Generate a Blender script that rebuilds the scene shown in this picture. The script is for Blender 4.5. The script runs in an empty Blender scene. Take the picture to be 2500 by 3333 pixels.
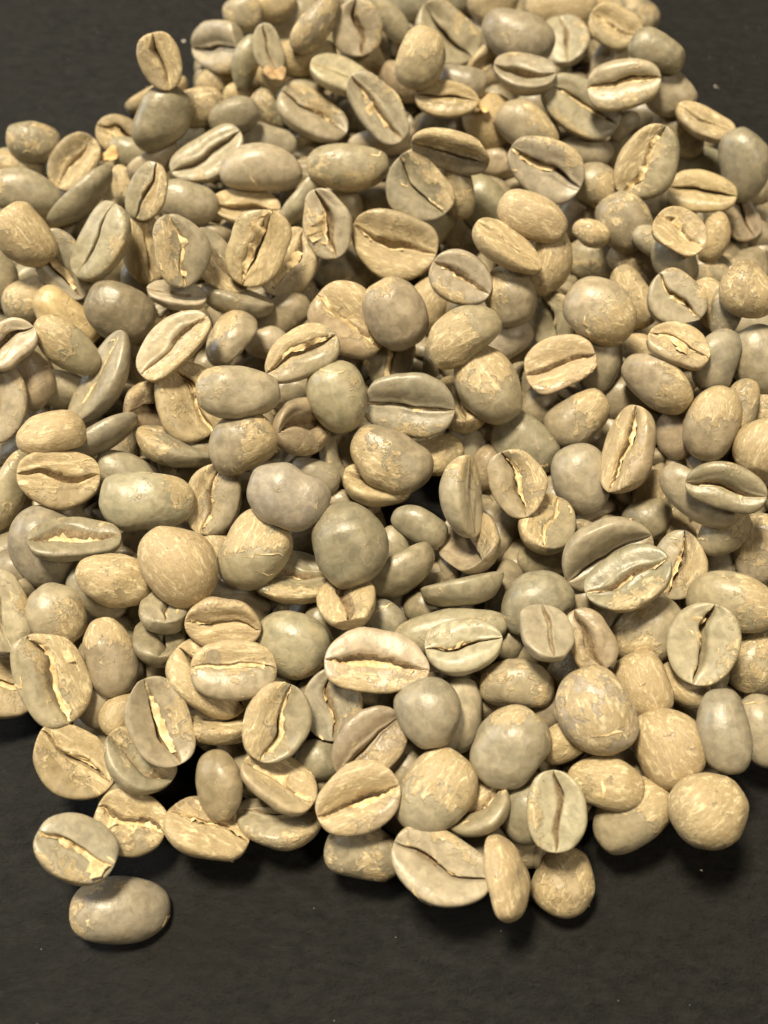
# Green (unroasted) coffee beans heaped on a dark slate board, close-up.
import bpy, bmesh, math
import numpy as np
from mathutils import noise as mnoise
from mathutils import Vector, Matrix, Euler

scene = bpy.context.scene
COL = scene.collection

# ------------------------------------------------------------------ camera
cam_d = bpy.data.cameras.new("camera")
cam = bpy.data.objects.new("camera", cam_d); COL.objects.link(cam)
PITCH, DIST = math.radians(62), 0.160
cam.location = (0, -DIST * math.cos(PITCH), DIST * math.sin(PITCH))
cam.rotation_euler = (math.radians(90) - PITCH, 0, 0)
cam_d.sensor_fit = 'VERTICAL'
cam_d.angle = math.radians(50)
cam_d.clip_start = 0.005; cam_d.clip_end = 20
cam_d.dof.use_dof = True
cam_d.dof.focus_distance = 0.142
cam_d.dof.aperture_fstop = 14
scene.camera = cam

# ------------------------------------------------------------------ light and exposure (indoor, warm)
world = bpy.data.worlds.new("World"); scene.world = world
world.use_nodes = True
bg = world.node_tree.nodes["Background"]
bg.inputs[0].default_value = (1.0, .86, .66, 1); bg.inputs[1].default_value = 0.07

def area(name, loc, target, size, power, color):
    l = bpy.data.lights.new(name, 'AREA'); l.shape = 'RECTANGLE'
    l.size, l.size_y = size; l.energy = power; l.color = color
    o = bpy.data.objects.new(name, l); COL.objects.link(o)
    o.location = loc
    o.rotation_euler = (Vector(target) - Vector(loc)).to_track_quat('-Z', 'Y').to_euler()
    return o
area("ceiling_lamp", (-0.16, 0.16, 0.80), (0, 0.02, 0), (0.17, 0.14), 14.0, (1.0, .87, .64))
area("room_lamp", (0.34, -0.30, 0.66), (0, 0.02, 0), (0.12, 0.12), 1.6, (1.0, .86, .64))
area("window_light", (-0.85, 0.30, 0.42), (0, 0.02, 0), (0.5, 0.4), 4.2, (.90, .95, 1.0))
scene.view_settings.view_transform = 'Standard'
scene.view_settings.look = 'None'
scene.view_settings.exposure = 0.0
scene.view_settings.gamma = 1.0

# ------------------------------------------------------------------ helpers
def link(name, me, parent=None):
    o = bpy.data.objects.new(name, me); COL.objects.link(o)
    if parent: o.parent = parent
    return o

def mesh_from(name, P, quads, mats, mat_idx=None, smooth=True):
    me = bpy.data.meshes.new(name)
    P = np.asarray(P, np.float32).reshape(-1, 3); quads = np.asarray(quads, np.int32)
    n = len(quads); k = quads.shape[1]
    me.vertices.add(len(P)); me.vertices.foreach_set('co', P.ravel())
    me.loops.add(n * k); me.loops.foreach_set('vertex_index', quads.ravel())
    me.polygons.add(n)
    me.polygons.foreach_set('loop_start', np.arange(n, dtype=np.int32) * k)
    me.polygons.foreach_set('loop_total', np.full(n, k, np.int32))
    for m in mats: me.materials.append(m)
    if mat_idx is not None: me.polygons.foreach_set('material_index', np.asarray(mat_idx, np.int32))
    me.polygons.foreach_set('use_smooth', np.full(n, smooth))
    me.update(calc_edges=True)
    return me

class NT:
    """small node-tree writer"""
    def __init__(s, name):
        s.m = bpy.data.materials.new(name); s.m.use_nodes = True
        s.t = s.m.node_tree; s.t.nodes.clear()
        s.out = s.n('ShaderNodeOutputMaterial'); s.b = s.n('ShaderNodeBsdfPrincipled')
        s.l(s.b.outputs[0], s.out.inputs[0])
    def n(s, kind, **kw):
        x = s.t.nodes.new(kind)
        for k, v in kw.items(): setattr(x, k, v)
        return x
    def l(s, a, b): s.t.links.new(a, b)
    def put(s, sock, v):
        if hasattr(v, 'is_output'): s.l(v, sock)
        else: sock.default_value = v
    def math(s, op, a, b=0.0, c=0.0, clamp=False):
        x = s.n('ShaderNodeMath', operation=op, use_clamp=clamp)
        s.put(x.inputs[0], a); s.put(x.inputs[1], b); s.put(x.inputs[2], c)
        return x.outputs[0]
    def vmath(s, op, a, b=(0, 0, 0)):
        x = s.n('ShaderNodeVectorMath', operation=op)
        s.put(x.inputs[0], a); s.put(x.inputs[1], b)
        return x.outputs['Value'] if op == 'DOT_PRODUCT' else x.outputs[0]
    def noise(s, vec, scale, detail=4, rough=.55, dist=0.0):
        x = s.n('ShaderNodeTexNoise'); s.l(vec, x.inputs['Vector'])
        x.inputs['Scale'].default_value = scale; x.inputs['Detail'].default_value = detail
        x.inputs['Roughness'].default_value = rough; x.inputs['Distortion'].default_value = dist
        return x.outputs['Fac']
    def mapr(s, v, a, b, c=0.0, d=1.0, kind='LINEAR'):
        x = s.n('ShaderNodeMapRange', interpolation_type=kind); x.clamp = True
        s.put(x.inputs['Value'], v)
        for k, q in zip(('From Min', 'From Max', 'To Min', 'To Max'), (a, b, c, d)): s.put(x.inputs[k], q)
        return x.outputs['Result']
    def mix(s, f, a, b):
        x = s.n('ShaderNodeMix', data_type='RGBA')
        s.put(x.inputs[0], f); s.put(x.inputs[6], a); s.put(x.inputs[7], b)
        return x.outputs[2]
    def bump(s, h, dist, strength=1.0, normal=None):
        x = s.n('ShaderNodeBump'); x.inputs['Strength'].default_value = strength
        x.inputs['Distance'].default_value = dist
        s.l(h, x.inputs['Height'])
        if normal: s.l(normal, x.inputs['Normal'])
        return x.outputs[0]

# ------------------------------------------------------------------ materials
def slate_material():
    t = NT("slate"); tc = t.n('ShaderNodeTexCoord'); ob = tc.outputs['Object']
    mp = t.n('ShaderNodeMapping'); t.l(ob, mp.inputs[0])
    mp.inputs['Rotation'].default_value = (0, 0, math.radians(34)); mp.inputs['Scale'].default_value = (.55, 1.25, 1)
    a = t.noise(mp.outputs[0], 330, 9, .70, .25)
    f = t.noise(mp.outputs[0], 800, 6, .72, .3)
    g = t.noise(ob, 3500, 3, .7)
    big = t.noise(ob, 45, 4, .55, .4)
    base = t.mix(t.mapr(a, .35, .7), (.0042, .0043, .0041, 1), (.0100, .0097, .0086, 1))
    base = t.mix(t.mapr(f, .42, .75, 0, .75), base, (.026, .0255, .0225, 1))
    base = t.mix(t.mapr(big, .45, .7, 0, .4), base, (.0140, .0132, .0115, 1))
    speck = t.mapr(g, .74, .78, 0, .25)
    base = t.mix(speck, base, (.10, .095, .085, 1))
    t.l(base, t.b.inputs['Base Color'])
    t.put(t.b.inputs['Roughness'], t.mapr(f, .3, .7, .52, .72))
    t.b.inputs['Specular IOR Level'].default_value = .27
    n1 = t.bump(a, .0013, .7)
    n2 = t.bump(t.noise(ob, 1500, 5, .7), .00045, .75, n1)
    n3 = t.bump(g, .00014, .7, n2)
    t.l(n3, t.b.inputs['Normal'])
    return t.m

def bean_material():
    """grey-green endosperm with torn patches of papery silver skin; every object reads its own colour, skin cover and side"""
    t = NT("green_coffee_bean")
    tc = t.n('ShaderNodeTexCoord'); oi = t.n('ShaderNodeObjectInfo')
    def attr(nm):
        x = t.n('ShaderNodeAttribute', attribute_type='OBJECT', attribute_name=nm); return x
    tint = attr('tint').outputs['Color']; skin = attr('skin').outputs['Fac']; sdir = attr('skin_side').outputs['Vector']
    papr = attr('papery').outputs['Fac']
    P = t.vmath('SCALE', tc.outputs['Object']); P.node.inputs['Scale'].default_value = 1000.0       # millimetres
    seed = t.math('MULTIPLY', oi.outputs['Random'], 173.0)
    cmb = t.n('ShaderNodeCombineXYZ'); t.l(seed, cmb.inputs[0]); t.l(t.math('MULTIPLY', seed, .37), cmb.inputs[1]); t.l(t.math('MULTIPLY', seed, .71), cmb.inputs[2])
    Q = t.vmath('ADD', P, cmb.outputs[0])
    # silver-skin cover
    n0 = t.noise(Q, .30, 3, .5, .5)
    n1 = t.noise(Q, .85, 7, .62, .9)
    nn = t.math('ADD', t.math('MULTIPLY', n0, .55), t.math('MULTIPLY', n1, .45))
    side = t.math('MULTIPLY', t.vmath('DOT_PRODUCT', P, sdir), .045)
    nn = t.math('ADD', nn, side)
    thr = t.mapr(skin, 0, 1, .67, .33)
    dlt = t.math('SUBTRACT', nn, thr)
    mask = t.math('MULTIPLY', t.mapr(dlt, -.006, t.mapr(n0, .4, .6, .012, .05), 0, 1, 'SMOOTHSTEP'), t.mapr(t.noise(Q, .9, 4, .6), .35, .65, .62, 1.0))
    edge = t.mapr(t.math('ABSOLUTE', t.math('SUBTRACT', dlt, .010)), 0, .018, 1, 0)
    edge = t.math('MULTIPLY', edge, mask)
    # skin texture: crumpled fibres along the bean
    mp = t.n('ShaderNodeMapping'); t.l(Q, mp.inputs[0]); mp.inputs['Scale'].default_value = (.45, 1.5, 1.5)
    fib = t.noise(mp.outputs[0], 1.0, 6, .66, 2.2)
    fine = t.noise(mp.outputs[0], 2.6, 6, .72, 1.2)
    vein = t.n('ShaderNodeTexVoronoi', feature='DISTANCE_TO_EDGE'); t.l(Q, vein.inputs['Vector']); vein.inputs['Scale'].default_value = .42
    wob = t.vmath('ADD', Q, (0, 0, 0))
    crumple = t.mapr(t.math('ABSOLUTE', t.math('SUBTRACT', fib, .5)), 0, .16)
    flake = t.noise(mp.outputs[0], .95, 6, .68, .9)
    cream = (.63, .505, .290, 1); tan = (.335, .265, .155, 1)
    sk = t.mix(t.mapr(fine, .32, .68), tan, cream)
    sk = t.mix(t.mapr(crumple, 0, .8, .62, 0), sk, (.30, .215, .105, 1))
    sk = t.mix(t.mapr(flake, .52, .66, 0, .85), sk, (.84, .72, .46, 1))
    sk = t.mix(t.math('MULTIPLY', papr, .55), sk, tint)
    # bare bean
    big = t.noise(Q, .38, 4, .55, .3)
    mott = t.noise(Q, .75, 4, .55, .6)
    gr = t.mix(t.mapr(big, .38, .62, .0, .55), tint, t.mix(.5, tint, (.40, .325, .215, 1)))
    hs = t.n('ShaderNodeHueSaturation'); t.l(gr, hs.inputs['Color'])
    t.put(hs.inputs['Value'], t.mapr(mott, .32, .68, .78, 1.18)); hs.inputs['Saturation'].default_value = .95
    gr = hs.outputs[0]
    film = t.mapr(t.noise(Q, 1.1, 6, .65, 1.2), .56, .72, 0, .38)          # thin film of skin still stuck on
    gr = t.mix(film, gr, (.52, .42, .27, 1))
    fleck = t.mapr(t.noise(Q, 2.3, 6, .72, 1.0), .665, .69, 0, .85)        # little torn shreds
    gr = t.mix(fleck, gr, (.72, .60, .38, 1))
    col = t.mix(mask, gr, sk)
    col = t.mix(t.math('MULTIPLY', edge, .40), col, (.78, .65, .42, 1))
    t.l(col, t.b.inputs['Base Color'])
    t.put(t.b.inputs['Roughness'], t.math('ADD', t.mapr(mott, .3, .7, .33, .44), t.math('MULTIPLY', mask, .24)))
    t.b.inputs['Specular IOR Level'].default_value = .5
    t.b.inputs['Subsurface Weight'].default_value = .12; t.b.inputs['Subsurface Radius'].default_value = (1.0, .7, .4); t.b.inputs['Subsurface Scale'].default_value = .0009
    h = t.math('ADD', t.math('MULTIPLY', mask, .22), t.math('MULTIPLY', t.math('MULTIPLY', mask, fib), 1.0))
    h = t.math('ADD', h, t.math('MULTIPLY', edge, .2))
    h = t.math('ADD', h, t.math('MULTIPLY', fleck, .6))
    h = t.math('ADD', h, t.math('MULTIPLY', t.noise(Q, .8, 4, .55), .9))
    h = t.math('ADD', h, t.math('MULTIPLY', t.math('MULTIPLY', fine, mask), .25))
    t.l(t.bump(h, .00013, .9), t.b.inputs['Normal'])
    return t.m

def simple(name, c1, c2, scale, rough, bump=.0001):
    t = NT(name); tc = t.n('ShaderNodeTexCoord')
    n = t.noise(tc.outputs['Object'], scale, 5, .65, .6)
    t.l(t.mix(t.mapr(n, .35, .65), c1, c2), t.b.inputs['Base Color'])
    t.b.inputs['Roughness'].default_value = rough
    t.b.inputs['Specular IOR Level'].default_value = .3
    t.l(t.bump(n, bump, .7), t.b.inputs['Normal'])
    return t.m

M_SLATE = slate_material()
M_BEAN = bean_material()
M_CREASE = simple("crease_lining", (.16, .115, .065, 1), (.38, .29, .175, 1), 1600, .75)
M_CHAFF = simple("papery_chaff", (.44, .31, .145, 1), (.84, .70, .44, 1), 900, .7, .00008)
M_CRUMB = simple("pale_crumb", (.6, .56, .48, 1), (.8, .76, .68, 1), 3000, .5)

# ------------------------------------------------------------------ bean geometry
def bean_shape(L, W, seed, chaff=0, nu=64, nv=46, twin=None):
    """Vertices (nv+1 rings x nu) of a coffee bean in metres: long axis x, flat creased face +z, dome -z."""
    rg = np.random.default_rng(seed)
    T = W * rg.uniform(.50, .64)
    hf = T * rg.uniform(.24, .32); hd = T - hf
    s = (np.arange(nu) / nu) * 2 - 1
    u = np.pi * (.42 * s + .58 * s ** 3)                 # rows crowd together along the crease
    v = np.linspace(0, 1, nv + 1)
    vv = np.pi * (v + .035 * np.sin(2 * np.pi * v) * -1)
    U, V = np.meshgrid(u, vv)
    X = -np.cos(V); S = np.clip(np.sin(V), 1e-4, 1)
    R = S ** rg.uniform(.70, .92)
    R = R * (1 + rg.uniform(-.13, .13) * X)
    cu, su = np.cos(U), np.sin(U)
    e = rg.uniform(.88, 1.0)
    Y = R * np.sign(su) * np.abs(su) ** e
    face = np.clip(cu, 0, 1); dome = np.clip(-cu, 0, 1)
    Z = hf * (face ** .62) * (S ** .55) - hd * (dome ** .95) * R
    Z = Z / W
    # the long axis bows a little, and the face dishes or swells
    Z += rg.uniform(-.01, .07) * (X * X - .4) * .6
    Z += face * rg.uniform(-.05, .03) * (1 - X * X)
    Y = Y * .5
    # crease: wandering slit with one lip higher than the other
    ph = rg.uniform(-.5, .5); amp = rg.uniform(.01, .065) * rg.choice([-1, 1]); off = rg.uniform(-.07, .07)
    yc = amp * np.sin(1.35 * np.pi * X + ph) * (1 - .25 * X * X) + off
    yc += .006 * np.sin(9 * X + rg.uniform(0, 6)) + .004 * np.sin(17 * X + rg.uniform(0, 6))
    fm = np.where(cu > 0, 1., 0.) * face ** .5
    op = rg.uniform(.030, .058) + .012 * (chaff >= 2) * rg.uniform(.3, 1.3)
    opn = rg.choice([.4, .7, 1.1, 1.5, 2.0])
    wsl = op * (.55 + opn * np.clip(1 - X * X, 0, 1) * (1 + .35 * np.sin(2 * X + rg.uniform(0, 6)))) * (.75 + .45 * np.sin(2.1 * X + rg.uniform(0, 6)) ** 2 + .12 * np.sin(7 * X + rg.uniform(0, 6)))
    wx = np.clip(1 - X ** 4, 0, 1) ** .4
    slit = np.exp(-(np.abs(U) / wsl) ** 3.0)
    depth = rg.uniform(.18, .27) * wx * (S ** .45)
    vall = np.exp(-(U / rg.uniform(.36, .66)) ** 2) * rg.uniform(.06, .17) * wx
    lip = np.tanh(U / .09) * np.exp(-(U / .7) ** 2) * rg.uniform(.01, .045) * rg.choice([-1, 1]) * wx
    rim = np.exp(-((np.abs(U) - 3.0 * wsl) / (1.6 * wsl)) ** 2) * rg.uniform(.0, .03) * wx
    Y = Y + yc * fm * (1 - np.clip(np.abs(Y) / .5, 0, 1) ** 2) * S ** .5
    Z = Z - slit * depth - vall * (S ** .5) + lip * (S ** .5) + rim * S
    Y = Y + slit * depth * rg.uniform(.25, .6) * rg.choice([-1, 1])
    bend = rg.uniform(-.11, .11) * (1.5 if rg.uniform() < .3 else 1)
    Y = Y + bend * (X * X - .4) * S ** .3      # some curl like a kidney
    # pinch the tips where the crease runs out
    P = np.stack([X * L / 2, Y * W, Z * W], -1)
    # slow dents and swellings, and a finer wrinkle
    N = np.stack([X * .5, Y * 2, np.where(cu > 0, .5, 1) * np.sign(cu) * np.abs(cu)], -1)
    N /= np.linalg.norm(N, axis=-1, keepdims=True) + 1e-9
    Q = np.stack([X, Y * 1.5, Z * 1.5], -1)
    d = np.zeros_like(X)
    for k in range(6):
        f = rg.normal(size=3) * rg.uniform(1.2, 3.0)
        d += np.sin(Q @ f + rg.uniform(0, 6.28)) * rg.uniform(.2, 1) * .019
    for k in range(8):
        f = rg.normal(size=3) * rg.uniform(4, 9)
        d += np.sin(Q @ f + rg.uniform(0, 6.28)) * rg.uniform(.2, 1) * .0032
    d = d * S ** .7
    # a flat or two where the bean was pressed against its twin or the husk
    P = P + N * d[..., None] * W
    for k in range(rg.integers(0, 3)):
        n = rg.normal(size=3); n[2] = -abs(n[2]); n /= np.linalg.norm(n)
        h = P.reshape(-1, 3) @ n
        lim = h.max() * rg.uniform(.87, .96)
        ex = np.clip(P @ n - lim, 0, None)
        P = P - (ex * .65)[..., None] * n
    c = (P.reshape(-1, 3).max(0) + P.reshape(-1, 3).min(0)) / 2
    P = P - c
    return P, U, wsl

# x y z (mm), rotation (deg), length, width (mm), look, side the skin clings to, chaff, shape seed, label
BEANS = [
(-31.48,-55.49,3.21,-171.3,12.3,3.8,11.89,7.85,'l',-0.85,-0.53,0.00,0,1000,'smooth pale grey bean, dome up, lying lowest of all on the bare slate'),
(-36.12,-49.83,9.35,-16.2,18.1,-23.0,9.63,7.58,'p',0.00,-1.00,0.00,3,1001,'pale grey bean, crease up, upper left of the lone bean at the bottom left'),
(-30.96,-46.00,5.39,-0.6,15.8,-17.6,8.73,7.78,'y',0.00,1.00,0.00,3,1002,'half-buried yellow-skinned bean, crease up, just above the lone bean at the bottom left'),
(-30.58,-39.48,7.96,-29.4,18.6,-32.4,9.52,7.37,'m',0.00,1.00,0.00,2,1003,'patchy bean, on edge, lower left of the steep pale creased bean'),
(-27.59,-34.89,10.64,-10.9,20.3,-63.8,11.21,7.81,'p',0.00,1.00,0.00,2,1004,'pale grey bean with a steep crease, lying on top at the lower left'),
(-38.39,-39.08,7.54,-6.0,21.1,-32.2,10.93,7.97,'y',0.00,1.00,0.00,3,1005,'half-buried yellow-skinned bean, crease up, just below the big cracked bean at lower left'),
(-21.55,-46.95,5.68,-26.8,12.2,-18.2,10.54,8.13,'y',0.00,-1.00,0.00,3,1006,'half-buried yellow-skinned bean, on edge, upper right of the lone bean at the bottom left'),
(-20.18,-42.08,8.86,-155.8,15.3,-79.7,8.65,6.25,'r',0.00,0.00,0.00,0,1007,'brownish bean, dome up, lower left of the upright bean with jagged crease'),
(-12.85,-41.80,8.61,-25.3,11.6,-28.3,9.80,7.00,'y',0.00,1.00,0.00,3,1008,'yellow-skinned bean, on edge, just below the upright bean with jagged crease'),
(-12.76,-45.76,4.22,-37.9,5.1,1.1,10.68,7.96,'p',0.00,-1.00,0.00,1,1009,'half-buried pale grey bean, on edge, left of the ragged-creased wrinkled bean'),
(-3.09,-44.09,10.75,8.0,-3.3,19.8,10.29,8.32,'t',0.00,1.00,0.00,3,1010,"wrinkled tan bean with a ragged rising crease, low in the heap's middle"),
(-2.46,-49.48,6.36,-159.7,3.2,-11.6,9.51,6.36,'m',0.00,0.00,0.00,0,1011,'half-buried patchy bean, dome up, just below the ragged-creased wrinkled bean'),
(6.04,-43.56,11.29,-173.1,-12.1,49.0,10.93,8.47,'m',0.98,-0.17,0.00,0,1012,'patchy bean, dome up, just above the big creased bean at the bottom edge'),
(6.52,-51.85,8.34,-1.8,1.4,-23.1,12.17,8.11,'p',0.00,1.00,0.00,2,1013,'large pale grey bean, long diagonal crease up, at the bottom edge of the heap'),
(14.52,-52.64,9.02,119.8,8.4,-79.9,9.93,6.98,'t',0.00,0.00,0.00,0,1014,'papery tan bean, on edge, left of the round tan bean at the lowest tip'),
(21.66,-52.48,4.31,177.1,-12.5,59.6,8.32,7.65,'y',0.00,0.00,0.00,0,1015,'round yellow-skinned bean at the lowest tip of the heap, under an upright creased bean'),
(20.24,-45.68,11.35,-8.2,-13.1,88.0,9.32,7.15,'p',0.00,1.00,0.00,1,1016,'upright pale bean with a straight vertical crease, near the bottom right'),
(17.15,-44.78,9.04,175.2,-14.0,79.8,8.84,6.63,'g',0.00,0.00,0.00,0,1017,'half-buried grey-green bean, dome up, left of the upright bean with straight crease'),
(11.61,-45.40,8.89,-32.3,-11.2,33.7,8.27,6.62,'m',0.00,1.00,0.00,2,1018,'half-buried patchy bean, on edge, upper right of the big creased bean at the bottom edge'),
(26.36,-42.18,10.79,-163.7,-7.6,-14.5,9.26,6.17,'y',0.00,0.00,0.00,0,1019,'yellow-skinned bean, dome up, upper right of the upright bean with straight crease'),
(29.61,-45.16,7.81,-176.3,-17.1,33.1,10.57,7.34,'m',0.98,-0.17,0.00,0,1020,'half-buried patchy bean, dome up, right of the upright bean with straight crease'),
(37.71,-45.82,12.44,-176.4,-20.0,27.6,9.03,8.49,'y',0.00,0.00,0.00,0,1021,'large round yellow-skinned bean, the lowest at the bottom right corner of the heap'),
(34.45,-37.97,11.16,-159.8,6.8,-60.8,9.93,8.26,'t',0.00,0.00,0.00,0,1022,'mottled tan papery dome at the lower right, above the round corner bean'),
(25.13,-34.72,14.54,-162.9,11.6,-64.9,10.81,8.94,'w',0.00,0.00,0.00,0,1023,'big pale-skinned dome whose torn skin leaves a grey window, lower right'),
(14.73,-38.64,13.30,-174.3,-16.1,48.3,10.31,8.34,'g',0.87,-0.50,0.00,0,1024,'grey-green oval dome with curly cream shreds at its top, below centre right'),
(5.57,-34.63,13.89,-169.0,14.0,-59.0,8.65,7.76,'l',0.00,0.00,0.00,0,1025,'lavender-grey bean, dome up, lower right of the long bean with a cream tuft'),
(9.27,-33.68,9.98,-154.0,-17.9,74.3,9.42,6.85,'p',0.00,0.00,0.00,1,1026,'pale grey bean, dome up, upper left of the grey dome with curly shreds'),
(-0.83,-28.11,13.33,6.0,2.4,-5.5,12.87,7.86,'p',0.00,-1.00,0.00,3,1027,'long pale bean, crease up, with a big cream tuft of chaff on it'),
(10.03,-26.14,12.91,-5.0,-7.4,7.9,9.66,7.24,'p',0.00,1.00,0.00,2,1028,'pale grey bean, crease up, right of the long bean with a cream tuft'),
(8.37,-23.00,11.24,-158.9,-6.8,8.1,14.68,5.64,'g',0.00,0.00,0.00,0,1029,'half-buried grey-green bean, dome up, just below the central torn-skinned dome'),
(-1.95,-37.14,9.88,20.6,-10.1,41.0,10.44,7.45,'r',0.00,-1.00,0.00,1,1030,'brownish bean, crease up, just above the ragged-creased wrinkled bean'),
(-13.00,-35.21,11.69,11.1,-14.2,69.4,9.77,7.86,'m',0.00,1.00,0.00,2,1031,'upright patchy bean with a jagged steep crease, lower left of centre'),
(-6.44,-32.03,9.07,-1.0,18.2,-84.7,8.95,7.74,'g',0.00,1.00,0.00,1,1032,'half-buried grey-green bean, crease up, lower left of the long bean with a cream tuft'),
(-7.94,-38.57,7.79,-164.7,3.2,0.9,6.26,5.12,'g',0.00,0.00,0.00,0,1033,'buried grey-green bean, dome up, upper left of the ragged-creased wrinkled bean'),
(-0.55,-31.37,7.98,-162.1,-2.9,9.6,6.12,4.95,'d',0.00,0.00,0.00,0,1034,'buried shade-tinted bean, dome up, just below the long bean with a cream tuft'),
(-11.66,-24.67,11.03,-163.6,14.3,-27.0,9.82,8.19,'g',0.64,0.77,-0.00,0,1035,'grey-green bean, dome up, upper right of the flat oval with level crease'),
(-4.49,-20.37,12.82,4.8,-29.1,-77.8,10.09,7.51,'y',0.00,-1.00,0.00,1,1036,'yellow-skinned bean, seen end-on, just below the big smooth dome at centre'),
(-0.09,-20.90,9.20,-143.8,15.6,-42.8,6.29,5.09,'g',0.00,0.00,0.00,0,1037,'half-buried grey-green bean, dome up, just above the long bean with a cream tuft'),
(-12.00,-15.50,9.73,-15.7,5.2,0.1,10.33,8.20,'g',0.00,-1.00,0.00,1,1038,'half-buried grey-green bean, on edge, lower left of the big smooth dome at centre'),
(-4.24,-13.52,16.97,-174.4,25.8,-73.3,11.23,9.35,'g',0.00,0.00,0.00,0,1039,'big smooth grey-green bean, dome up, at the centre of the heap'),
(-16.38,-13.54,14.87,-162.6,-20.7,63.3,10.90,9.24,'m',0.94,-0.34,0.00,0,1040,'patchy bean, dome up, lower left of the lavender-grey dome'),
(2.46,-14.93,10.39,-89.1,-13.6,29.3,10.43,7.15,'g',0.00,0.00,0.00,0,1041,'grey-green bean, on edge, lower right of the big smooth dome at centre'),
(10.32,-17.98,11.90,-65.3,-8.6,9.4,10.94,7.26,'g',0.00,0.00,0.00,1,1042,'grey-green bean, on edge, lower left of the plain grey oval dome'),
(12.00,-9.56,8.68,33.0,-22.7,-71.3,10.47,8.60,'r',0.00,1.00,0.00,1,1043,'half-buried brownish bean, seen end-on, lower left of the chaffy oval right of centre'),
(4.70,-7.51,9.87,-139.4,9.7,-23.2,7.97,4.86,'g',0.00,0.00,0.00,0,1044,'grey-green bean, dome up, lower right of the central torn-skinned dome'),
(9.80,-5.38,14.28,-59.0,28.4,-85.5,10.99,7.82,'p',-1.00,0.03,0.06,1,1045,'pale grey bean, on edge, left of the chaffy oval right of centre'),
(17.97,-2.79,13.54,17.2,25.3,-68.0,9.28,7.67,'m',0.00,1.00,0.00,3,1046,'upright patchy oval bean with chaffy crease, left of a plain oval dome'),
(21.66,-7.76,10.10,-2.1,-16.7,-110.9,9.82,7.58,'m',0.00,-1.00,0.00,3,1047,'patchy bean, seen end-on, lower right of the chaffy oval right of centre'),
(28.03,-13.28,15.13,53.4,-21.9,23.8,12.08,8.58,'g',0.00,-1.00,0.00,1,1048,'half-buried grey-green bean, on edge, upper left of the front twin creased bean'),
(30.82,-18.23,15.75,-3.9,-20.8,18.9,11.25,8.12,'g',0.00,-1.00,0.00,2,1049,'grey-green bean with open crease lying in front of its parallel twin, right of centre'),
(39.47,-13.01,9.28,-22.7,-28.2,73.5,9.34,7.62,'m',0.26,-0.93,-0.25,2,1050,'half-buried patchy bean, crease up, right of the front twin creased bean'),
(39.87,-7.55,17.48,-103.4,7.2,-42.0,11.30,5.65,'g',0.00,0.00,0.00,0,1051,'grey-green bean, on edge, lower left of the dark shaggy-creased bean at right'),
(44.21,-10.40,14.44,179.9,-31.7,55.9,7.80,5.88,'m',1.00,0.00,0.00,0,1052,'half-buried patchy bean, dome up, just below the dark shaggy-creased bean at right'),
(45.78,-12.06,8.72,178.8,-30.4,56.4,6.80,5.56,'g',0.00,0.00,0.00,0,1053,'buried grey-green bean, dome up, just above the bean with forked cream chaff'),
(49.10,-12.15,12.42,163.5,-27.6,84.7,9.55,6.65,'m',0.00,0.00,0.00,0,1054,'half-buried patchy bean, dome up, lower right of the dark shaggy-creased bean at right'),
(44.26,-19.70,12.75,-152.6,-9.5,-21.0,11.47,7.41,'m',0.91,-0.42,0.00,0,1055,'half-buried patchy bean, dome up, upper right of the bean with forked cream chaff'),
(39.68,-25.64,13.21,-14.9,-24.5,74.1,10.23,8.62,'p',0.00,-1.00,0.00,3,1056,'pale grey bean, crease upright, with forked cream chaff, at lower right'),
(47.39,-26.23,8.22,-175.5,-26.6,58.0,8.29,6.81,'m',0.00,0.00,0.00,0,1057,'half-buried patchy bean, dome up, right of the bean with forked cream chaff'),
(33.66,-23.15,10.97,-166.8,-21.9,24.8,9.88,7.64,'m',-0.98,-0.17,0.00,0,1058,'patchy bean, dome up, just above the small round tan bean'),
(31.84,-30.30,10.88,-161.3,13.5,-70.0,8.61,7.35,'t',0.00,0.00,0.00,0,1059,'small round tan papery bean, right above a mottled tan dome, lower right'),
(37.52,-29.89,9.88,-155.9,1.2,-42.3,7.23,4.63,'t',0.00,0.00,0.00,0,1060,'half-buried papery tan bean, dome up, right of the small round tan bean'),
(40.33,-36.85,13.73,-161.8,15.2,-85.0,10.24,6.39,'g',0.00,0.00,0.00,0,1061,'smooth upright kidney-shaped grey-green bean, dome up, at lower right'),
(47.13,-34.85,7.43,-158.8,13.3,-80.3,9.25,6.47,'g',0.00,0.00,0.00,0,1062,'half-buried grey-green bean, dome up, right of the smooth kidney-shaped dome'),
(25.36,-25.27,13.83,8.6,15.0,-64.5,8.14,6.07,'r',0.00,-1.00,0.00,1,1063,'brownish bean, crease up, upper left of the small round tan bean'),
(19.65,-25.81,15.99,-8.0,-19.5,-87.6,8.46,6.88,'g',0.00,0.00,0.00,0,1064,'grey-green bean, seen end-on, left of the bean with forked cream chaff'),
(19.06,-19.95,13.33,-164.5,-19.2,30.7,9.84,7.49,'g',0.00,0.00,0.00,0,1065,'half-buried grey-green bean, dome up, just below the plain grey oval dome'),
(23.87,-27.51,10.37,-172.0,-20.7,41.8,7.27,5.35,'m',0.00,0.00,0.00,0,1066,'half-buried patchy bean, dome up, upper left of the bean with a torn skin window'),
(16.48,-29.96,11.29,-160.3,-4.8,-7.0,9.29,5.96,'m',0.00,0.00,0.00,0,1067,'patchy bean, dome up, just above the grey dome with curly shreds'),
(20.55,-32.65,8.60,-171.3,-17.6,37.3,5.49,4.33,'d',0.00,0.00,0.00,0,1068,'buried shade-tinted bean, dome up, left of the bean with a torn skin window'),
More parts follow.
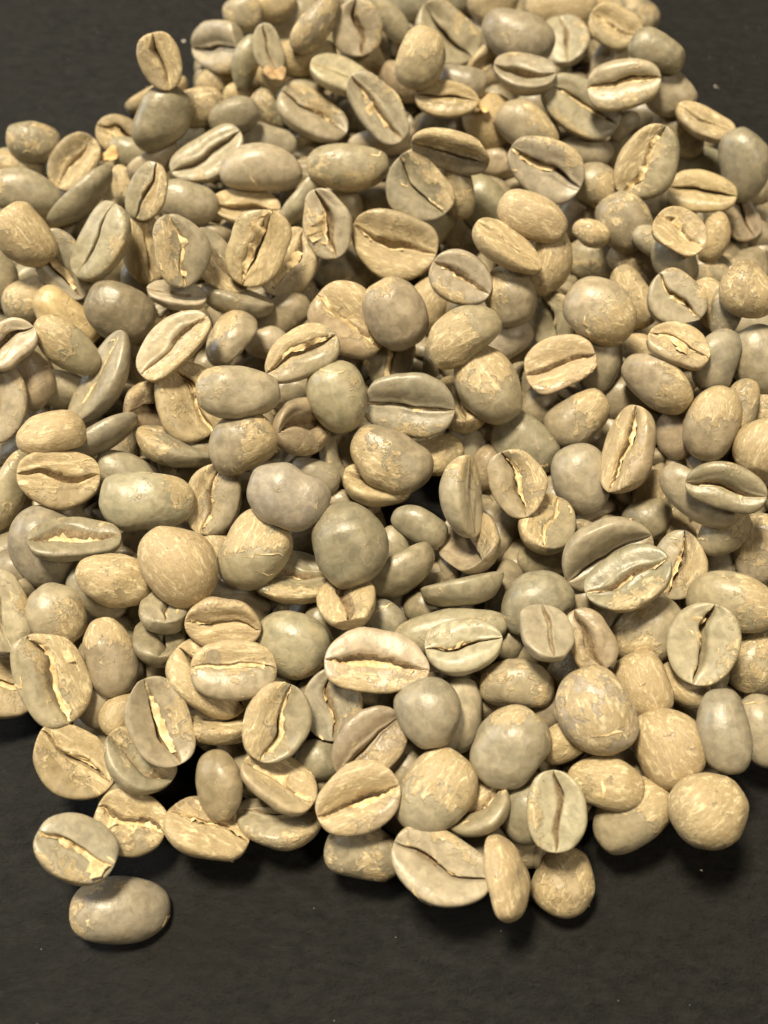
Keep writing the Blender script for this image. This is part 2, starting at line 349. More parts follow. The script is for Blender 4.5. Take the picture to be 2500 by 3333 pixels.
(22.14,-37.16,9.92,-140.2,-15.8,27.3,6.77,4.74,'y',0.00,0.00,0.00,0,1069,'half-buried yellow-skinned bean, dome up, lower left of the bean with a torn skin window'),
(-41.22,-29.31,11.32,-6.6,24.6,-63.6,11.95,8.62,'m',-0.09,1.00,-0.00,3,1070,'big patchy bean with a wide chaff-filled crease, at the lower left'),
(-34.10,-26.64,11.65,172.1,23.4,-74.1,10.12,6.25,'m',-1.00,-0.09,0.00,0,1071,'patchy bean, dome up, right of the big cracked bean at lower left'),
(-41.80,-20.91,11.38,-177.0,27.6,-45.9,8.27,7.21,'m',0.87,-0.50,0.00,0,1072,'half-buried patchy bean, dome up, just above the big cracked bean at lower left'),
(-48.93,-20.94,12.37,-22.6,26.9,-74.1,10.69,7.28,'p',0.00,1.00,0.00,1,1073,'pale grey bean, crease up, upper left of the big cracked bean at lower left'),
(-33.87,-17.87,15.24,-157.3,16.6,-3.7,10.14,6.76,'y',0.00,0.00,0.00,0,1074,'yellow-skinned bean, dome up, lower right of the long grooved bean at left'),
(-37.85,-17.77,9.48,-112.7,24.8,-29.2,8.76,6.16,'g',0.00,0.00,0.00,1,1075,'half-buried grey-green bean, on edge, just below the long grooved bean at left'),
(-25.45,-16.73,17.47,-173.0,26.4,-51.0,11.30,9.45,'t',0.00,0.00,0.00,0,1076,'big wrinkled tan bean, dome up, left of centre'),
(-27.84,-20.75,11.93,-11.5,-26.3,-80.4,8.25,6.83,'g',0.00,-1.00,0.00,1,1077,'half-buried grey-green bean, seen end-on, just below the big wrinkled tan bean at left'),
(-28.60,-24.40,10.00,-12.1,-27.9,-80.1,8.01,6.60,'d',0.00,1.00,0.00,1,1078,'buried shade-tinted bean, seen end-on, just above the steep pale creased bean'),
(-20.14,-22.56,13.08,43.8,9.5,-1.5,9.53,6.74,'t',0.00,-1.00,0.00,2,1079,'papery tan bean, crease up, just above the flat oval with level crease'),
(-18.41,-29.17,13.28,11.9,7.3,2.6,10.44,7.38,'m',0.00,1.00,0.00,2,1080,'flat oval patchy bean with a level crease, lying on another at lower left'),
(-21.86,-29.25,10.11,-15.3,18.9,-36.9,11.46,8.69,'y',0.00,-1.00,0.00,1,1081,'yellow-skinned bean, crease up, left of the flat oval with level crease'),
(-20.60,-34.96,7.82,-43.1,8.1,2.4,8.41,6.34,'y',0.00,0.00,0.00,1,1082,'half-buried yellow-skinned bean, on edge, left of the upright bean with jagged crease'),
(-36.00,-31.20,7.27,177.0,22.8,-58.3,7.62,6.09,'d',0.00,0.00,0.00,0,1083,'buried shade-tinted bean, dome up, lower right of the big cracked bean at lower left'),
(-32.94,-33.12,8.76,-159.8,-8.7,60.5,6.05,4.61,'t',0.00,0.00,0.00,0,1084,'half-buried papery tan bean, dome up, left of the steep pale creased bean'),
(-49.80,-28.35,4.48,9.9,17.9,6.4,10.35,8.55,'y',0.00,1.00,0.00,2,1085,'half-buried yellow-skinned bean, crease up, left of the big cracked bean at lower left'),
(-44.11,-11.19,11.71,179.6,30.9,-56.1,11.32,9.74,'l',0.00,0.00,0.00,0,1086,'half-buried lavender-grey bean, dome up, left of the long grooved bean at left'),
(-40.01,-11.86,13.88,-12.3,13.1,9.0,11.63,6.47,'g',0.00,1.00,0.00,2,1087,'long grey bean with a level groove, lying on a big dome near the left edge'),
(-48.50,-12.94,8.27,-150.1,7.0,26.0,7.11,5.69,'d',0.00,0.00,0.00,0,1088,'buried shade-tinted bean, dome up, lower left of the long grooved bean at left'),
(-51.27,-2.12,9.54,-120.9,-18.7,65.0,12.44,5.33,'m',0.00,0.00,0.00,0,1089,'half-buried patchy bean, dome up, left of the flat creased bean at left'),
(-43.53,-2.46,13.47,20.0,15.8,5.6,10.66,7.93,'y',0.00,1.00,0.00,1,1090,'flat yellow-skinned bean with a level crease up, near the left edge'),
(-31.12,-6.29,14.42,-151.9,13.1,1.4,12.47,8.03,'g',0.42,-0.91,0.00,0,1091,'large smooth grey-green bean, dome up, beside a lobed bean at left centre'),
(-35.89,0.46,9.76,-158.5,25.0,-21.6,8.95,6.39,'g',0.00,0.00,0.00,0,1092,'grey-green bean, dome up, upper left of the large grey dome at left centre'),
(-22.98,-3.66,10.37,4.3,-25.4,73.6,9.93,7.42,'m',0.00,1.00,0.00,3,1093,'half-buried patchy bean, crease up, right of the large grey dome at left centre'),
(-19.03,1.61,16.88,-148.9,-9.6,29.4,9.47,7.50,'m',0.64,0.77,-0.00,0,1094,'patchy bean, dome up, just below the pale dome with cream flecks'),
(-19.15,6.57,21.11,-145.9,7.9,1.7,11.33,6.94,'p',-0.89,-0.45,0.00,0,1095,'pale oval bean, dome up, with cream flecks, upper left of centre'),
(-27.60,10.75,12.66,-4.5,33.6,-53.8,11.16,9.73,'y',0.00,1.00,0.00,2,1096,'yellow-skinned bean, crease up, left of the pale dome with cream flecks'),
(-33.40,10.86,10.86,-55.9,-37.1,-136.2,9.83,7.61,'r',0.00,-1.00,0.00,1,1097,'half-buried brownish bean, seen end-on, lower right of the long kidney bean at left'),
(-28.60,3.73,10.76,-36.4,16.6,-7.8,12.20,7.19,'g',-0.97,-0.11,-0.23,1,1098,'half-buried grey-green bean, on edge, upper right of the large grey dome at left centre'),
(-38.45,4.19,13.41,-85.6,-3.5,31.0,11.27,5.70,'g',0.00,0.00,0.00,0,1099,'half-buried grey-green bean, on edge, upper right of the flat creased bean at left'),
(-39.07,13.79,13.49,-28.1,-23.2,58.1,14.47,7.30,'g',0.00,0.00,0.00,2,1100,'long grey kidney-shaped bean standing steeply, in the left part'),
(-44.53,3.42,17.24,160.4,7.4,19.3,9.26,6.67,'t',0.00,0.00,0.00,0,1101,'papery tan bean, on edge, just above the flat creased bean at left'),
(-45.67,13.47,10.96,-117.1,18.9,0.6,7.79,5.81,'g',0.00,0.00,0.00,0,1102,'half-buried grey-green bean, dome up, left of the long kidney bean at left'),
(-43.97,16.35,17.83,-149.1,34.2,-30.2,10.63,5.89,'m',-1.00,0.03,-0.01,0,1103,'patchy bean, dome up, upper left of the long kidney bean at left'),
(-48.56,13.02,15.04,169.6,37.3,-78.0,8.63,5.03,'r',0.00,0.00,0.00,0,1104,'half-buried brownish bean, dome up, lower left of the dark smooth round bean at left'),
(-52.53,9.24,14.35,9.8,-29.9,79.1,11.00,6.91,'p',0.00,-1.00,0.00,1,1105,'pale grey bean, crease up, upper left of the flat creased bean at left'),
(-51.21,15.33,19.83,25.0,-7.6,38.5,8.33,6.56,'p',0.00,1.00,0.00,1,1106,'pale grey bean, crease up, further just below the yellow bean at the left edge'),
(-52.06,29.62,11.61,-138.1,3.5,22.5,9.66,6.76,'m',0.26,-0.97,0.00,0,1107,'half-buried patchy bean, dome up, just below the round bean at the left rim'),
(-46.78,25.64,12.07,-153.4,32.0,-21.7,10.75,7.08,'o',0.97,-0.26,0.00,0,1108,'orange-tan bean, dome up, left of the dark smooth round bean at left'),
(-38.06,24.26,15.23,-147.6,25.2,-12.9,10.12,8.52,'d',0.00,0.00,0.00,0,1109,'dark smooth round bean, dome up, in the upper left part'),
(-47.53,33.61,14.71,21.0,41.5,-47.1,10.84,7.14,'l',0.00,1.00,0.00,1,1110,'lavender-grey bean, crease up, lower right of the yellow bean at the left edge'),
(-40.67,34.39,18.15,-4.1,-29.1,56.3,12.02,7.83,'g',0.00,-1.00,0.00,1,1111,'grey-green bean, on edge, just above the dark smooth round bean at left'),
(-36.59,38.38,13.16,-28.5,42.3,-84.7,10.66,6.88,'y',0.00,-1.00,0.00,3,1112,'yellow-skinned bean, crease up, right of the yellow bean at the left edge'),
(-28.34,30.10,22.02,-1.1,42.4,-76.6,10.11,7.57,'g',0.00,-1.00,0.00,2,1113,'grey-green bean, crease up, lower left of the large pale bean overhanging a gap'),
(-29.83,26.14,16.44,-16.7,13.2,0.3,8.51,5.72,'p',0.00,0.00,0.00,1,1114,'half-buried pale grey bean, on edge, right of the dark smooth round bean at left'),
(-37.64,35.17,7.87,-156.8,39.3,-50.8,8.22,5.29,'g',0.00,0.00,0.00,0,1115,'buried grey-green bean, dome up, upper right of the dark smooth round bean at left'),
(-33.49,25.05,9.97,17.0,-12.6,34.6,8.93,6.73,'m',0.00,-1.00,0.00,2,1116,'half-buried patchy bean, crease up, lower right of the dark smooth round bean at left'),
(-28.88,16.03,18.69,9.6,-16.8,40.3,12.10,6.49,'p',0.00,-1.00,0.00,2,1117,'pale grey bean, crease up, upper left of the pale dome with cream flecks'),
(-22.08,20.64,14.88,-143.5,-4.0,-109.1,9.24,7.39,'m',-0.14,0.41,-0.90,1,1118,'patchy bean, on edge, just above the pale dome with cream flecks'),
(-21.69,27.52,13.47,-38.2,15.1,-7.3,10.86,6.79,'g',0.00,0.00,0.00,1,1119,'half-buried grey-green bean, on edge, just below the topmost yellow bean at upper left'),
(-18.23,32.69,19.57,25.6,-34.5,59.4,11.46,8.80,'y',0.00,-1.00,0.00,3,1120,'yellow-skinned bean, chaffy crease steeply up, on top of the upper left part'),
(-24.47,31.31,17.49,-1.1,34.9,-39.2,11.08,7.05,'m',0.00,-1.00,0.00,1,1121,'patchy bean, crease up, left of the topmost yellow bean at upper left'),
(-13.88,36.30,11.69,8.6,-32.3,53.9,10.90,8.29,'y',0.00,1.00,0.00,2,1122,'yellow-skinned bean, crease up, lower right of the topmost yellow bean at upper left'),
(-15.15,27.49,10.46,-144.0,-14.3,27.1,9.38,5.80,'d',0.00,0.00,0.00,0,1123,'buried shade-tinted bean, dome up, just below the large pale bean overhanging a gap'),
(-6.08,38.43,8.35,-139.5,1.5,1.3,10.07,7.92,'d',0.00,0.00,0.00,0,1124,'buried shade-tinted bean, dome up, lower left of the wide bean with brown upper lip'),
(1.30,38.64,13.06,38.2,11.5,-13.9,13.21,10.12,'t',0.00,-1.00,0.00,2,1125,'wide tan bean, crease running right and down, in the upper middle'),
(-8.21,39.24,17.52,22.9,41.7,-69.8,10.31,7.01,'p',0.00,-1.00,0.00,3,1126,'pale grey bean, crease up, lower right of the large pale bean overhanging a gap'),
(1.65,21.51,18.61,-158.0,32.1,-53.8,10.24,8.42,'p',-0.98,0.17,-0.00,0,1127,'pale grey bean, dome up, just below the wide bean with brown upper lip'),
(-5.17,23.17,14.38,21.8,24.4,-32.8,11.74,9.87,'y',0.00,1.00,0.00,3,1128,'yellow-skinned bean, crease up, just above the shiny round grey dome'),
(-11.13,13.46,19.86,12.2,-12.9,25.4,10.91,7.03,'m',0.00,1.00,0.00,2,1129,'patchy bean, crease up, upper left of the shiny round grey dome'),
(-16.94,23.11,9.62,-134.2,10.7,-4.6,7.19,5.07,'p',0.00,0.00,0.00,0,1130,'half-buried pale grey bean, dome up, upper right of the pale dome with cream flecks'),
(-6.27,8.07,17.80,-172.4,33.3,-72.0,9.99,8.12,'g',0.00,0.00,0.00,0,1131,'shiny round grey-green bean, dome up, left of a wavy-creased bean'),
(0.71,20.10,9.60,-6.6,-35.7,83.8,8.82,7.60,'d',0.00,1.00,0.00,2,1132,'half-buried shade-tinted bean, crease up, upper left of the grey bean with a wavy crease'),
(-11.45,5.37,14.63,-48.3,-30.4,-140.4,10.09,7.70,'r',0.00,1.00,0.00,1,1133,'brownish bean, seen end-on, lower left of the shiny round grey dome'),
(-13.18,14.55,9.73,-145.6,3.9,2.7,7.01,4.40,'d',0.00,0.00,0.00,0,1134,'buried shade-tinted bean, dome up, left of the shiny round grey dome'),
(3.50,9.83,13.82,45.7,1.7,-4.9,12.85,9.13,'l',0.00,-1.00,0.00,2,1135,'long lavender-grey bean with a wavy crease along its lower side, above centre'),
(11.48,11.74,9.76,2.2,-17.8,-83.3,10.45,7.81,'y',0.00,1.00,0.00,2,1136,'yellow-skinned bean, seen end-on, right of the grey bean with a wavy crease'),
(0.85,0.70,13.35,-151.6,12.2,-22.0,11.90,8.02,'m',-0.50,0.87,-0.00,0,1137,'grey dome with torn yellow skin on its lower left, at the centre'),
(-1.06,-0.96,8.37,-21.4,6.2,-10.3,9.75,6.67,'y',0.00,1.00,0.00,1,1138,'yellow-skinned bean, on edge, lower left of the central torn-skinned dome'),
(-6.75,4.03,8.26,-35.8,29.6,-66.9,8.08,5.21,'g',0.00,-1.00,0.00,1,1139,'half-buried grey-green bean, on edge, left of the central torn-skinned dome'),
(-12.06,-8.40,19.91,-153.0,11.4,-11.0,10.63,8.06,'l',0.00,0.00,0.00,0,1140,'smooth lavender-grey bean, dome up, just left of the centre'),
(-9.54,0.21,9.94,-142.6,12.8,-15.9,7.34,4.98,'g',0.00,0.00,0.00,0,1141,'half-buried grey-green bean, dome up, upper right of the lavender-grey dome'),
(7.78,4.96,7.58,-151.3,-12.5,16.0,7.55,5.64,'y',0.00,0.00,0.00,0,1142,'half-buried yellow-skinned bean, dome up, right of the central torn-skinned dome'),
(12.10,6.79,6.72,-156.6,-28.9,55.3,5.97,4.24,'g',0.00,0.00,0.00,0,1143,'buried grey-green bean, dome up, lower right of the grey bean with a wavy crease'),
(14.82,3.53,6.51,-158.1,-28.5,55.5,6.90,5.00,'r',0.00,0.00,0.00,0,1144,'buried brownish bean, dome up, upper left of the chaffy oval right of centre'),
(10.56,15.99,21.33,-149.7,-23.1,27.3,10.91,7.27,'m',-1.00,0.00,-0.00,0,1145,'two-tone grey dome with a yellow lower left end, above centre'),
(6.69,31.11,9.54,-166.6,-36.9,64.7,8.06,6.03,'t',0.00,0.00,0.00,0,1146,'buried papery tan bean, dome up, upper left of the two-tone dome with yellow end'),
(11.00,28.32,17.78,25.3,16.0,-26.0,9.30,7.18,'p',0.00,-1.00,0.00,2,1147,'pale grey bean, crease up, just above the two-tone dome with yellow end'),
(18.18,26.73,16.23,-158.9,34.3,-65.7,9.07,7.47,'m',-0.64,0.77,-0.00,0,1148,'patchy bean, dome up, upper right of the two-tone dome with yellow end'),
(18.37,23.19,9.74,-126.1,-24.6,26.4,8.48,5.61,'p',0.00,0.00,0.00,0,1149,'half-buried pale grey bean, dome up, right of the two-tone dome with yellow end'),
(14.32,10.99,16.41,-152.6,22.7,-46.1,11.56,8.51,'m',-0.87,-0.50,0.00,0,1150,'patchy bean, dome up, lower right of the two-tone dome with yellow end'),
(25.36,26.90,10.67,34.5,32.5,-66.4,9.22,7.02,'g',0.00,1.00,0.00,2,1151,'half-buried grey-green bean, crease up, just above the tan bean with diagonal slit'),
(25.11,17.01,12.99,22.7,-17.6,9.9,10.03,7.65,'t',0.00,1.00,0.00,2,1152,'tan papery bean with a clean diagonal slit, upper right of centre'),
(30.74,17.84,12.51,176.4,-37.1,77.7,9.55,6.50,'g',0.00,0.00,0.00,0,1153,'grey-green bean, dome up, right of the tan bean with diagonal slit'),
(30.36,21.88,18.76,-142.3,13.5,-34.2,10.76,8.55,'m',0.97,0.26,-0.00,0,1154,'grey dome with ragged pale skin on its lower right, upper right of centre'),
(36.11,28.78,12.96,-126.3,30.0,-61.5,9.98,6.56,'y',0.00,0.00,0.00,0,1155,'yellow-skinned bean, dome up, upper right of the dome with ragged lower skin'),
(24.31,31.43,17.75,-160.3,-41.3,70.1,10.33,6.57,'y',0.00,0.00,0.00,0,1156,'yellow-skinned bean, dome up, upper left of the dome with ragged lower skin'),
(17.23,30.71,21.24,-16.8,18.3,-30.9,11.29,6.83,'y',0.00,0.00,0.00,2,1157,'yellow-skinned bean, on edge, right of the wide bean with brown upper lip'),
(33.17,40.18,8.25,-138.0,2.0,-18.2,9.69,6.66,'m',0.00,0.00,0.00,0,1158,'patchy bean, dome up, just above the dome with ragged lower skin'),
(38.53,36.85,11.05,-113.8,10.5,-30.8,9.47,5.79,'m',0.00,0.00,0.00,0,1159,'patchy bean, dome up, upper right of the tan bean with diagonal slit'),
(42.03,31.80,17.93,-146.2,28.2,-56.7,8.59,6.17,'g',0.00,0.00,0.00,0,1160,'grey-green bean, dome up, further upper right of the dome with ragged lower skin'),
(41.17,24.55,17.48,19.6,17.8,-44.0,8.69,7.77,'g',0.00,1.00,0.00,2,1161,'grey-green bean, crease up, right of the dome with ragged lower skin'),
(46.71,24.67,16.49,-116.2,25.6,-57.9,8.21,5.56,'y',0.00,0.00,0.00,0,1162,'yellow-skinned bean, dome up, left of the yellow dome at the right edge'),
(48.26,22.40,18.51,-179.0,-40.7,77.3,8.45,4.42,'g',0.00,0.00,0.00,0,1163,'small grey-green bean, dome up, lower left of the yellow dome at the right edge'),
(49.64,22.08,22.53,-141.3,19.4,-49.6,8.50,6.85,'y',0.00,0.00,0.00,0,1164,'yellow-skinned round dome at the right edge, upper part'),
(50.01,36.52,8.87,-127.3,1.2,-25.4,7.00,5.00,'m',0.00,0.00,0.00,0,1165,'half-buried patchy bean, dome up, upper left of the yellow dome at the right edge'),
(40.43,15.72,18.68,8.9,3.7,-28.6,8.78,6.11,'y',0.00,1.00,0.00,3,1166,'yellow-skinned bean, crease up, upper right of the tall tan oval bean'),
(38.06,21.77,9.72,-131.7,1.8,-23.7,7.16,4.50,'t',0.00,0.00,0.00,0,1167,'half-buried papery tan bean, dome up, lower right of the dome with ragged lower skin'),
(37.65,11.75,15.31,-104.1,9.5,-36.3,11.02,7.43,'m',0.97,-0.20,0.17,1,1168,'patchy bean, on edge, upper left of the tall two-tone dome at right'),
(46.31,14.71,16.84,-151.5,-39.1,65.1,9.10,6.79,'g',0.00,0.00,0.00,0,1169,'grey-green bean, dome up, just above the tall two-tone dome at right'),
(52.45,15.57,15.65,-146.0,22.1,-59.2,9.97,7.90,'g',0.00,0.00,0.00,0,1170,'half-buried grey-green bean, dome up, just above the dark shaggy-creased bean at right'),
(44.92,6.23,14.21,173.5,-35.7,72.2,10.65,7.48,'m',0.97,-0.26,-0.00,0,1171,'tall two-tone dome, yellow above and grey below, near the right edge'),
(49.01,8.83,13.25,172.5,-36.6,72.1,9.38,5.40,'m',0.00,0.00,0.00,0,1172,'half-buried patchy bean, dome up, upper right of the tall two-tone dome at right'),
(53.60,10.41,10.83,175.1,-37.5,66.0,7.99,6.81,'y',0.00,0.00,0.00,0,1173,'half-buried yellow-skinned bean, dome up, right of the tall two-tone dome at right'),
(51.10,2.89,13.37,174.3,-35.7,66.5,8.45,7.31,'t',0.00,0.00,0.00,0,1174,'papery tan bean, dome up, lower right of the tall two-tone dome at right'),
(33.60,1.14,14.81,-49.5,-33.4,68.9,12.19,8.33,'t',0.00,1.00,0.00,2,1175,'tall tan papery oval bean, its crease along the left, right of centre'),
(27.40,8.43,11.49,-146.6,-25.5,26.7,9.60,7.00,'m',0.98,-0.17,0.03,1,1176,'patchy bean, dome up, just above the plain grey oval dome'),
(27.15,-0.37,10.44,-159.8,24.4,-68.3,9.91,8.00,'g',0.00,0.00,0.00,0,1177,'plain grey-green oval bean, dome up, left of a tall tan oval bean'),
(19.67,5.65,9.58,-150.9,14.7,-38.2,10.66,7.54,'g',0.00,0.00,0.00,0,1178,'half-buried grey-green bean, dome up, just above the chaffy oval right of centre'),
(22.64,13.35,7.57,-168.0,-32.4,54.1,7.00,5.52,'d',0.00,0.00,0.00,0,1179,'buried shade-tinted bean, dome up, lower left of the tan bean with diagonal slit'),
(40.71,7.30,9.40,-139.7,29.0,-78.9,7.33,4.84,'r',0.00,0.00,0.00,0,1180,'buried brownish bean, dome up, left of the tall two-tone dome at right'),
(34.10,14.42,8.38,-150.1,-20.7,10.7,8.33,6.32,'d',0.00,0.00,0.00,0,1181,'buried shade-tinted bean, dome up, just above the tall tan oval bean'),
(42.89,-7.65,21.55,40.7,-8.7,-19.1,9.96,6.14,'d',0.00,1.00,0.00,3,1182,'dark-tinted bean with shaggy cream chaff in its crease, near the right edge'),
(36.86,-2.04,8.06,-172.0,-31.5,67.1,7.94,5.38,'t',0.00,0.00,0.00,0,1183,'buried papery tan bean, dome up, just below the tall tan oval bean'),
(52.49,2.01,8.74,-134.9,0.5,-35.0,5.43,3.49,'g',0.00,0.00,0.00,0,1184,'half-buried grey-green bean, dome up, upper right of the dark shaggy-creased bean at right'),
(39.19,-7.34,8.18,-139.6,1.8,-33.1,6.55,4.53,'t',0.00,0.00,0.00,0,1185,'buried papery tan bean, dome up, upper right of the front twin creased bean'),
(35.73,-6.25,9.63,-160.9,-24.3,22.5,7.02,5.76,'d',0.00,0.00,0.00,0,1186,'buried shade-tinted bean, dome up, just above the front twin creased bean'),
(25.76,-17.94,10.19,-155.5,7.6,-40.5,6.97,5.65,'d',0.00,0.00,0.00,0,1187,'buried shade-tinted bean, dome up, left of the front twin creased bean'),
(29.51,-20.83,8.55,-162.1,-17.7,14.9,5.77,4.45,'d',0.00,0.00,0.00,0,1188,'buried shade-tinted bean, dome up, lower left of the front twin creased bean'),
(21.58,-11.19,7.47,-154.9,-9.6,1.0,7.25,4.75,'g',0.00,0.00,0.00,0,1189,'buried grey-green bean, dome up, just below the chaffy oval right of centre'),
(1.41,-9.28,7.55,-169.9,24.3,-68.0,5.78,4.02,'d',0.00,0.00,0.00,0,1190,'buried shade-tinted bean, dome up, right of the big smooth dome at centre'),
(-11.01,-9.13,9.78,-156.6,-13.7,38.2,6.20,4.46,'d',0.00,0.00,0.00,0,1191,'buried shade-tinted bean, dome up, left of the big smooth dome at centre'),
(5.62,-18.79,7.87,-157.7,5.7,-19.3,6.39,4.62,'d',0.00,0.00,0.00,0,1192,'buried shade-tinted bean, dome up, upper right of the long bean with a cream tuft'),
(-7.66,-21.06,8.64,-161.9,13.4,-27.3,5.89,4.33,'d',0.00,0.00,0.00,0,1193,'buried shade-tinted bean, dome up, upper left of the long bean with a cream tuft'),
(15.98,-23.49,8.80,-174.4,-21.5,57.7,5.48,4.41,'d',0.00,0.00,0.00,0,1194,'buried shade-tinted bean, dome up, left of the small round tan bean'),
(-22.59,-10.17,7.96,-173.5,26.5,-56.5,6.87,5.00,'t',0.00,0.00,0.00,0,1195,'buried papery tan bean, dome up, right of the big wrinkled tan bean at left'),
(-20.25,-15.69,7.78,-155.0,3.0,12.4,6.45,4.92,'d',0.00,0.00,0.00,0,1196,'buried shade-tinted bean, dome up, lower right of the big wrinkled tan bean at left'),
(-56.81,61.23,12.32,-134.0,18.8,5.3,8.55,6.45,'m',0.00,0.00,0.00,0,1197,'small round patchy bean on the upper left rim of the heap'),
(-50.53,59.51,9.80,29.6,-25.6,46.5,9.98,7.41,'y',0.00,-1.00,0.00,2,1198,'yellow-skinned bean, crease up, lower right of the round bean at the left rim'),
(-60.86,59.78,8.53,-134.0,16.0,9.4,9.74,6.24,'m',0.00,0.00,0.00,0,1199,'half-buried patchy bean, dome up, lower left of the round bean at the left rim'),
(-56.10,49.07,13.96,-136.4,19.5,5.0,12.09,6.91,'g',-1.00,0.00,-0.00,0,1200,'grey-green bean, dome up, just above the yellow bean at the left edge'),
(-47.10,49.17,11.96,-69.1,-17.8,38.9,12.95,6.40,'g',0.00,0.00,0.00,0,1201,'grey-green bean, on edge, just above the long kidney bean at left'),
(-51.56,33.45,20.85,-164.2,42.7,-42.0,9.42,7.43,'y',-0.42,-0.91,0.00,0,1202,'yellow-skinned bean, dome up, at the upper left edge of the picture'),
(-53.05,48.64,9.02,-134.5,-2.3,25.5,5.90,4.28,'t',0.00,0.00,0.00,0,1203,'small papery tan bean, dome up, upper right of the yellow bean at the left edge'),
(-57.77,32.41,12.69,169.5,42.5,-77.1,8.44,6.50,'g',0.00,0.00,0.00,0,1204,'half-buried grey-green bean, dome up, lower left of the yellow bean at the left edge'),
(-55.33,37.37,7.42,-127.3,-7.0,33.7,6.85,4.61,'g',0.00,0.00,0.00,0,1205,'buried grey-green bean, dome up, just below the yellow bean at the left edge'),
(-57.82,29.49,7.81,-141.5,17.9,7.8,7.39,4.36,'g',0.00,0.00,0.00,0,1206,'grey-green bean, dome up, further just below the yellow bean at the left edge'),
(-43.78,66.69,7.97,26.8,26.4,-9.3,9.32,6.68,'y',0.00,-1.00,0.00,2,1207,'half-buried yellow-skinned bean, crease up, right of the round bean at the left rim'),
(-41.62,61.71,9.07,-127.4,22.7,-5.8,7.93,5.65,'g',0.00,0.00,0.00,0,1208,'small grey-green bean, dome up, left of the large pale bean overhanging a gap'),
(-36.81,57.75,10.72,-75.1,-13.8,29.0,9.44,6.29,'p',0.00,0.00,0.00,0,1209,'pale grey bean, on edge, left of the pale slanting grooved bean'),
(-42.25,55.26,8.44,-172.8,45.8,-75.9,7.22,4.36,'y',0.00,0.00,0.00,0,1210,'yellow-skinned bean, dome up, further left of the pale slanting grooved bean'),
(-34.84,43.21,19.77,13.2,-34.8,59.7,8.79,5.77,'m',0.00,-1.00,0.00,2,1211,'patchy bean, crease up, upper left of the topmost yellow bean at upper left'),
(-30.53,47.24,13.17,-138.3,17.3,-4.4,9.64,6.62,'g',0.00,0.00,0.00,0,1212,'grey-green bean, dome up, lower left of the pale slanting grooved bean'),
(-27.63,56.63,13.10,16.3,-15.6,27.2,12.69,7.53,'p',0.00,-1.00,0.00,1,1213,'pale bean with a rising groove, lying slanted in the upper left'),
(-19.18,53.24,14.77,-134.8,7.8,0.8,13.05,7.25,'p',0.00,0.00,0.00,0,1214,'large pale bean, dome up, overhanging a dark gap in the upper left'),
(-20.36,63.28,10.38,-133.6,7.8,1.0,12.18,6.39,'g',0.00,0.00,0.00,0,1215,'grey-green bean, dome up, just above the large pale bean overhanging a gap'),
(-22.01,49.14,9.94,8.2,8.5,1.1,11.02,6.17,'y',0.00,1.00,0.00,1,1216,'yellow-skinned bean, on edge, just above the topmost yellow bean at upper left'),
(-34.63,59.67,18.14,-119.3,-29.0,43.8,11.31,8.12,'g',0.00,0.00,0.00,0,1217,'grey-green bean, dome up, upper left of the large pale bean overhanging a gap'),
(-29.64,64.77,16.33,-131.2,-1.6,13.3,8.31,6.08,'y',0.00,0.00,0.00,0,1218,'small yellow-skinned bean, dome up, lower right of the outlying bean at top left'),
(-40.20,81.80,3.19,-56.5,-11.8,24.6,12.04,6.60,'y',0.00,0.00,0.00,1,1219,'yellow-skinned bean, on edge, just below the outlying bean at top left'),
(-34.28,64.97,24.91,7.7,50.7,-66.3,8.38,6.68,'y',0.00,1.00,0.00,1,1220,'yellow-skinned bean, crease upright, sticking out onto the slate at top left'),
(-27.99,84.16,12.03,56.1,-20.8,-27.8,10.51,8.28,'p',0.00,-1.00,0.00,1,1221,'pale grey bean, seen end-on, right of the outlying bean at top left'),
(-25.00,93.76,11.23,-127.4,4.1,5.3,7.20,6.22,'m',0.00,0.00,0.00,0,1222,'half-buried patchy bean, dome up, upper right of the outlying bean at top left'),
(-22.93,78.87,13.27,-127.4,-44.2,61.7,9.22,5.31,'g',0.00,0.00,0.00,0,1223,'grey-green bean, dome up, further right of the outlying bean at top left'),
(-29.29,80.78,7.70,-130.1,-2.4,12.6,7.09,5.00,'y',0.00,0.00,0.00,0,1224,'half-buried yellow-skinned bean, dome up, just above the pale slanting grooved bean'),
(-24.00,63.00,16.04,-122.1,-6.3,15.5,8.43,5.47,'g',0.00,0.00,0.00,0,1225,'small grey-green bean, dome up, upper right of the pale slanting grooved bean'),
(-24.09,77.28,7.67,-116.0,4.5,5.1,7.51,4.31,'o',0.00,0.00,0.00,0,1226,'orange-tan bean, dome up, further just above the large pale bean overhanging a gap'),
(-30.97,62.79,11.43,-123.8,-12.0,23.9,8.62,4.99,'g',0.00,0.00,0.00,0,1227,'small grey-green bean, dome up, upper left of the pale slanting grooved bean'),
(-19.59,96.58,10.95,-127.2,-4.8,10.2,8.41,6.10,'y',0.00,0.00,0.00,0,1228,'yellow-skinned bean, dome up, further upper left of the cream-crested bean near the top'),
(-16.67,97.69,6.46,-129.0,-13.1,15.9,13.00,8.44,'d',0.00,0.00,0.00,0,1229,'shade-tinted bean, dome up, further upper left of the cream-crested bean near the top'),
(-10.80,78.56,20.77,-114.2,-35.5,38.0,10.99,5.57,'m',0.00,0.00,0.00,0,1230,'patchy bean, dome up, upper left of the hollow shell-like bean'),
(-19.16,77.07,17.51,12.7,49.9,-66.4,7.62,4.88,'p',0.00,-1.00,0.00,1,1231,'pale grey bean, crease up, further right of the outlying bean at top left'),
(-4.50,81.43,18.08,11.2,50.9,-74.0,8.76,8.15,'p',0.00,1.00,0.00,1,1232,'pale grey bean, crease up, just above the cream-crested bean near the top'),
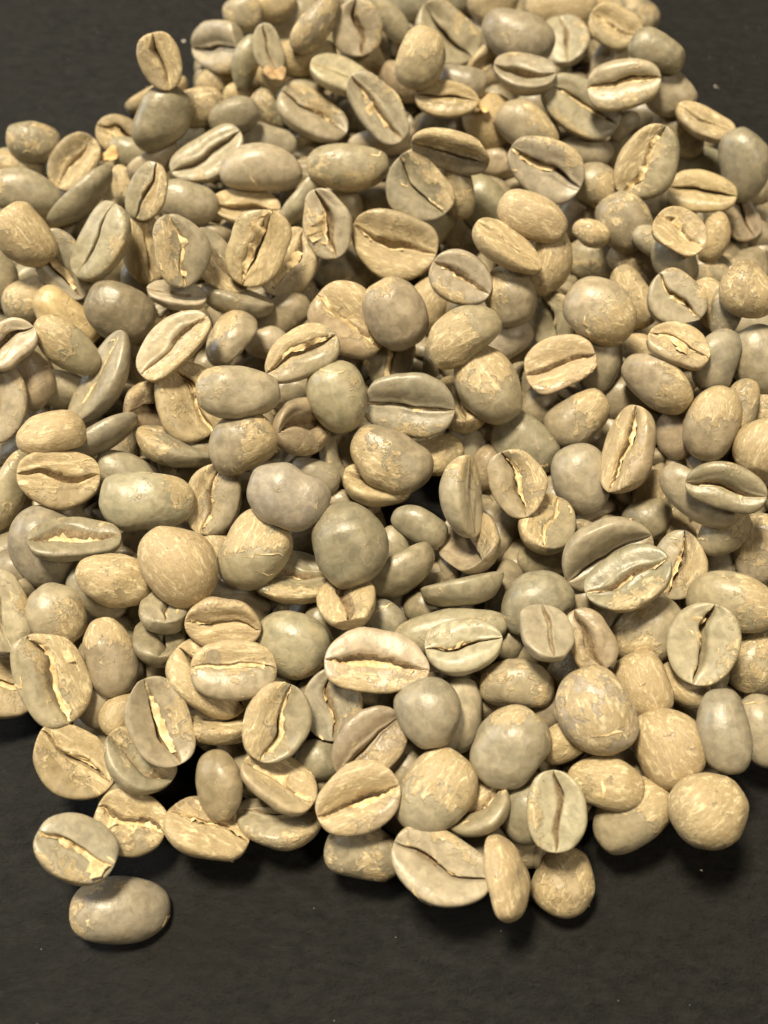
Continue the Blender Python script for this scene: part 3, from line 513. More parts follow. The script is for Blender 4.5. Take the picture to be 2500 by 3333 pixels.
(0.44,91.41,12.57,-130.2,37.3,-36.1,11.00,4.85,'g',0.00,0.00,0.00,0,1233,'half-buried grey-green bean, dome up, upper left of the yellow-topped dome near the top'),
(8.29,101.00,8.94,-126.9,-1.3,-1.7,15.48,8.92,'g',0.00,0.00,0.00,0,1234,'half-buried grey-green bean, dome up, just above the yellow-topped dome near the top'),
(10.25,88.44,10.48,20.6,32.0,-33.6,12.16,10.05,'p',0.00,1.00,0.00,1,1235,'pale grey bean, crease up, upper right of the yellow-topped dome near the top'),
(5.82,67.84,23.04,-159.0,-47.0,59.9,9.54,7.81,'m',0.87,-0.50,0.00,0,1236,'upright grey dome with a yellow top end, near the top middle'),
(-12.92,77.63,15.32,-129.4,-1.5,6.1,10.33,5.71,'o',0.00,0.00,0.00,0,1237,'orange-tan bean, dome up, just above the flat oval with a pale patch'),
(-4.30,80.81,12.13,-131.6,16.0,-12.2,8.53,6.95,'y',0.00,0.00,0.00,0,1238,'yellow-skinned bean, dome up, left of the yellow-topped dome near the top'),
(-7.03,73.94,14.13,7.5,16.4,-11.8,11.22,6.61,'p',0.00,1.00,0.00,1,1239,'pale grey bean, on edge, upper left of the cream-crested bean near the top'),
(-16.86,76.77,10.94,-111.3,10.7,-2.9,9.74,5.81,'o',0.00,0.00,0.00,0,1240,'half-buried orange-tan bean, dome up, left of the hollow shell-like bean'),
(-14.42,73.86,10.57,-122.3,-12.2,16.5,8.44,5.16,'g',0.00,0.00,0.00,0,1241,'half-buried grey-green bean, dome up, left of the cream-crested bean near the top'),
(-1.07,64.53,16.45,23.6,35.0,-38.3,12.60,7.11,'p',0.00,1.00,0.00,3,1242,'pale bean with a cream crest along its steep crease, near the top middle'),
(-12.16,68.89,10.41,4.7,24.0,-18.9,12.51,8.34,'p',0.00,1.00,0.00,2,1243,'pale grey bean, on edge, upper right of the large pale bean overhanging a gap'),
(-19.25,70.80,9.96,-132.3,37.7,-36.1,7.78,4.67,'m',0.00,0.00,0.00,0,1244,'small patchy bean, dome up, upper left of the flat oval with a pale patch'),
(3.32,76.01,11.60,-122.2,14.4,-14.0,8.91,6.57,'r',0.00,0.00,0.00,0,1245,'brownish bean, dome up, lower left of the yellow-topped dome near the top'),
(10.03,65.40,17.07,28.6,1.7,-5.6,10.22,5.78,'o',0.00,1.00,0.00,1,1246,'orange-tan shell-like bean lying crease up near the top middle'),
(12.36,68.55,17.08,-130.9,5.1,-9.4,8.21,6.57,'g',0.00,0.00,0.00,0,1247,'grey-green bean, dome up, upper right of the hollow shell-like bean'),
(-0.11,62.90,10.14,-79.0,-7.2,6.9,11.57,6.70,'p',0.00,0.00,0.00,0,1248,'pale grey bean, on edge, just below the cream-crested bean near the top'),
(10.03,49.49,22.34,85.8,8.5,-12.8,11.99,6.76,'m',0.00,1.00,0.00,1,1249,'patchy bean, on edge, upper right of the round bean with cream crease'),
(9.71,68.17,9.58,-132.5,1.8,-5.5,9.60,4.95,'d',0.00,0.00,0.00,0,1250,'half-buried shade-tinted bean, dome up, just below the hollow shell-like bean'),
(-5.56,51.91,16.08,-134.6,1.3,1.3,12.91,7.17,'m',-0.17,0.98,-0.00,0,1251,'flat oval grey bean, dome up, with a pale skin patch, upper middle'),
(4.81,46.03,17.08,25.0,31.5,-41.1,10.81,8.99,'g',0.00,1.00,0.00,3,1252,'round grey bean with cream chaff along its crease, in the upper middle'),
(10.80,47.41,16.15,-142.6,41.6,-69.8,9.49,5.24,'m',0.00,0.00,0.00,0,1253,'patchy bean, dome up, right of the round bean with cream crease'),
(15.77,49.28,10.83,-141.7,23.3,-33.8,10.54,7.61,'g',0.00,0.00,0.00,0,1254,'half-buried grey-green bean, dome up, lower left of the flat long-creased oval'),
(9.10,46.52,11.09,-140.8,-39.4,56.9,8.99,5.37,'g',0.00,0.00,0.00,0,1255,'small grey-green bean, dome up, lower right of the round bean with cream crease'),
(-12.40,49.85,11.24,-91.1,-29.9,42.3,10.39,4.68,'p',0.00,0.00,0.00,0,1256,'small pale grey bean, on edge, lower left of the flat oval with a pale patch'),
(-5.89,51.16,9.47,-155.7,37.6,-50.9,6.22,4.59,'p',0.00,0.00,0.00,0,1257,'half-buried pale grey bean, dome up, just below the flat oval with a pale patch'),
(-1.31,52.67,7.90,-136.2,0.3,0.3,8.54,6.30,'d',0.00,0.00,0.00,0,1258,'buried shade-tinted bean, dome up, lower right of the flat oval with a pale patch'),
(19.49,60.62,8.51,-134.2,-4.1,-4.2,7.93,4.88,'r',0.00,0.00,0.00,0,1259,'half-buried brownish bean, dome up, left of the flat long-creased oval'),
(17.60,65.59,12.73,-142.1,31.7,-41.2,9.39,8.18,'o',0.00,0.00,0.00,0,1260,'orange-tan bean, dome up, lower right of the hollow shell-like bean'),
(23.02,61.66,14.81,-124.8,17.2,-25.9,11.57,6.97,'m',0.64,-0.75,0.13,1,1261,'patchy bean, dome up, upper left of the flat long-creased oval'),
(22.41,69.53,17.89,1.8,1.8,-10.3,9.99,7.46,'p',0.00,1.00,0.00,1,1262,'pale grey bean, on edge, just below the big smooth dome near the top'),
(18.19,81.56,10.74,60.9,-32.5,25.2,9.23,7.01,'r',0.00,1.00,0.00,1,1263,'brownish bean, crease up, lower left of the big smooth dome near the top'),
(22.22,80.84,16.56,-129.3,11.7,-17.5,12.83,8.81,'g',0.00,0.00,0.00,0,1264,'big smooth grey-green bean, dome up, near the top edge'),
(32.19,89.32,8.43,17.2,9.1,-84.2,10.33,8.20,'g',0.00,1.00,0.00,1,1265,'grey-green bean, seen end-on, right of the big smooth dome near the top'),
(19.33,96.11,11.87,-127.0,-3.1,-4.1,9.19,7.55,'y',0.00,0.00,0.00,0,1266,'half-buried yellow-skinned bean, dome up, upper left of the big smooth dome near the top'),
(32.00,98.68,8.98,-127.0,-5.0,-6.6,12.88,8.20,'t',0.00,0.00,0.00,0,1267,'half-buried papery tan bean, dome up, upper right of the big smooth dome near the top'),
(40.15,102.62,6.56,-126.7,-6.1,-8.2,5.63,4.44,'y',0.00,0.00,0.00,0,1268,'half-buried yellow-skinned bean, dome up, just above the upright half-yellow creased bean'),
(39.11,85.53,14.66,33.4,13.1,-23.9,9.16,6.95,'y',0.00,1.00,0.00,1,1269,'yellow-skinned bean, crease up, just above the wide creased bean at top right'),
(45.42,98.95,7.23,-131.0,24.5,-34.5,9.79,7.09,'m',0.00,0.00,0.00,0,1270,'patchy bean, dome up, upper left of the smooth bean at the top right edge'),
(42.52,68.20,24.05,-128.7,9.1,-23.8,9.22,5.90,'g',0.00,0.00,0.00,0,1271,'smooth grey-green bean, dome up, at the top right rim against the slate'),
(39.54,83.96,9.32,5.5,-49.8,58.6,8.38,6.29,'m',0.00,-1.00,0.00,1,1272,'small patchy bean, crease up, upper left of the wide creased bean at top right'),
(37.74,65.07,20.27,34.8,-13.6,-3.5,11.36,7.57,'p',0.00,-1.00,0.00,2,1273,'wide pale bean with a level crease up, lying on a dome at top right'),
(44.87,66.11,18.28,-133.4,21.6,-36.8,9.88,7.23,'g',0.00,0.00,0.00,0,1274,'grey-green bean, dome up, right of the wide creased bean at top right'),
(31.83,66.77,14.34,27.2,14.6,-25.8,13.56,8.74,'g',0.00,-1.00,0.00,1,1275,'grey-green bean, crease up, lower left of the wide creased bean at top right'),
(38.96,64.70,12.97,-144.2,-35.3,23.2,5.58,3.62,'g',0.00,0.00,0.00,0,1276,'half-buried grey-green bean, dome up, just below the wide creased bean at top right'),
(33.00,62.15,9.75,-133.1,-3.1,-10.6,9.74,5.02,'g',0.00,0.00,0.00,0,1277,'small grey-green bean, dome up, upper right of the flat long-creased oval'),
(24.49,49.45,18.22,39.1,14.4,-25.5,12.12,8.60,'g',0.00,1.00,0.00,2,1278,'flat oval grey-green bean with a long diagonal crease, in the upper right'),
(32.89,48.26,15.86,-138.4,20.5,-36.5,8.53,6.40,'m',0.77,-0.64,0.00,0,1279,'patchy bean, dome up, right of the flat long-creased oval'),
(39.94,49.17,19.62,16.1,-44.8,49.9,11.46,8.67,'m',0.03,1.00,-0.00,2,1280,'large upright bean, half yellow and half grey either side of its crease, upper right'),
(47.74,62.97,12.24,-113.6,16.4,-34.1,9.65,6.48,'m',0.00,0.00,0.00,0,1281,'patchy bean, dome up, upper right of the upright half-yellow creased bean'),
(50.41,60.38,16.65,8.7,8.6,-27.9,9.96,5.27,'y',0.00,1.00,0.00,1,1282,'yellow-skinned bean, on edge, upper left of the smooth bean at the right rim'),
(52.32,61.42,7.93,-132.8,-7.0,-14.5,8.74,5.06,'g',0.00,0.00,0.00,0,1283,'half-buried grey-green bean, dome up, just above the orange-tinted bean at upper right'),
(56.44,53.35,15.33,-149.9,39.5,-71.3,11.43,7.81,'g',0.00,0.00,0.00,0,1284,'smooth upright grey-green dome on the upper right rim of the heap'),
(49.78,49.68,12.83,26.1,-5.3,-16.6,10.59,6.67,'o',0.00,1.00,0.00,1,1285,'orange-tan bean, crease up, near the upper right rim of the heap'),
(56.79,50.17,7.81,17.2,29.0,-56.9,9.53,5.51,'r',0.00,-1.00,0.00,1,1286,'small brownish bean, crease up, lower right of the orange-tinted bean at upper right'),
(50.23,39.88,13.83,172.9,-44.1,76.6,7.58,4.49,'o',0.00,0.00,0.00,0,1287,'small orange-tan bean, dome up, just below the orange-tinted bean at upper right'),
(42.00,33.37,21.70,17.5,13.5,-35.4,7.92,6.86,'y',0.00,-1.00,0.00,2,1288,'yellow-skinned bean, crease up, lower left of the orange-tinted bean at upper right'),
(35.97,40.04,16.85,-146.7,30.8,-55.3,9.26,7.74,'m',0.00,0.00,0.00,0,1289,'patchy bean, dome up, lower left of the upright half-yellow creased bean'),
(30.75,38.13,16.46,-127.1,6.0,-21.6,5.79,3.99,'y',0.00,0.00,0.00,0,1290,'small yellow-skinned bean, dome up, left of the orange-tinted bean at upper right'),
(21.05,34.92,23.32,-137.8,11.7,-23.4,10.51,6.83,'t',0.00,0.00,0.00,0,1291,'papery tan bean, dome up, just below the flat long-creased oval'),
(30.27,47.42,10.74,-161.8,-40.8,49.4,8.30,6.12,'g',0.00,0.00,0.00,0,1292,'half-buried grey-green bean, dome up, lower right of the flat long-creased oval'),
(39.15,35.72,17.45,-129.4,17.3,-38.6,5.85,3.95,'p',0.00,0.00,0.00,0,1293,'small pale grey bean, dome up, lower left of the smooth bean at the right rim'),
(43.70,51.46,9.78,-134.7,4.6,-23.5,7.70,5.92,'d',0.00,0.00,0.00,0,1294,'buried shade-tinted bean, dome up, just below the upright half-yellow creased bean'),
(39.41,62.94,9.30,-133.1,-8.0,-8.5,6.42,4.74,'d',0.00,0.00,0.00,0,1295,'buried shade-tinted bean, dome up, upper left of the upright half-yellow creased bean'),
(44.32,70.49,9.25,-131.5,-8.5,-9.5,8.89,5.77,'d',0.00,0.00,0.00,0,1296,'buried shade-tinted bean, dome up, lower right of the wide creased bean at top right'),
(26.10,74.05,8.44,-131.4,-4.9,-5.6,7.74,5.37,'d',0.00,0.00,0.00,0,1297,'half-buried shade-tinted bean, dome up, just above the flat long-creased oval'),
(54.95,26.43,9.95,-140.0,-11.2,-15.4,7.17,4.42,'g',0.00,0.00,0.00,0,1298,'buried grey-green bean, dome up, just below the yellow dome at the right edge'),
(46.95,23.97,11.82,-131.5,-12.7,-9.9,6.78,4.88,'g',0.00,0.00,0.00,0,1299,'small grey-green bean, dome up, upper right of the plain grey oval dome'),
]
UNDER = [
(-80.24,32.21,2.94,-179.4,12.7,111.0,9.25,6.95),
(-77.00,39.28,2.74,48.8,-9.1,173.2,8.84,6.86),
(-80.31,46.83,2.84,-58.3,7.1,-60.7,8.26,6.25),
(-80.29,54.38,4.30,158.4,-38.8,-160.0,8.50,6.44),
(-79.68,62.16,2.93,-19.1,-16.7,104.8,9.19,7.07),
(-68.62,1.12,3.74,-81.9,25.0,-22.0,9.38,6.66),
(-70.02,8.38,2.90,59.5,-2.3,20.2,8.77,6.43),
(-71.05,16.69,4.56,29.9,65.9,-47.6,9.39,7.06),
(-71.89,24.40,3.61,86.3,-15.4,63.9,8.17,6.41),
(-69.74,29.82,4.20,122.7,-7.9,-74.4,9.11,7.17),
(-72.23,36.64,2.92,148.7,8.8,86.2,8.21,6.16),
(-70.17,46.23,3.55,131.2,-13.6,-164.6,9.75,6.84),
(-70.74,54.03,2.73,155.7,-1.2,172.2,8.61,6.04),
(-70.54,64.04,3.74,-29.1,-36.8,-21.5,9.84,7.17),
(-66.69,-24.53,4.65,-121.2,-49.0,-38.2,8.69,6.76),
(-63.54,-16.49,3.96,148.2,-20.6,108.4,9.60,7.54),
(-62.86,-7.33,3.54,81.8,8.6,126.5,9.86,6.96),
(-64.02,1.45,4.85,172.9,37.5,-65.1,9.75,7.36),
(-63.76,7.10,3.01,51.3,11.5,122.1,8.99,6.64),
(-62.53,16.58,3.92,35.4,-49.2,0.7,9.08,7.23),
(-63.37,24.34,4.19,87.7,-2.0,-176.3,10.05,7.92),
(-63.28,32.66,3.69,91.5,-0.9,149.9,9.06,6.79),
(-63.20,38.49,2.05,-3.4,2.5,-53.5,8.27,5.96),
(-63.81,46.90,3.62,174.6,-20.7,157.5,9.64,6.81),
(-62.39,56.16,3.03,-20.3,-2.6,-58.9,8.37,6.18),
(-63.82,63.67,3.43,-89.6,5.4,154.2,8.11,6.40),
(-54.48,-22.55,4.22,-42.9,-41.5,127.1,10.09,7.43),
(-55.93,-16.25,3.07,-173.1,14.0,-144.0,10.10,7.69),
(-57.80,-8.42,3.56,82.5,13.1,-11.2,8.90,6.25),
(-57.18,0.84,2.55,6.0,3.3,-72.2,8.48,6.01),
(-56.34,8.90,3.15,-38.8,-16.3,139.7,9.57,7.41),
(-56.86,12.77,3.90,-55.9,-17.9,121.8,8.95,7.03),
(-56.21,20.96,5.47,150.9,-73.7,-146.5,9.63,7.57),
(-56.40,32.49,2.01,-12.8,9.1,85.9,8.56,6.80),
(-57.48,40.95,3.81,144.2,-19.8,-25.4,8.92,7.07),
(-56.49,44.93,2.53,39.9,-9.4,174.0,9.03,6.33),
(-55.10,56.85,2.71,177.9,6.2,135.3,8.24,6.17),
(-46.70,-22.40,3.98,72.1,-10.0,115.8,9.81,7.67),
(-48.41,-15.75,4.71,-6.2,74.6,111.3,9.61,7.47),
(-46.59,-8.45,3.82,50.9,-44.8,143.3,8.79,6.73),
(-49.25,-0.83,3.23,67.3,-3.1,-61.2,8.97,6.75),
(-48.28,6.87,2.37,0.3,8.7,100.7,10.07,7.35),
(-45.59,15.31,5.02,79.4,-46.5,16.1,9.68,7.51),
(-47.47,21.87,2.93,62.4,3.3,157.8,8.64,6.30),
(-49.73,30.28,3.83,134.2,1.2,-124.5,9.88,7.12),
(-47.19,38.66,2.67,-6.8,4.8,-162.4,9.10,6.81),
(-49.90,46.21,2.65,56.4,-11.6,-179.3,8.73,6.32),
(-49.30,55.34,4.02,-94.3,-22.9,156.6,10.02,7.08),
(-46.71,62.48,3.93,-92.7,-15.7,-162.6,8.89,7.01),
(-41.18,-24.84,3.39,-58.6,-18.8,86.5,8.93,6.55),
(-40.03,-14.05,2.56,176.9,-9.0,35.1,9.05,6.87),
(-41.01,-5.52,3.78,75.7,3.0,96.9,9.75,7.44),
(-40.15,1.32,3.92,-83.9,-6.2,-21.1,9.93,7.77),
(-40.72,5.21,2.98,-72.5,-2.7,132.1,8.17,5.95),
(-40.69,15.72,4.04,-80.3,26.1,-51.1,8.60,6.66),
(-40.46,22.92,3.57,-81.7,0.8,18.7,8.71,6.61),
(-40.03,33.09,4.00,-161.0,-27.6,-55.3,8.84,6.58),
(-38.89,37.87,4.50,-169.7,33.4,-106.2,10.07,7.94),
(-42.72,46.86,3.24,159.8,-13.1,-98.0,8.73,6.84),
(-40.70,52.94,4.36,134.4,13.7,51.1,9.66,7.13),
(-41.82,61.83,3.80,-141.3,-10.3,-136.6,9.50,7.24),
(-39.42,70.00,3.47,154.9,-0.1,-59.5,9.97,7.57),
(-32.53,-40.88,3.92,-110.0,-20.9,-126.1,9.11,6.44),
(-33.99,-29.75,3.24,38.9,-32.4,17.7,9.05,6.93),
(-30.08,-24.08,3.73,87.8,0.1,-10.0,9.13,6.97),
(-31.98,-15.76,4.65,-114.9,-16.9,-139.0,9.62,7.10),
(-32.71,-8.52,4.31,-126.1,10.7,73.9,9.43,7.39),
(-33.10,1.59,3.50,30.0,-25.8,143.8,10.11,7.84),
(-32.18,8.77,3.94,68.0,-22.6,163.4,8.70,6.91),
(-32.66,17.18,4.25,75.4,-36.2,39.9,9.92,7.10),
(-30.45,21.32,2.97,-29.6,3.6,-117.4,9.66,6.78),
(-32.27,31.10,2.09,21.2,6.5,179.4,8.44,6.31),
(-32.41,41.44,2.58,-43.1,-6.6,-130.0,9.51,7.11),
(-30.92,46.18,3.88,-152.6,17.6,-132.2,9.30,6.72),
(-33.79,55.94,4.98,-92.2,-42.8,-108.6,10.01,7.65),
(-32.42,63.65,3.02,-47.4,-17.6,144.0,8.48,6.66),
(-32.74,69.43,1.85,11.1,1.7,-93.9,8.24,5.84),
(-34.05,76.94,2.78,160.7,10.7,-65.2,9.10,6.46),
(-30.90,86.08,3.45,71.9,4.7,131.7,8.70,6.94),
(-24.24,-30.01,4.07,114.8,3.5,-9.6,9.48,7.34),
(-25.28,-20.38,2.44,20.9,-4.2,-136.7,9.42,6.96),
(-25.19,-17.15,3.61,-70.3,16.1,-34.0,9.99,7.47),
(-23.64,-6.87,2.89,156.5,5.1,-36.3,8.89,6.48),
(-26.24,0.41,2.46,-18.9,-24.6,-37.2,8.62,6.48),
(-25.33,8.98,3.10,-22.8,12.0,148.6,9.90,7.71),
(-25.42,14.82,3.96,-138.8,-10.5,-48.1,9.78,7.40),
(-24.75,23.05,4.46,100.2,-13.2,-108.6,9.63,7.60),
(-27.88,31.55,2.11,-4.1,-4.1,-164.3,9.32,6.90),
(-25.07,40.13,4.38,-88.7,-20.4,40.7,9.32,6.92),
(-24.44,47.24,3.52,-143.9,-0.0,178.1,9.34,7.16),
(-24.68,56.80,3.32,12.8,-28.3,43.5,9.33,7.29),
(-24.92,60.86,3.89,-24.5,-54.0,-133.3,8.95,7.15),
(-24.76,69.70,4.41,-103.1,13.1,88.9,9.90,7.80),
(-24.18,79.42,3.13,93.0,0.4,84.6,8.25,5.98),
(-26.21,85.76,2.14,-15.0,-6.9,-84.6,8.56,6.52),
(-24.72,93.38,4.35,124.6,-9.2,-48.8,9.83,7.63),
(-17.05,-38.34,2.73,-9.2,-20.5,-78.5,8.41,6.39),
(-16.02,-30.04,2.79,37.3,5.9,-38.4,8.55,5.98),
(-16.57,-23.42,3.97,-102.9,-17.8,-144.7,8.15,6.30),
(-18.47,-15.79,2.97,158.6,-14.1,139.2,8.73,6.22),
(-16.87,-6.59,1.92,-12.3,-0.6,169.0,8.37,6.60),
(-16.48,0.54,4.61,-132.1,-55.3,62.3,9.28,6.61),
(-18.01,6.22,3.77,-47.2,-3.0,72.7,9.42,7.23),
(-15.23,16.41,3.61,117.4,-6.0,23.2,8.62,6.41),
(-16.11,22.20,3.85,-159.9,-20.4,98.2,10.08,7.73),
(-17.99,32.06,3.04,46.3,-14.1,129.6,9.99,7.37),
(-17.64,37.89,3.45,-147.6,-4.6,-136.2,8.42,6.59),
(-16.20,45.27,4.30,-138.2,28.1,161.9,9.49,6.66),
(-17.59,55.94,3.79,-161.8,19.8,151.3,9.94,7.49),
(-16.27,61.16,3.58,-149.1,9.1,137.1,8.90,6.98),
(-19.16,72.34,2.54,47.6,-5.0,-141.2,8.23,5.95),
(-17.40,77.50,3.40,-139.9,13.8,-111.4,9.67,6.77),
(-16.34,86.27,2.33,23.0,11.9,-118.6,8.58,6.09),
(-16.86,93.01,3.45,-145.6,7.2,88.8,8.90,6.63),
(-9.26,-39.57,3.81,162.8,27.9,-156.3,8.49,6.53),
(-10.15,-32.61,2.21,3.5,-16.0,-29.0,9.12,7.20),
(-10.75,-22.31,3.04,34.6,22.8,-137.7,9.65,6.85),
(-8.53,-15.01,2.64,4.5,-13.6,89.6,9.77,7.04),
(-9.97,-10.31,2.93,-173.7,3.0,-130.3,8.83,6.39),
(-8.14,-0.52,3.56,46.7,-30.3,-147.1,8.93,6.99),
(-8.30,5.96,2.49,0.7,30.6,135.2,8.30,6.42),
(-8.10,15.53,2.41,26.2,-16.8,-166.3,8.23,6.35),
(-10.81,25.00,2.83,-59.6,-1.5,-139.7,8.28,6.53),
(-9.25,32.43,3.56,-55.2,-34.0,58.4,8.84,6.29),
(-8.73,39.17,3.08,-34.8,-4.0,116.7,10.04,7.23),
(-9.75,44.65,3.44,84.5,1.3,135.7,9.28,6.56),
(-10.97,55.17,3.31,143.5,-3.6,48.5,9.87,7.03),
(-7.93,63.22,2.78,68.0,-2.3,122.7,8.98,6.36),
(-11.41,67.65,3.22,54.2,-29.1,131.2,8.18,6.04),
(-9.86,78.05,4.28,123.9,14.6,-27.6,9.30,7.39),
(-10.54,87.20,2.74,-31.9,-16.8,98.7,9.50,7.57),
(-10.88,91.91,3.95,129.1,17.7,-101.4,9.09,6.76),
(0.22,-37.82,3.42,-151.2,24.7,-148.9,8.19,5.76),
(1.09,-31.09,4.12,-6.4,1.1,-100.0,9.35,6.94),
(0.89,-23.50,3.52,137.0,-2.4,116.7,8.58,6.77),
(-0.19,-14.08,3.69,98.3,-1.3,27.8,9.77,7.06),
(-1.80,-8.44,3.85,104.4,-9.6,-150.9,8.64,6.21),
(-2.73,1.76,3.84,91.2,5.5,98.9,9.09,7.14),
(-0.99,7.89,4.68,110.1,-37.2,-83.9,9.73,7.23),
(-3.09,14.60,3.95,-95.2,-28.1,86.3,8.95,6.82),
(-1.24,22.42,3.93,-119.3,2.0,-8.4,8.58,6.58),
(0.59,32.13,3.56,-171.0,-21.3,-96.0,9.13,6.93),
(-0.40,39.48,3.63,31.7,-46.7,145.3,8.96,6.67),
(0.03,47.07,3.66,-86.4,-9.0,130.1,9.27,6.92),
(0.51,55.54,3.88,-23.4,-47.3,35.5,9.07,6.77),
(-2.66,62.73,3.06,-46.7,-2.1,156.5,9.58,7.08),
(-2.87,69.11,2.40,-27.7,10.7,-79.9,9.09,7.22),
(-0.62,78.02,2.48,-15.5,-15.3,118.8,8.54,6.06),
(0.42,86.58,2.13,-0.4,-3.0,-122.8,8.29,6.42),
(-1.91,92.93,3.44,-48.4,-6.6,-161.0,9.60,7.51),
(6.40,-38.67,4.16,-74.1,62.7,-16.5,8.29,5.80),
(5.13,-30.71,5.74,-113.0,-73.6,-72.9,10.03,8.00),
(5.11,-23.32,3.35,136.9,7.3,80.9,8.28,6.33),
(6.89,-15.27,3.60,40.1,36.9,37.3,9.08,6.99),
(6.54,15.16,2.56,167.0,7.5,101.1,8.69,6.34),
(8.68,24.03,3.01,-168.5,9.9,-37.2,8.50,6.79),
(6.83,32.26,3.99,80.8,16.5,-29.5,9.95,7.37),
(3.74,40.94,4.10,64.4,-41.3,-129.7,10.00,7.13),
(5.96,45.37,3.30,74.7,15.6,-147.1,8.63,6.48),
(6.23,56.37,3.30,-75.0,-8.7,69.5,8.87,6.57),
(7.46,63.22,3.38,68.3,-18.4,65.7,9.80,7.20),
(6.87,70.90,3.43,-139.4,-4.3,-117.0,8.73,6.31),
(6.82,77.73,5.24,-149.2,62.8,87.7,9.51,7.32),
(5.98,83.30,3.09,-165.1,21.3,64.0,8.49,6.02),
(6.02,96.14,2.82,-161.6,-6.9,-178.4,8.71,6.76),
(15.38,-46.97,3.25,-156.2,-17.1,65.9,8.83,6.25),
(15.01,-38.25,4.93,-135.3,-19.8,-105.5,9.92,7.52),
(12.84,-31.02,4.18,-6.0,-70.7,-75.0,8.67,6.42),
(14.66,-22.71,3.10,-54.7,9.2,-30.1,9.99,7.10),
(12.46,-15.34,3.21,56.7,35.3,133.4,8.26,6.23),
(15.22,-8.36,3.49,84.8,17.8,51.0,9.29,6.60),
(14.60,-1.31,3.72,-120.1,16.3,142.6,8.35,6.09),
(14.82,8.76,4.63,-102.0,58.4,-71.5,8.97,7.11),
(13.12,17.54,2.67,1.4,-24.1,131.9,9.01,6.99),
(15.98,23.14,2.25,-45.4,-5.1,39.4,8.48,6.11),
(13.87,28.35,2.48,-34.9,-12.4,-32.3,8.61,6.45),
(15.92,39.91,4.42,143.9,25.6,37.7,9.12,7.02),
(12.85,48.37,3.44,-60.2,-7.0,63.2,9.50,7.51),
(14.97,56.64,3.04,-171.7,-0.4,78.6,9.27,6.86),
(14.81,60.90,2.86,-23.3,-14.0,-164.5,8.46,6.32),
(11.43,70.77,2.84,-51.6,-0.1,-128.4,9.52,7.07),
(15.39,75.82,3.28,50.9,6.2,71.4,9.69,7.60),
(13.09,86.38,2.55,-17.0,16.8,38.1,9.33,6.72),
(14.72,94.08,2.42,1.4,4.7,-86.1,9.21,6.56),
(21.12,-38.52,2.53,2.9,-8.2,5.5,8.14,5.71),
(23.43,-28.48,3.08,-45.1,-19.1,-165.0,8.91,6.24),
(19.86,-24.41,4.87,-161.6,-53.8,132.5,9.34,6.63),
(22.00,-14.87,3.72,114.3,3.6,-31.4,8.51,6.50),
(23.52,-8.09,3.05,157.3,2.3,107.1,9.92,7.21),
(23.48,-0.33,3.74,-143.5,-14.8,-32.2,8.53,6.62),
(22.76,8.34,1.99,-24.4,-1.5,-4.7,8.41,6.18),
(21.69,16.48,3.65,-136.7,-4.0,-118.3,8.83,6.47),
(21.02,24.65,3.40,-31.4,29.4,-155.7,9.08,7.02),
(20.41,30.37,4.02,-139.4,-27.4,-70.1,8.54,6.64),
(21.54,39.22,3.49,103.7,-7.5,11.4,8.50,6.06),
(22.87,46.71,3.82,74.9,10.3,-114.6,9.95,7.55),
(22.26,56.27,2.52,169.5,1.0,33.2,8.61,6.53),
(23.07,63.03,3.55,10.7,-41.8,-159.1,9.20,7.28),
(21.81,69.43,2.39,27.6,-14.6,2.2,8.19,6.31),
(21.84,79.10,3.77,-103.6,3.0,-114.8,9.58,6.81),
(21.76,86.64,2.32,-2.9,10.5,-87.1,9.11,6.60),
(21.64,94.37,4.11,-57.0,36.0,-2.3,9.71,6.92),
(30.15,-39.64,3.92,101.6,-11.3,-55.8,9.25,6.71),
(28.39,-30.36,4.58,-154.0,-33.0,30.3,9.49,6.85),
(29.01,-22.37,4.19,-94.4,-14.1,-26.6,9.80,7.19),
(30.06,-13.51,4.11,-132.6,16.6,145.3,9.29,6.63),
(29.63,-9.35,3.26,13.1,-38.7,57.4,8.12,6.46),
(29.51,0.04,4.17,126.7,7.7,178.6,9.92,7.05),
(29.32,8.80,2.81,-24.1,-11.7,167.9,8.92,6.25),
(28.13,15.22,3.04,19.4,27.1,-33.1,9.88,7.04),
(29.59,25.35,3.49,-158.8,12.0,54.4,9.17,6.88),
(29.39,29.66,3.60,-88.6,8.6,84.5,8.85,6.80),
(29.91,41.02,3.43,-138.6,-12.5,-43.2,8.15,6.27),
(30.55,47.63,3.29,31.1,35.2,80.2,9.09,6.78),
(31.05,55.48,3.74,122.4,-5.6,127.3,8.37,6.58),
(29.63,61.87,3.94,-125.8,3.5,-108.2,9.80,7.25),
(30.65,68.10,4.50,-118.3,13.3,-65.7,10.11,7.15),
(28.42,77.06,3.73,127.3,6.8,-118.9,8.95,6.59),
(31.97,85.29,3.44,95.0,-5.5,-127.8,8.33,6.10),
(30.82,92.10,3.02,-74.9,13.3,-110.2,8.37,6.20),
(37.53,-39.08,4.99,-118.2,16.0,-149.2,9.50,7.55),
(37.86,-31.96,3.12,66.9,-12.1,-45.3,8.80,6.44),
(36.81,-23.29,2.56,15.2,-4.7,14.5,9.87,7.59),
(37.78,-16.49,3.84,-87.9,8.4,-83.5,9.00,7.04),
(37.92,-6.34,2.80,-177.0,9.1,116.2,9.33,6.71),
(38.44,1.19,2.32,178.1,-0.9,-60.3,9.66,7.01),
(36.56,7.91,2.90,156.3,3.9,-84.0,9.36,6.95),
(38.16,14.95,4.07,-165.3,33.6,168.6,9.19,6.49),
(35.59,22.51,3.53,124.5,1.6,-68.1,8.58,6.27),
(39.64,33.10,2.93,49.2,-26.6,118.2,8.73,6.41),
(38.15,39.51,3.33,-39.8,7.6,-17.2,9.50,7.01),
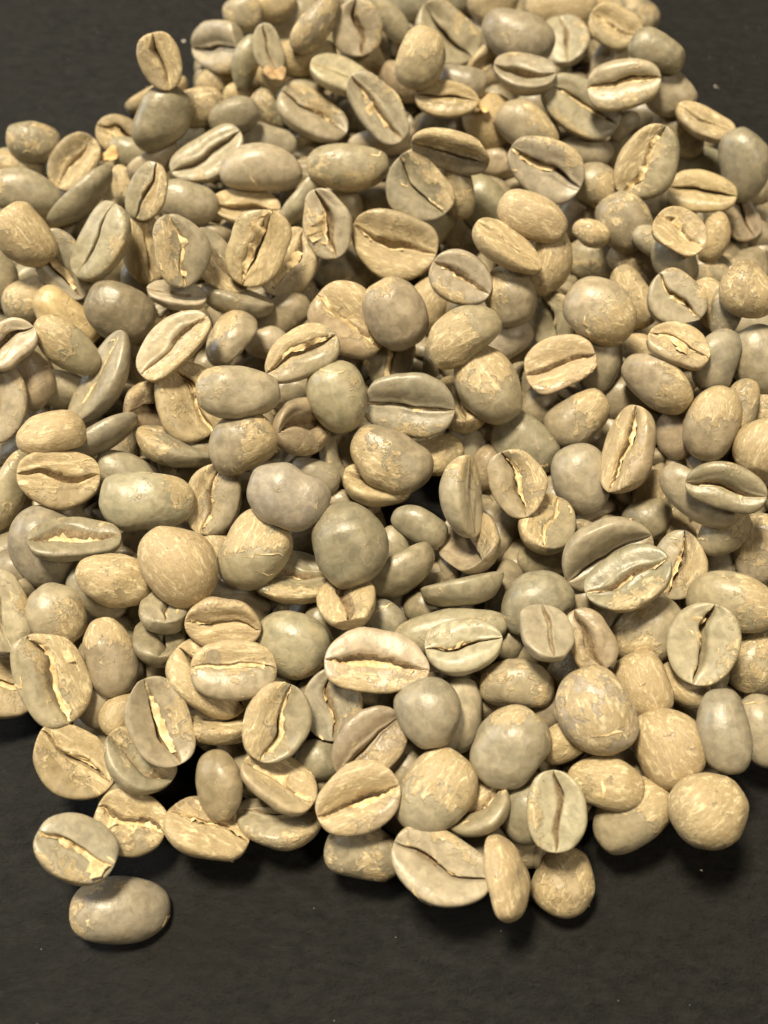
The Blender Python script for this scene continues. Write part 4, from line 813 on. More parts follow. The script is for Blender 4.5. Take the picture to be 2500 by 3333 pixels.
(36.26,44.40,3.06,-83.5,19.4,-112.5,8.81,6.22),
(38.43,52.92,4.32,112.9,10.2,-175.9,9.27,7.37),
(36.11,62.17,3.95,-98.0,3.0,36.0,9.68,7.60),
(36.41,68.85,4.50,123.9,1.0,-66.4,9.92,7.80),
(35.81,76.78,4.83,-152.2,58.7,148.2,8.83,6.93),
(37.40,88.13,3.40,8.5,-38.7,-25.7,9.53,7.38),
(37.09,93.54,2.99,-177.0,-10.0,176.9,9.45,7.41),
(42.90,-21.85,4.30,95.5,-35.6,-138.3,8.54,6.68),
(46.20,-14.34,3.54,114.9,5.6,99.6,8.82,6.38),
(43.91,-6.73,3.85,-88.7,6.5,-114.8,10.09,7.20),
(44.80,-1.46,3.98,-116.6,-16.5,-40.7,8.49,6.65),
(46.27,8.69,3.79,-47.6,-53.6,96.6,8.70,6.15),
(43.35,14.78,4.32,-99.2,9.8,-30.4,9.84,7.62),
(46.10,23.97,4.11,93.6,-18.2,-178.6,9.85,7.53),
(47.50,29.54,4.17,-77.1,6.5,146.0,9.64,7.69),
(44.94,40.42,2.58,-5.6,16.3,-149.9,8.84,6.75),
(46.31,46.66,2.39,-2.7,-5.8,160.9,9.81,7.47),
(44.73,55.43,2.99,68.2,-5.7,146.5,8.24,5.86),
(43.94,62.34,2.83,40.5,11.0,-54.6,10.07,7.32),
(45.97,70.58,4.78,-78.8,68.5,-147.5,9.45,7.28),
(45.69,77.98,2.66,8.1,11.0,-148.5,9.50,7.55),
(44.95,85.10,2.63,42.0,-3.8,152.1,8.64,6.34),
(46.56,91.92,2.97,-47.6,-8.4,72.6,8.42,6.08),
(55.34,-30.13,3.14,74.3,-30.1,57.4,8.10,5.87),
(48.97,-24.89,2.96,171.8,4.9,48.5,10.11,7.15),
(54.96,-15.60,3.64,-81.2,-17.9,35.9,9.38,6.78),
(54.25,-8.09,3.95,150.0,0.4,33.1,8.98,7.03),
(52.84,0.72,3.52,-134.4,3.9,-138.9,9.22,6.54),
(53.05,8.03,4.25,-91.5,24.0,12.5,9.49,7.02),
(53.76,15.48,2.74,17.3,16.8,40.1,8.30,5.92),
(51.69,25.16,3.82,63.7,-35.0,44.1,9.62,6.75),
(50.90,30.13,3.70,-74.0,-1.4,-70.3,9.40,7.39),
(53.85,40.25,2.33,23.3,-9.7,-130.8,9.08,6.98),
(54.82,46.90,3.27,163.5,5.1,-23.6,9.16,6.86),
(53.19,53.90,3.36,-157.6,-12.5,3.7,8.43,6.63),
(53.94,61.46,3.99,-149.1,-20.8,-128.0,9.42,7.40),
(53.63,68.47,2.88,-58.8,-6.7,29.3,8.81,6.24),
(61.34,-22.59,3.68,117.2,-1.9,-66.2,8.70,6.09),
(62.66,-16.71,3.57,154.1,-5.7,-57.8,10.02,7.46),
(63.37,-8.80,3.20,-73.2,12.8,-66.2,8.74,6.18),
(59.28,0.34,4.10,83.4,47.7,-84.2,8.27,6.09),
(60.77,10.40,4.11,136.8,-21.1,-5.7,8.57,6.53),
(60.73,13.93,3.30,159.2,-3.2,39.2,9.83,7.46),
(62.11,22.51,4.42,-126.7,-17.0,159.1,9.54,6.99),
(60.45,31.32,3.76,123.3,-1.4,-80.5,8.92,6.56),
(61.59,40.07,3.37,-47.4,-24.3,93.3,9.50,7.39),
(62.67,47.40,2.91,174.8,-7.0,-10.0,10.07,7.73),
(62.49,54.86,2.73,-170.9,-10.7,-106.5,9.12,7.12),
(61.37,60.44,4.22,-115.9,-1.7,-51.4,9.78,7.35),
(69.98,0.67,2.48,163.0,-1.4,158.3,8.78,6.19),
(70.64,10.19,2.45,4.5,24.2,-149.2,8.19,5.89),
(68.30,15.32,3.47,-62.4,-24.4,-119.4,9.20,7.33),
(66.10,24.26,3.84,127.6,-4.5,170.6,8.73,6.97),
(68.24,30.45,3.79,31.9,33.8,50.9,10.04,7.24),
(69.17,36.88,2.63,172.7,7.7,179.8,9.61,6.98),
(70.53,44.23,4.27,-99.9,-1.3,-58.8,9.69,7.61),
(68.67,54.34,3.72,158.2,-18.5,-89.5,9.61,7.33),
(76.68,22.80,2.42,-4.6,26.5,89.3,8.46,6.50),
(73.90,29.17,3.11,161.5,1.4,110.5,9.38,6.69),
(76.15,40.63,4.07,127.2,-2.3,136.6,10.05,7.55),
(76.66,47.79,3.31,164.0,-23.9,42.7,8.33,6.54),
(76.25,56.88,3.24,-162.7,8.6,24.8,9.10,6.39),
(78.23,63.26,3.51,-150.0,9.0,-149.1,9.19,6.99),
(82.53,56.58,2.42,9.2,-14.7,-112.3,8.67,6.53),
(-75.81,26.35,6.02,96.9,15.5,83.1,9.27,7.36),
(-74.16,29.61,5.90,151.4,30.1,-45.5,9.13,6.68),
(-75.65,41.07,5.67,167.6,11.0,-118.6,9.28,7.02),
(-67.84,-7.93,5.91,-129.5,-24.4,16.9,8.65,6.69),
(-67.37,-0.67,6.18,-95.7,13.6,18.1,9.92,7.69),
(-68.08,17.10,6.38,-10.9,-1.7,-146.6,9.49,7.06),
(-68.52,24.37,5.30,-27.2,-3.9,-138.0,9.48,7.06),
(-69.29,32.62,6.19,166.2,-16.7,-125.1,8.40,6.21),
(-68.52,39.87,6.38,-110.9,11.3,159.5,8.52,6.14),
(-67.72,46.48,5.66,21.4,1.6,-75.9,9.02,6.32),
(-59.90,-15.14,5.79,-103.2,-0.2,-99.9,9.26,7.14),
(-59.14,-8.48,5.69,28.0,-13.3,176.1,9.52,7.15),
(-60.48,7.03,6.35,49.8,-15.3,107.1,9.71,7.01),
(-59.31,15.65,6.74,-15.9,-15.8,-36.9,8.93,6.50),
(-59.18,24.05,6.76,28.5,43.0,165.1,8.42,6.20),
(-59.52,30.90,6.89,175.1,15.2,-72.7,9.19,7.11),
(-60.32,38.09,6.51,25.0,-17.4,107.0,8.42,6.14),
(-51.73,-16.07,5.95,-152.1,-6.6,-19.7,9.72,7.19),
(-51.86,-8.60,6.22,126.9,3.6,26.4,10.07,7.26),
(-49.93,1.88,5.88,177.8,-11.5,-105.3,8.14,6.01),
(-52.64,7.94,6.55,13.1,-31.3,-0.6,9.16,6.79),
(-52.79,17.33,6.82,48.5,8.5,26.5,8.76,6.84),
(-52.73,23.27,5.47,-76.5,32.9,139.7,9.04,6.39),
(-45.31,-6.45,6.91,102.7,18.0,-172.5,9.92,7.55),
(-44.35,-0.23,6.33,-34.3,-10.5,-96.1,8.88,6.36),
(-43.00,6.91,6.70,160.7,17.4,27.5,9.27,7.18),
(-43.13,21.96,6.90,117.5,-11.7,-62.0,8.61,6.33),
(-43.40,29.81,6.77,-96.4,-5.3,88.5,8.63,6.09),
(-42.99,39.50,6.73,-103.9,-12.9,-2.4,9.67,7.70),
(-36.31,-23.85,5.93,-88.4,-49.3,-143.0,10.09,7.94),
(-32.51,-15.42,6.25,-36.7,0.0,165.0,8.12,6.38),
(-34.81,-0.08,5.64,-143.9,-11.6,143.2,8.66,6.21),
(-38.30,7.55,6.48,151.8,14.0,-96.2,8.42,6.21),
(-35.00,13.75,6.11,72.5,1.2,35.8,9.65,6.99),
(-36.73,24.67,6.69,-112.2,18.9,-33.7,9.30,7.24),
(-36.29,40.48,5.49,-146.5,15.9,-174.6,8.13,6.45),
(-37.19,47.32,6.74,149.1,-8.0,-77.5,9.78,7.79),
(-28.91,-24.20,6.48,76.4,10.9,-86.6,9.89,7.26),
(-28.79,-15.37,5.44,140.1,-1.9,-86.7,8.55,6.14),
(-28.06,-8.44,5.49,-158.7,23.1,-24.6,10.04,7.81),
(-30.69,6.99,6.21,-101.5,13.2,-97.4,9.86,7.27),
(-28.92,16.13,6.00,-174.7,-6.2,55.1,9.53,6.98),
(-28.37,22.08,5.80,19.7,-3.3,47.5,8.27,6.50),
(-30.17,31.51,6.30,149.7,-1.8,-61.5,9.29,6.88),
(-28.39,40.43,6.50,-9.8,11.1,17.3,8.12,6.15),
(-28.42,46.89,6.39,-47.7,-6.1,-26.3,9.63,7.57),
(-29.34,53.21,4.97,61.4,7.7,152.0,8.15,6.39),
(-31.37,62.83,6.31,97.5,-31.9,106.2,8.84,6.79),
(-19.87,-23.33,6.47,-41.0,0.6,-124.2,9.33,7.35),
(-19.72,-17.19,6.17,147.2,13.2,-9.2,10.02,7.82),
(-21.34,-1.77,6.88,17.5,-1.6,38.0,9.22,6.52),
(-18.90,6.94,6.18,49.7,25.3,-81.4,8.99,6.33),
(-19.67,13.26,6.28,45.5,5.9,110.1,9.10,6.77),
(-20.55,32.11,6.14,-6.4,-10.7,22.0,8.79,6.62),
(-21.19,38.96,6.89,118.4,-16.0,96.9,10.10,7.55),
(-19.91,45.87,6.10,59.7,21.4,-75.9,8.64,6.34),
(-20.17,54.71,5.95,-98.9,5.8,79.4,8.74,6.22),
(-20.52,61.22,5.70,58.2,-6.4,-138.6,8.40,6.62),
(-13.07,-23.56,6.30,9.5,-31.6,27.4,9.01,7.13),
(-13.75,-12.02,6.25,54.5,5.2,-148.4,8.22,6.33),
(-11.49,-6.77,6.40,-30.7,26.8,30.7,9.11,6.46),
(-12.95,7.35,6.25,33.0,-9.5,-94.8,10.07,7.92),
(-12.78,15.90,6.64,-9.5,-9.4,-0.0,8.76,6.87),
(-11.36,26.37,6.71,-161.7,-65.1,88.9,8.30,6.03),
(-13.70,33.07,6.23,173.9,-30.3,87.8,9.25,7.00),
(-13.58,40.92,6.53,-134.7,23.7,-60.7,9.15,6.43),
(-13.34,46.73,6.25,8.4,-17.9,-152.7,9.30,7.32),
(-12.83,55.24,6.65,-159.6,-7.8,163.7,8.73,6.94),
(-13.17,60.72,5.92,-21.3,-4.1,-16.8,8.71,6.95),
(-13.93,68.65,6.20,-7.4,34.0,112.9,8.71,6.24),
(-13.98,76.26,6.77,22.4,0.8,-2.5,8.71,6.26),
(-12.83,86.63,6.50,108.7,27.7,-98.6,9.39,7.18),
(-7.83,-31.16,6.36,-147.4,-3.8,-37.7,8.82,6.29),
(-2.29,-22.16,6.64,154.1,10.7,-28.6,10.00,7.35),
(-4.91,-16.05,6.23,-39.7,25.0,-79.5,8.59,6.28),
(-4.69,23.75,6.76,-175.1,5.8,73.1,10.02,7.44),
(-7.21,54.64,5.48,10.1,-12.7,56.2,8.48,6.23),
(-4.16,61.79,6.16,131.2,-12.6,-126.2,9.55,6.78),
(-4.85,78.54,6.39,132.7,-0.6,150.9,8.92,6.86),
(-7.18,85.04,6.80,128.3,-2.3,-169.8,8.21,6.50),
(1.78,-38.32,5.84,139.5,-2.0,86.0,9.57,7.36),
(0.33,-30.69,5.17,13.7,-12.7,119.8,9.79,7.23),
(3.77,-17.11,5.47,170.0,0.5,-19.1,8.46,6.67),
(1.85,17.08,5.85,-122.7,-13.5,-173.0,8.83,6.36),
(-0.48,23.19,5.24,-106.7,-2.4,-138.7,9.19,7.17),
(4.76,30.87,6.43,3.8,-0.2,52.6,8.26,5.91),
(2.82,40.90,5.02,-93.8,14.7,165.9,9.61,7.42),
(2.72,55.31,6.44,126.4,-6.1,14.1,8.32,6.02),
(2.47,60.71,6.57,129.4,-0.8,-35.8,9.43,7.09),
(1.17,69.34,6.82,27.1,-23.9,41.9,8.39,6.29),
(2.12,78.60,5.60,-7.4,3.1,-70.6,9.85,7.32),
(4.76,85.11,6.70,125.3,3.0,41.4,9.39,7.07),
(2.35,94.26,6.50,100.5,-34.8,-81.1,9.48,6.94),
(10.20,-31.10,6.82,-146.1,7.3,40.4,9.27,6.60),
(11.80,-24.16,6.18,51.5,-18.6,101.4,10.07,7.23),
(11.35,15.44,5.80,-100.6,-13.9,9.1,8.96,7.06),
(9.49,22.08,5.81,70.4,-11.1,112.8,9.10,6.54),
(11.42,30.82,6.26,76.1,32.8,116.5,9.83,7.69),
(11.57,49.66,6.83,-113.0,9.3,84.4,9.72,6.93),
(10.31,63.81,6.87,-173.2,-8.7,-50.7,9.54,6.98),
(12.38,71.52,5.62,-36.6,21.9,90.7,8.19,5.74),
(8.96,78.33,6.50,-19.7,-16.1,135.6,8.82,6.81),
(10.23,92.90,6.16,-175.3,-27.9,-72.2,9.35,6.98),
(17.18,-36.46,6.72,91.1,3.1,-41.0,8.44,6.03),
(19.26,-27.74,5.85,9.9,9.3,89.9,9.87,6.96),
(15.64,-21.71,5.73,-166.3,1.1,169.4,8.90,6.92),
(16.67,-16.37,6.51,-112.1,-3.4,69.6,9.84,6.95),
(19.95,17.43,6.22,25.9,-42.3,90.6,8.19,6.09),
(20.08,21.70,6.04,-7.7,-13.0,27.0,9.75,7.49),
(15.38,31.39,6.28,-102.0,27.6,-101.6,8.44,6.26),
(16.55,38.90,6.70,45.6,26.2,80.0,9.35,7.30),
(19.33,47.29,5.82,-123.3,38.5,-140.2,8.97,6.43),
(18.96,55.87,6.05,98.4,-11.6,-58.0,8.24,6.46),
(18.73,64.76,6.51,-161.8,4.4,168.1,9.82,7.77),
(21.11,70.16,5.89,-30.0,-18.6,-74.0,9.42,7.19),
(19.70,77.51,5.91,-167.9,-27.5,75.6,9.72,7.69),
(17.72,94.09,6.81,141.6,-6.3,127.0,8.46,6.21),
(24.48,-31.94,5.52,8.1,-5.4,-173.6,9.60,6.93),
(25.99,-22.49,6.22,-173.5,30.6,-79.5,8.85,6.24),
(27.53,-8.32,6.57,38.1,0.4,-25.0,8.17,6.32),
(24.46,-0.99,5.91,-162.2,-0.8,-41.2,8.30,6.53),
(26.73,9.07,6.31,110.4,-37.3,99.8,9.09,6.46),
(26.70,25.38,6.38,-147.2,-1.7,-59.0,9.59,6.88),
(26.14,30.40,6.47,-29.5,-9.0,-107.9,8.41,6.22),
(25.14,48.60,6.44,-2.3,5.8,96.9,8.26,6.11),
(24.86,64.78,5.96,176.8,2.1,-160.2,9.18,6.43),
(26.53,68.75,6.14,-37.2,-64.9,-19.5,8.48,6.23),
(24.86,80.33,6.39,58.4,8.5,133.9,9.89,7.52),
(27.39,85.23,6.15,-155.1,-5.0,-25.0,8.41,6.59),
(27.02,94.07,5.79,-179.2,2.9,-51.4,8.31,6.54),
(35.38,-30.59,5.86,-16.6,52.0,-38.7,8.79,6.83),
(32.08,-23.65,5.37,-117.0,30.4,-79.6,8.51,6.05),
(35.61,-17.41,6.67,99.4,-6.0,-67.8,9.57,7.52),
(34.18,1.79,5.79,53.3,31.4,58.2,9.96,7.77),
(31.04,15.12,6.24,-94.4,-37.1,64.0,8.34,5.95),
(34.67,30.28,6.84,-93.0,-22.2,-70.1,8.58,6.05),
(33.07,46.83,5.56,62.1,4.2,141.0,8.43,6.17),
(33.98,63.81,6.04,-141.5,5.1,44.6,9.29,6.68),
(33.44,71.61,6.35,61.4,38.8,-71.0,8.70,6.31),
(34.22,93.66,5.24,-164.5,-5.4,147.6,10.02,7.46),
(40.89,-24.74,5.17,116.6,16.7,106.4,9.92,7.12),
(42.83,-16.96,5.86,155.2,10.3,-167.9,8.85,6.53),
(41.63,-6.89,5.35,46.9,-5.2,107.8,9.02,6.36),
(43.17,2.86,6.38,33.0,2.6,-71.7,8.23,5.83),
(42.67,9.41,6.47,43.5,-23.6,81.6,8.92,7.05),
(41.92,16.22,6.72,54.0,-2.8,-150.0,9.26,6.95),
(43.34,23.08,6.56,71.3,9.9,-161.4,9.67,6.84),
(41.74,39.75,6.26,-10.3,5.8,4.9,9.61,7.50),
(42.64,47.04,6.12,-133.0,8.7,78.7,9.88,7.74),
(41.36,53.60,6.06,-124.8,-13.7,140.4,8.76,6.42),
(40.23,62.70,5.35,37.9,-12.7,160.1,8.22,6.22),
(48.96,-8.57,6.38,-12.4,3.7,-86.6,9.41,6.92),
(48.00,0.78,6.36,-17.1,-5.2,131.4,8.44,6.00),
(48.08,7.77,6.65,169.5,-72.2,-166.7,8.67,6.93),
(48.04,16.06,6.63,50.6,-40.5,-119.5,8.92,7.06),
(49.63,24.29,6.91,-41.1,-10.0,118.3,8.57,6.66),
(48.81,32.83,5.71,-162.7,-41.1,-29.2,8.14,5.88),
(50.02,38.89,5.91,-116.4,-27.7,-29.3,9.92,7.06),
(46.96,47.16,6.78,58.8,11.8,-51.2,8.50,6.12),
(46.68,53.52,5.68,-135.3,-6.7,122.4,9.81,6.98),
(56.54,-15.88,6.12,109.6,-26.0,9.6,10.04,7.43),
(58.08,-7.68,5.66,67.4,5.7,48.8,8.35,6.46),
(57.14,-1.16,5.64,-138.4,23.5,120.8,9.73,7.40),
(55.83,4.46,6.91,-1.2,-1.6,-17.5,9.68,7.43),
(58.50,16.06,5.50,-161.3,-1.2,-154.7,8.24,5.84),
(56.61,26.10,5.97,97.1,1.6,0.9,9.92,7.80),
(57.69,33.04,6.81,118.2,-23.5,-4.3,9.54,7.21),
(62.25,1.41,6.06,129.9,5.4,142.6,9.07,7.14),
(65.52,15.91,6.59,3.7,-6.5,-163.4,8.94,6.38),
(65.03,24.72,6.55,144.1,18.3,112.9,9.17,6.84),
(72.13,16.62,6.23,-151.1,-16.7,15.9,9.52,6.89),
(73.07,38.23,6.43,-123.6,-17.1,101.4,10.04,7.05),
(80.29,39.66,5.76,91.7,44.4,-72.0,8.85,6.69),
(-19.82,-10.44,2.23,177.0,2.4,-170.2,9.33,7.35),
(-3.09,-2.61,3.30,81.5,1.1,-80.2,9.33,6.73),
(53.31,-2.61,2.59,35.4,24.6,89.4,7.83,5.60),
(-47.43,-16.38,3.06,131.2,0.3,54.1,8.02,6.07),
(37.13,26.76,2.89,-133.9,-1.1,-130.1,7.94,5.76),
(-39.24,-11.44,2.87,133.2,-11.5,-17.2,8.01,5.79),
(0.91,18.69,3.34,-81.6,2.3,0.6,9.09,6.71),
(-43.98,-23.15,4.14,-109.2,15.7,86.9,9.17,7.04),
(5.04,-44.26,3.69,118.7,-30.7,-97.7,9.12,6.57),
(-38.62,19.61,1.99,-9.3,4.7,-2.0,9.07,6.58),
(-54.28,3.86,2.56,38.3,-7.3,138.8,9.40,7.19),
(16.38,107.15,4.17,-163.9,-45.5,-44.4,8.52,6.69),
(7.17,-41.15,2.69,-45.9,-14.6,51.3,9.06,6.49),
(-48.70,56.53,2.62,56.6,-1.4,-79.2,8.07,6.12),
(-10.21,107.04,3.76,-120.0,-13.7,-93.9,9.51,6.89),
(20.92,-43.84,3.07,59.0,-35.7,-14.1,8.41,6.02),
(-33.00,-35.12,3.40,-67.5,19.2,-73.0,8.00,6.39),
(29.61,21.18,2.19,-1.7,-12.5,151.6,9.50,7.52),
(-33.15,3.40,2.00,-1.2,-7.1,100.1,8.79,6.97),
(-6.20,46.98,3.17,66.3,-21.8,-173.3,8.97,6.99),
(-13.14,-36.45,2.78,54.5,-7.7,175.6,8.83,6.77),
(33.45,15.04,3.20,115.1,3.7,-59.2,7.85,5.91),
(33.07,112.74,2.98,143.1,14.2,-32.4,8.02,5.83),
(8.52,-43.11,3.64,-108.4,-12.7,104.1,8.75,6.84),
(39.03,-31.80,2.52,173.0,4.5,-138.6,9.62,7.68),
(-40.31,24.99,3.51,136.1,18.7,-84.2,8.80,6.43),
(-28.48,66.81,2.41,33.5,-4.4,-57.3,9.10,6.93),
(16.32,-48.11,3.37,-157.5,-22.9,17.8,8.72,6.41),
(-4.59,38.53,2.94,153.2,-10.6,-48.4,9.03,6.98),
(13.80,46.08,3.08,-24.9,31.2,176.2,8.45,6.55),
(-40.44,-18.68,2.06,27.1,-7.6,156.8,8.38,6.09),
(-52.87,2.46,4.34,145.4,56.9,26.1,8.45,6.15),
(-3.32,-12.07,3.48,116.5,5.0,33.3,8.88,6.45),
(13.09,-38.33,3.12,90.4,-4.5,-84.3,8.40,6.16),
(41.69,11.04,4.37,-130.7,-52.7,150.8,8.32,6.16),
(7.00,-46.23,3.68,91.6,6.6,-177.8,9.48,7.02),
(-58.16,25.09,2.16,11.5,10.9,-139.9,8.27,6.54),
(-28.72,78.28,3.69,137.8,20.4,-32.6,8.79,6.90),
(27.49,-35.29,2.94,-36.5,-33.6,162.1,8.45,6.32),
(33.29,82.77,3.31,89.7,-13.4,-152.1,8.54,6.75),
(8.61,-21.15,2.36,-176.8,9.2,-8.8,8.69,6.89),
(-8.85,30.92,2.68,177.1,16.3,-161.1,8.69,6.63),
(-26.38,8.82,2.80,-156.4,9.5,140.2,8.19,6.19),
(36.34,102.96,2.39,-165.0,-5.6,173.6,8.08,6.18),
(-48.41,-7.91,2.93,65.8,1.0,-52.8,8.36,6.43),
(-13.45,28.68,3.28,130.1,-4.4,-11.0,8.43,6.61),
(-54.53,-20.78,3.13,-52.1,11.8,47.1,9.50,6.91),
(-4.39,-28.32,2.45,-170.6,-8.6,175.1,8.71,6.57),
(52.99,-14.28,3.76,111.7,-2.6,142.5,9.48,7.20),
(-24.43,-24.06,3.10,135.9,0.6,7.2,8.44,6.31),
(10.82,-42.85,3.76,95.2,-30.0,152.5,9.19,7.24),
(-64.31,42.09,4.34,-126.6,28.3,-26.7,9.30,6.61),
(50.07,-5.94,4.07,76.5,52.1,13.8,8.49,6.28),
(26.43,105.49,2.95,-62.0,-11.2,121.9,9.15,6.54),
(18.52,-8.69,3.80,-173.3,-32.1,-94.2,9.50,6.76),
(8.60,-9.73,2.24,-170.8,3.8,-122.4,8.58,6.58),
(-10.36,10.65,3.71,-125.5,-1.8,77.9,9.46,7.30),
(-6.59,10.09,3.97,-93.5,24.3,133.3,8.42,6.47),
(-12.76,-23.18,3.36,-47.8,18.6,-118.1,9.26,7.25),
(7.82,112.74,2.48,176.3,8.1,83.1,9.55,7.39),
(-5.41,-2.02,2.89,-53.4,-14.7,6.6,8.59,6.80),
(-35.67,-33.46,2.92,-154.5,-13.7,84.9,8.60,6.03),
(-46.07,-4.45,2.57,-41.3,1.2,-33.1,8.83,6.77),
(-1.47,101.05,2.38,-40.5,-11.7,45.6,7.84,6.14),
(35.72,-10.12,2.31,34.9,-1.3,-100.2,8.19,6.53),
(39.20,-14.10,3.34,-116.6,5.4,-27.2,8.36,6.08),
(-50.26,50.50,2.55,-30.2,-1.9,-49.3,9.60,7.48),
(23.05,101.05,3.89,-143.7,24.2,-104.9,9.14,6.44),
(19.72,5.67,3.46,96.2,-8.9,-138.6,8.69,6.84),
(-52.64,-10.39,3.65,121.1,9.0,-172.9,8.75,6.77),
(19.83,104.59,3.14,80.2,-7.4,-63.6,8.38,6.57),
(37.26,105.86,3.66,-113.2,1.7,164.2,9.09,6.89),
(-8.55,51.29,3.33,-126.0,-0.4,-108.0,8.46,6.50),
(-37.89,-28.07,2.63,-0.4,27.5,-11.8,8.24,6.41),
(-7.24,21.38,1.90,3.2,-2.9,-152.7,9.35,6.61),
(5.95,105.94,2.60,-16.4,28.1,-7.3,7.86,5.67),
(51.99,-21.17,3.28,-111.5,-3.5,154.7,8.65,6.17),
(-24.58,-29.54,3.25,162.3,19.1,-170.0,9.27,7.01),
(48.90,68.89,3.56,-123.4,-12.2,-23.2,8.73,6.63),
(-9.44,-39.36,3.68,-86.4,9.4,-55.5,8.98,6.88),
(-1.95,112.48,3.17,93.4,-5.2,-88.9,8.60,6.23),
(41.28,-34.66,3.91,85.8,-43.3,-106.6,9.12,6.89),
(-17.84,44.17,2.48,30.9,9.7,-167.5,8.83,6.69),
(12.00,13.95,2.35,171.1,5.5,100.1,8.94,6.76),
(-28.73,59.99,2.82,40.5,22.8,120.1,8.32,6.12),
(-9.94,-25.57,2.82,78.8,0.9,-147.3,7.90,5.72),
(-14.93,10.81,2.16,17.5,5.2,-96.2,8.59,6.77),
(-51.50,59.14,2.07,16.3,9.9,19.3,8.10,6.13),
(-10.66,72.44,2.82,-154.8,-4.9,174.5,8.84,6.54),
(49.20,-28.38,3.56,117.2,-0.4,157.7,8.82,6.77),
(9.59,-28.49,2.96,-65.0,4.7,-40.4,8.62,6.37),
(-22.83,-27.81,3.73,-115.2,-14.3,167.5,8.84,6.89),
(15.14,-5.14,3.93,-119.2,10.9,-120.7,8.93,6.99),
(-2.17,-35.51,4.73,-69.9,71.7,147.0,9.05,6.48),
(-3.44,76.78,1.94,3.5,-7.2,-68.6,8.72,6.73),
(-38.83,38.05,3.53,95.1,-6.8,-43.3,9.32,6.98),
(-62.10,52.14,3.50,-109.0,-16.7,165.7,8.23,6.34),
(0.21,16.03,2.95,101.1,-9.8,170.8,8.13,5.71),
(12.31,115.03,2.80,147.8,4.8,158.8,8.22,6.10),
(-22.05,-21.97,3.63,90.3,-3.1,39.0,9.23,7.24),
(-1.69,-19.96,2.73,13.1,33.9,103.7,7.96,5.60),
(-30.98,-3.56,3.00,-165.1,12.5,29.5,9.22,7.04),
(-35.58,-33.31,3.42,-124.4,8.3,8.8,8.60,6.20),
(-27.23,4.90,4.11,-104.5,-41.6,66.2,8.48,5.97),
(11.26,-6.20,3.13,-77.1,-4.9,-85.6,9.23,6.58),
(5.19,50.92,3.19,63.3,14.5,-86.8,8.60,6.62),
(45.88,0.23,2.19,21.1,7.8,129.1,9.04,6.43),
(-17.92,102.17,3.01,-150.4,6.4,10.3,9.18,6.57),
(-18.29,27.58,4.73,113.6,74.4,133.0,8.94,6.95),
(25.38,44.20,3.00,-54.1,4.1,71.7,9.31,7.12),
(38.07,76.04,3.14,78.7,-7.5,138.7,9.45,6.62),
(-18.78,-32.09,2.48,44.1,4.8,140.2,8.55,6.18),
(-20.45,83.45,3.23,105.6,-27.6,46.8,8.23,5.84),
(13.87,-34.14,3.16,107.5,1.6,171.8,8.22,5.89),
(18.43,-33.92,2.40,-168.2,-5.6,-79.3,8.99,6.48),
(9.40,-36.00,2.23,172.3,0.0,144.8,9.20,6.86),
(-29.57,-32.69,2.40,20.9,13.6,168.1,8.89,6.71),
(-7.16,-25.19,3.53,99.3,-12.9,6.7,8.89,7.00),
(29.02,-2.27,4.06,-97.8,27.1,-168.8,8.22,6.51),
(-20.82,29.61,2.05,-8.0,-19.8,110.0,8.55,5.99),
(17.22,29.95,2.77,-49.2,-5.3,121.8,8.67,6.87),
(-13.33,-16.83,3.32,-163.4,-20.1,-142.0,9.16,6.92),
(20.18,36.45,2.06,21.9,-1.6,-164.2,8.96,6.47),
(9.09,39.35,3.65,-103.8,-2.3,87.7,8.87,7.02),
(33.36,-37.54,3.49,-70.8,18.6,-90.1,8.48,6.38),
(1.90,9.25,3.40,110.6,-19.5,-103.0,9.08,6.40),
(-34.13,47.20,3.48,98.4,-17.1,-98.1,9.46,6.79),
(-24.26,-12.05,4.20,-110.5,-25.3,36.9,9.46,7.05),
(39.63,12.81,2.22,175.7,6.9,-19.2,8.46,6.63),
(-8.99,-15.35,3.05,-176.4,-21.4,176.2,8.90,6.85),
(-49.53,-21.02,2.03,173.5,-2.5,-68.5,8.78,6.32),
(-11.14,75.94,3.23,-128.3,-4.5,120.9,8.92,6.28),
(24.15,75.46,3.67,89.3,5.5,146.1,9.01,7.10),
(10.21,-35.78,3.61,-161.5,-25.9,52.9,9.39,6.63),
(1.57,106.25,3.36,-77.7,-25.3,173.0,7.96,6.36),
(24.03,-9.16,3.31,121.3,-2.5,-155.3,8.33,6.36),
(-34.00,-20.02,2.04,21.0,3.2,146.5,8.02,6.28),
(18.57,-16.95,1.98,31.4,-6.3,-99.1,7.93,5.62),
(-3.62,52.69,2.36,49.5,-1.2,172.4,8.05,5.83),
(43.97,-32.52,3.86,-85.3,12.6,-165.2,9.19,7.06),
(43.36,21.98,2.88,39.1,21.0,-35.4,8.62,6.51),
(-29.43,74.19,2.24,-16.3,8.3,1.9,9.44,6.80),
(-49.07,25.46,2.86,-177.0,18.7,-135.9,8.73,6.75),
(16.71,-28.97,4.36,169.8,-49.3,127.8,8.98,6.80),
(11.50,102.43,3.31,63.1,7.7,-26.6,9.64,7.19),
(-20.22,-33.03,2.51,38.8,-16.3,4.6,9.44,6.67),
(12.97,-39.69,3.82,-103.4,6.4,-140.3,8.90,7.02),
(-5.02,-5.76,2.98,140.5,9.1,-48.0,8.10,5.96),
(30.36,36.16,2.99,93.0,-7.7,27.6,8.29,5.88),
(-21.79,75.09,1.92,-179.6,6.0,155.0,8.39,6.05),
(18.60,-1.44,3.89,-156.7,42.5,9.1,7.85,5.91),
(-27.57,-20.95,4.40,5.6,-73.2,96.7,8.95,6.86),
(11.30,26.53,3.19,102.0,-8.2,-99.1,8.80,6.19),
(-36.90,-5.90,3.27,153.3,20.3,-158.5,8.88,6.43),
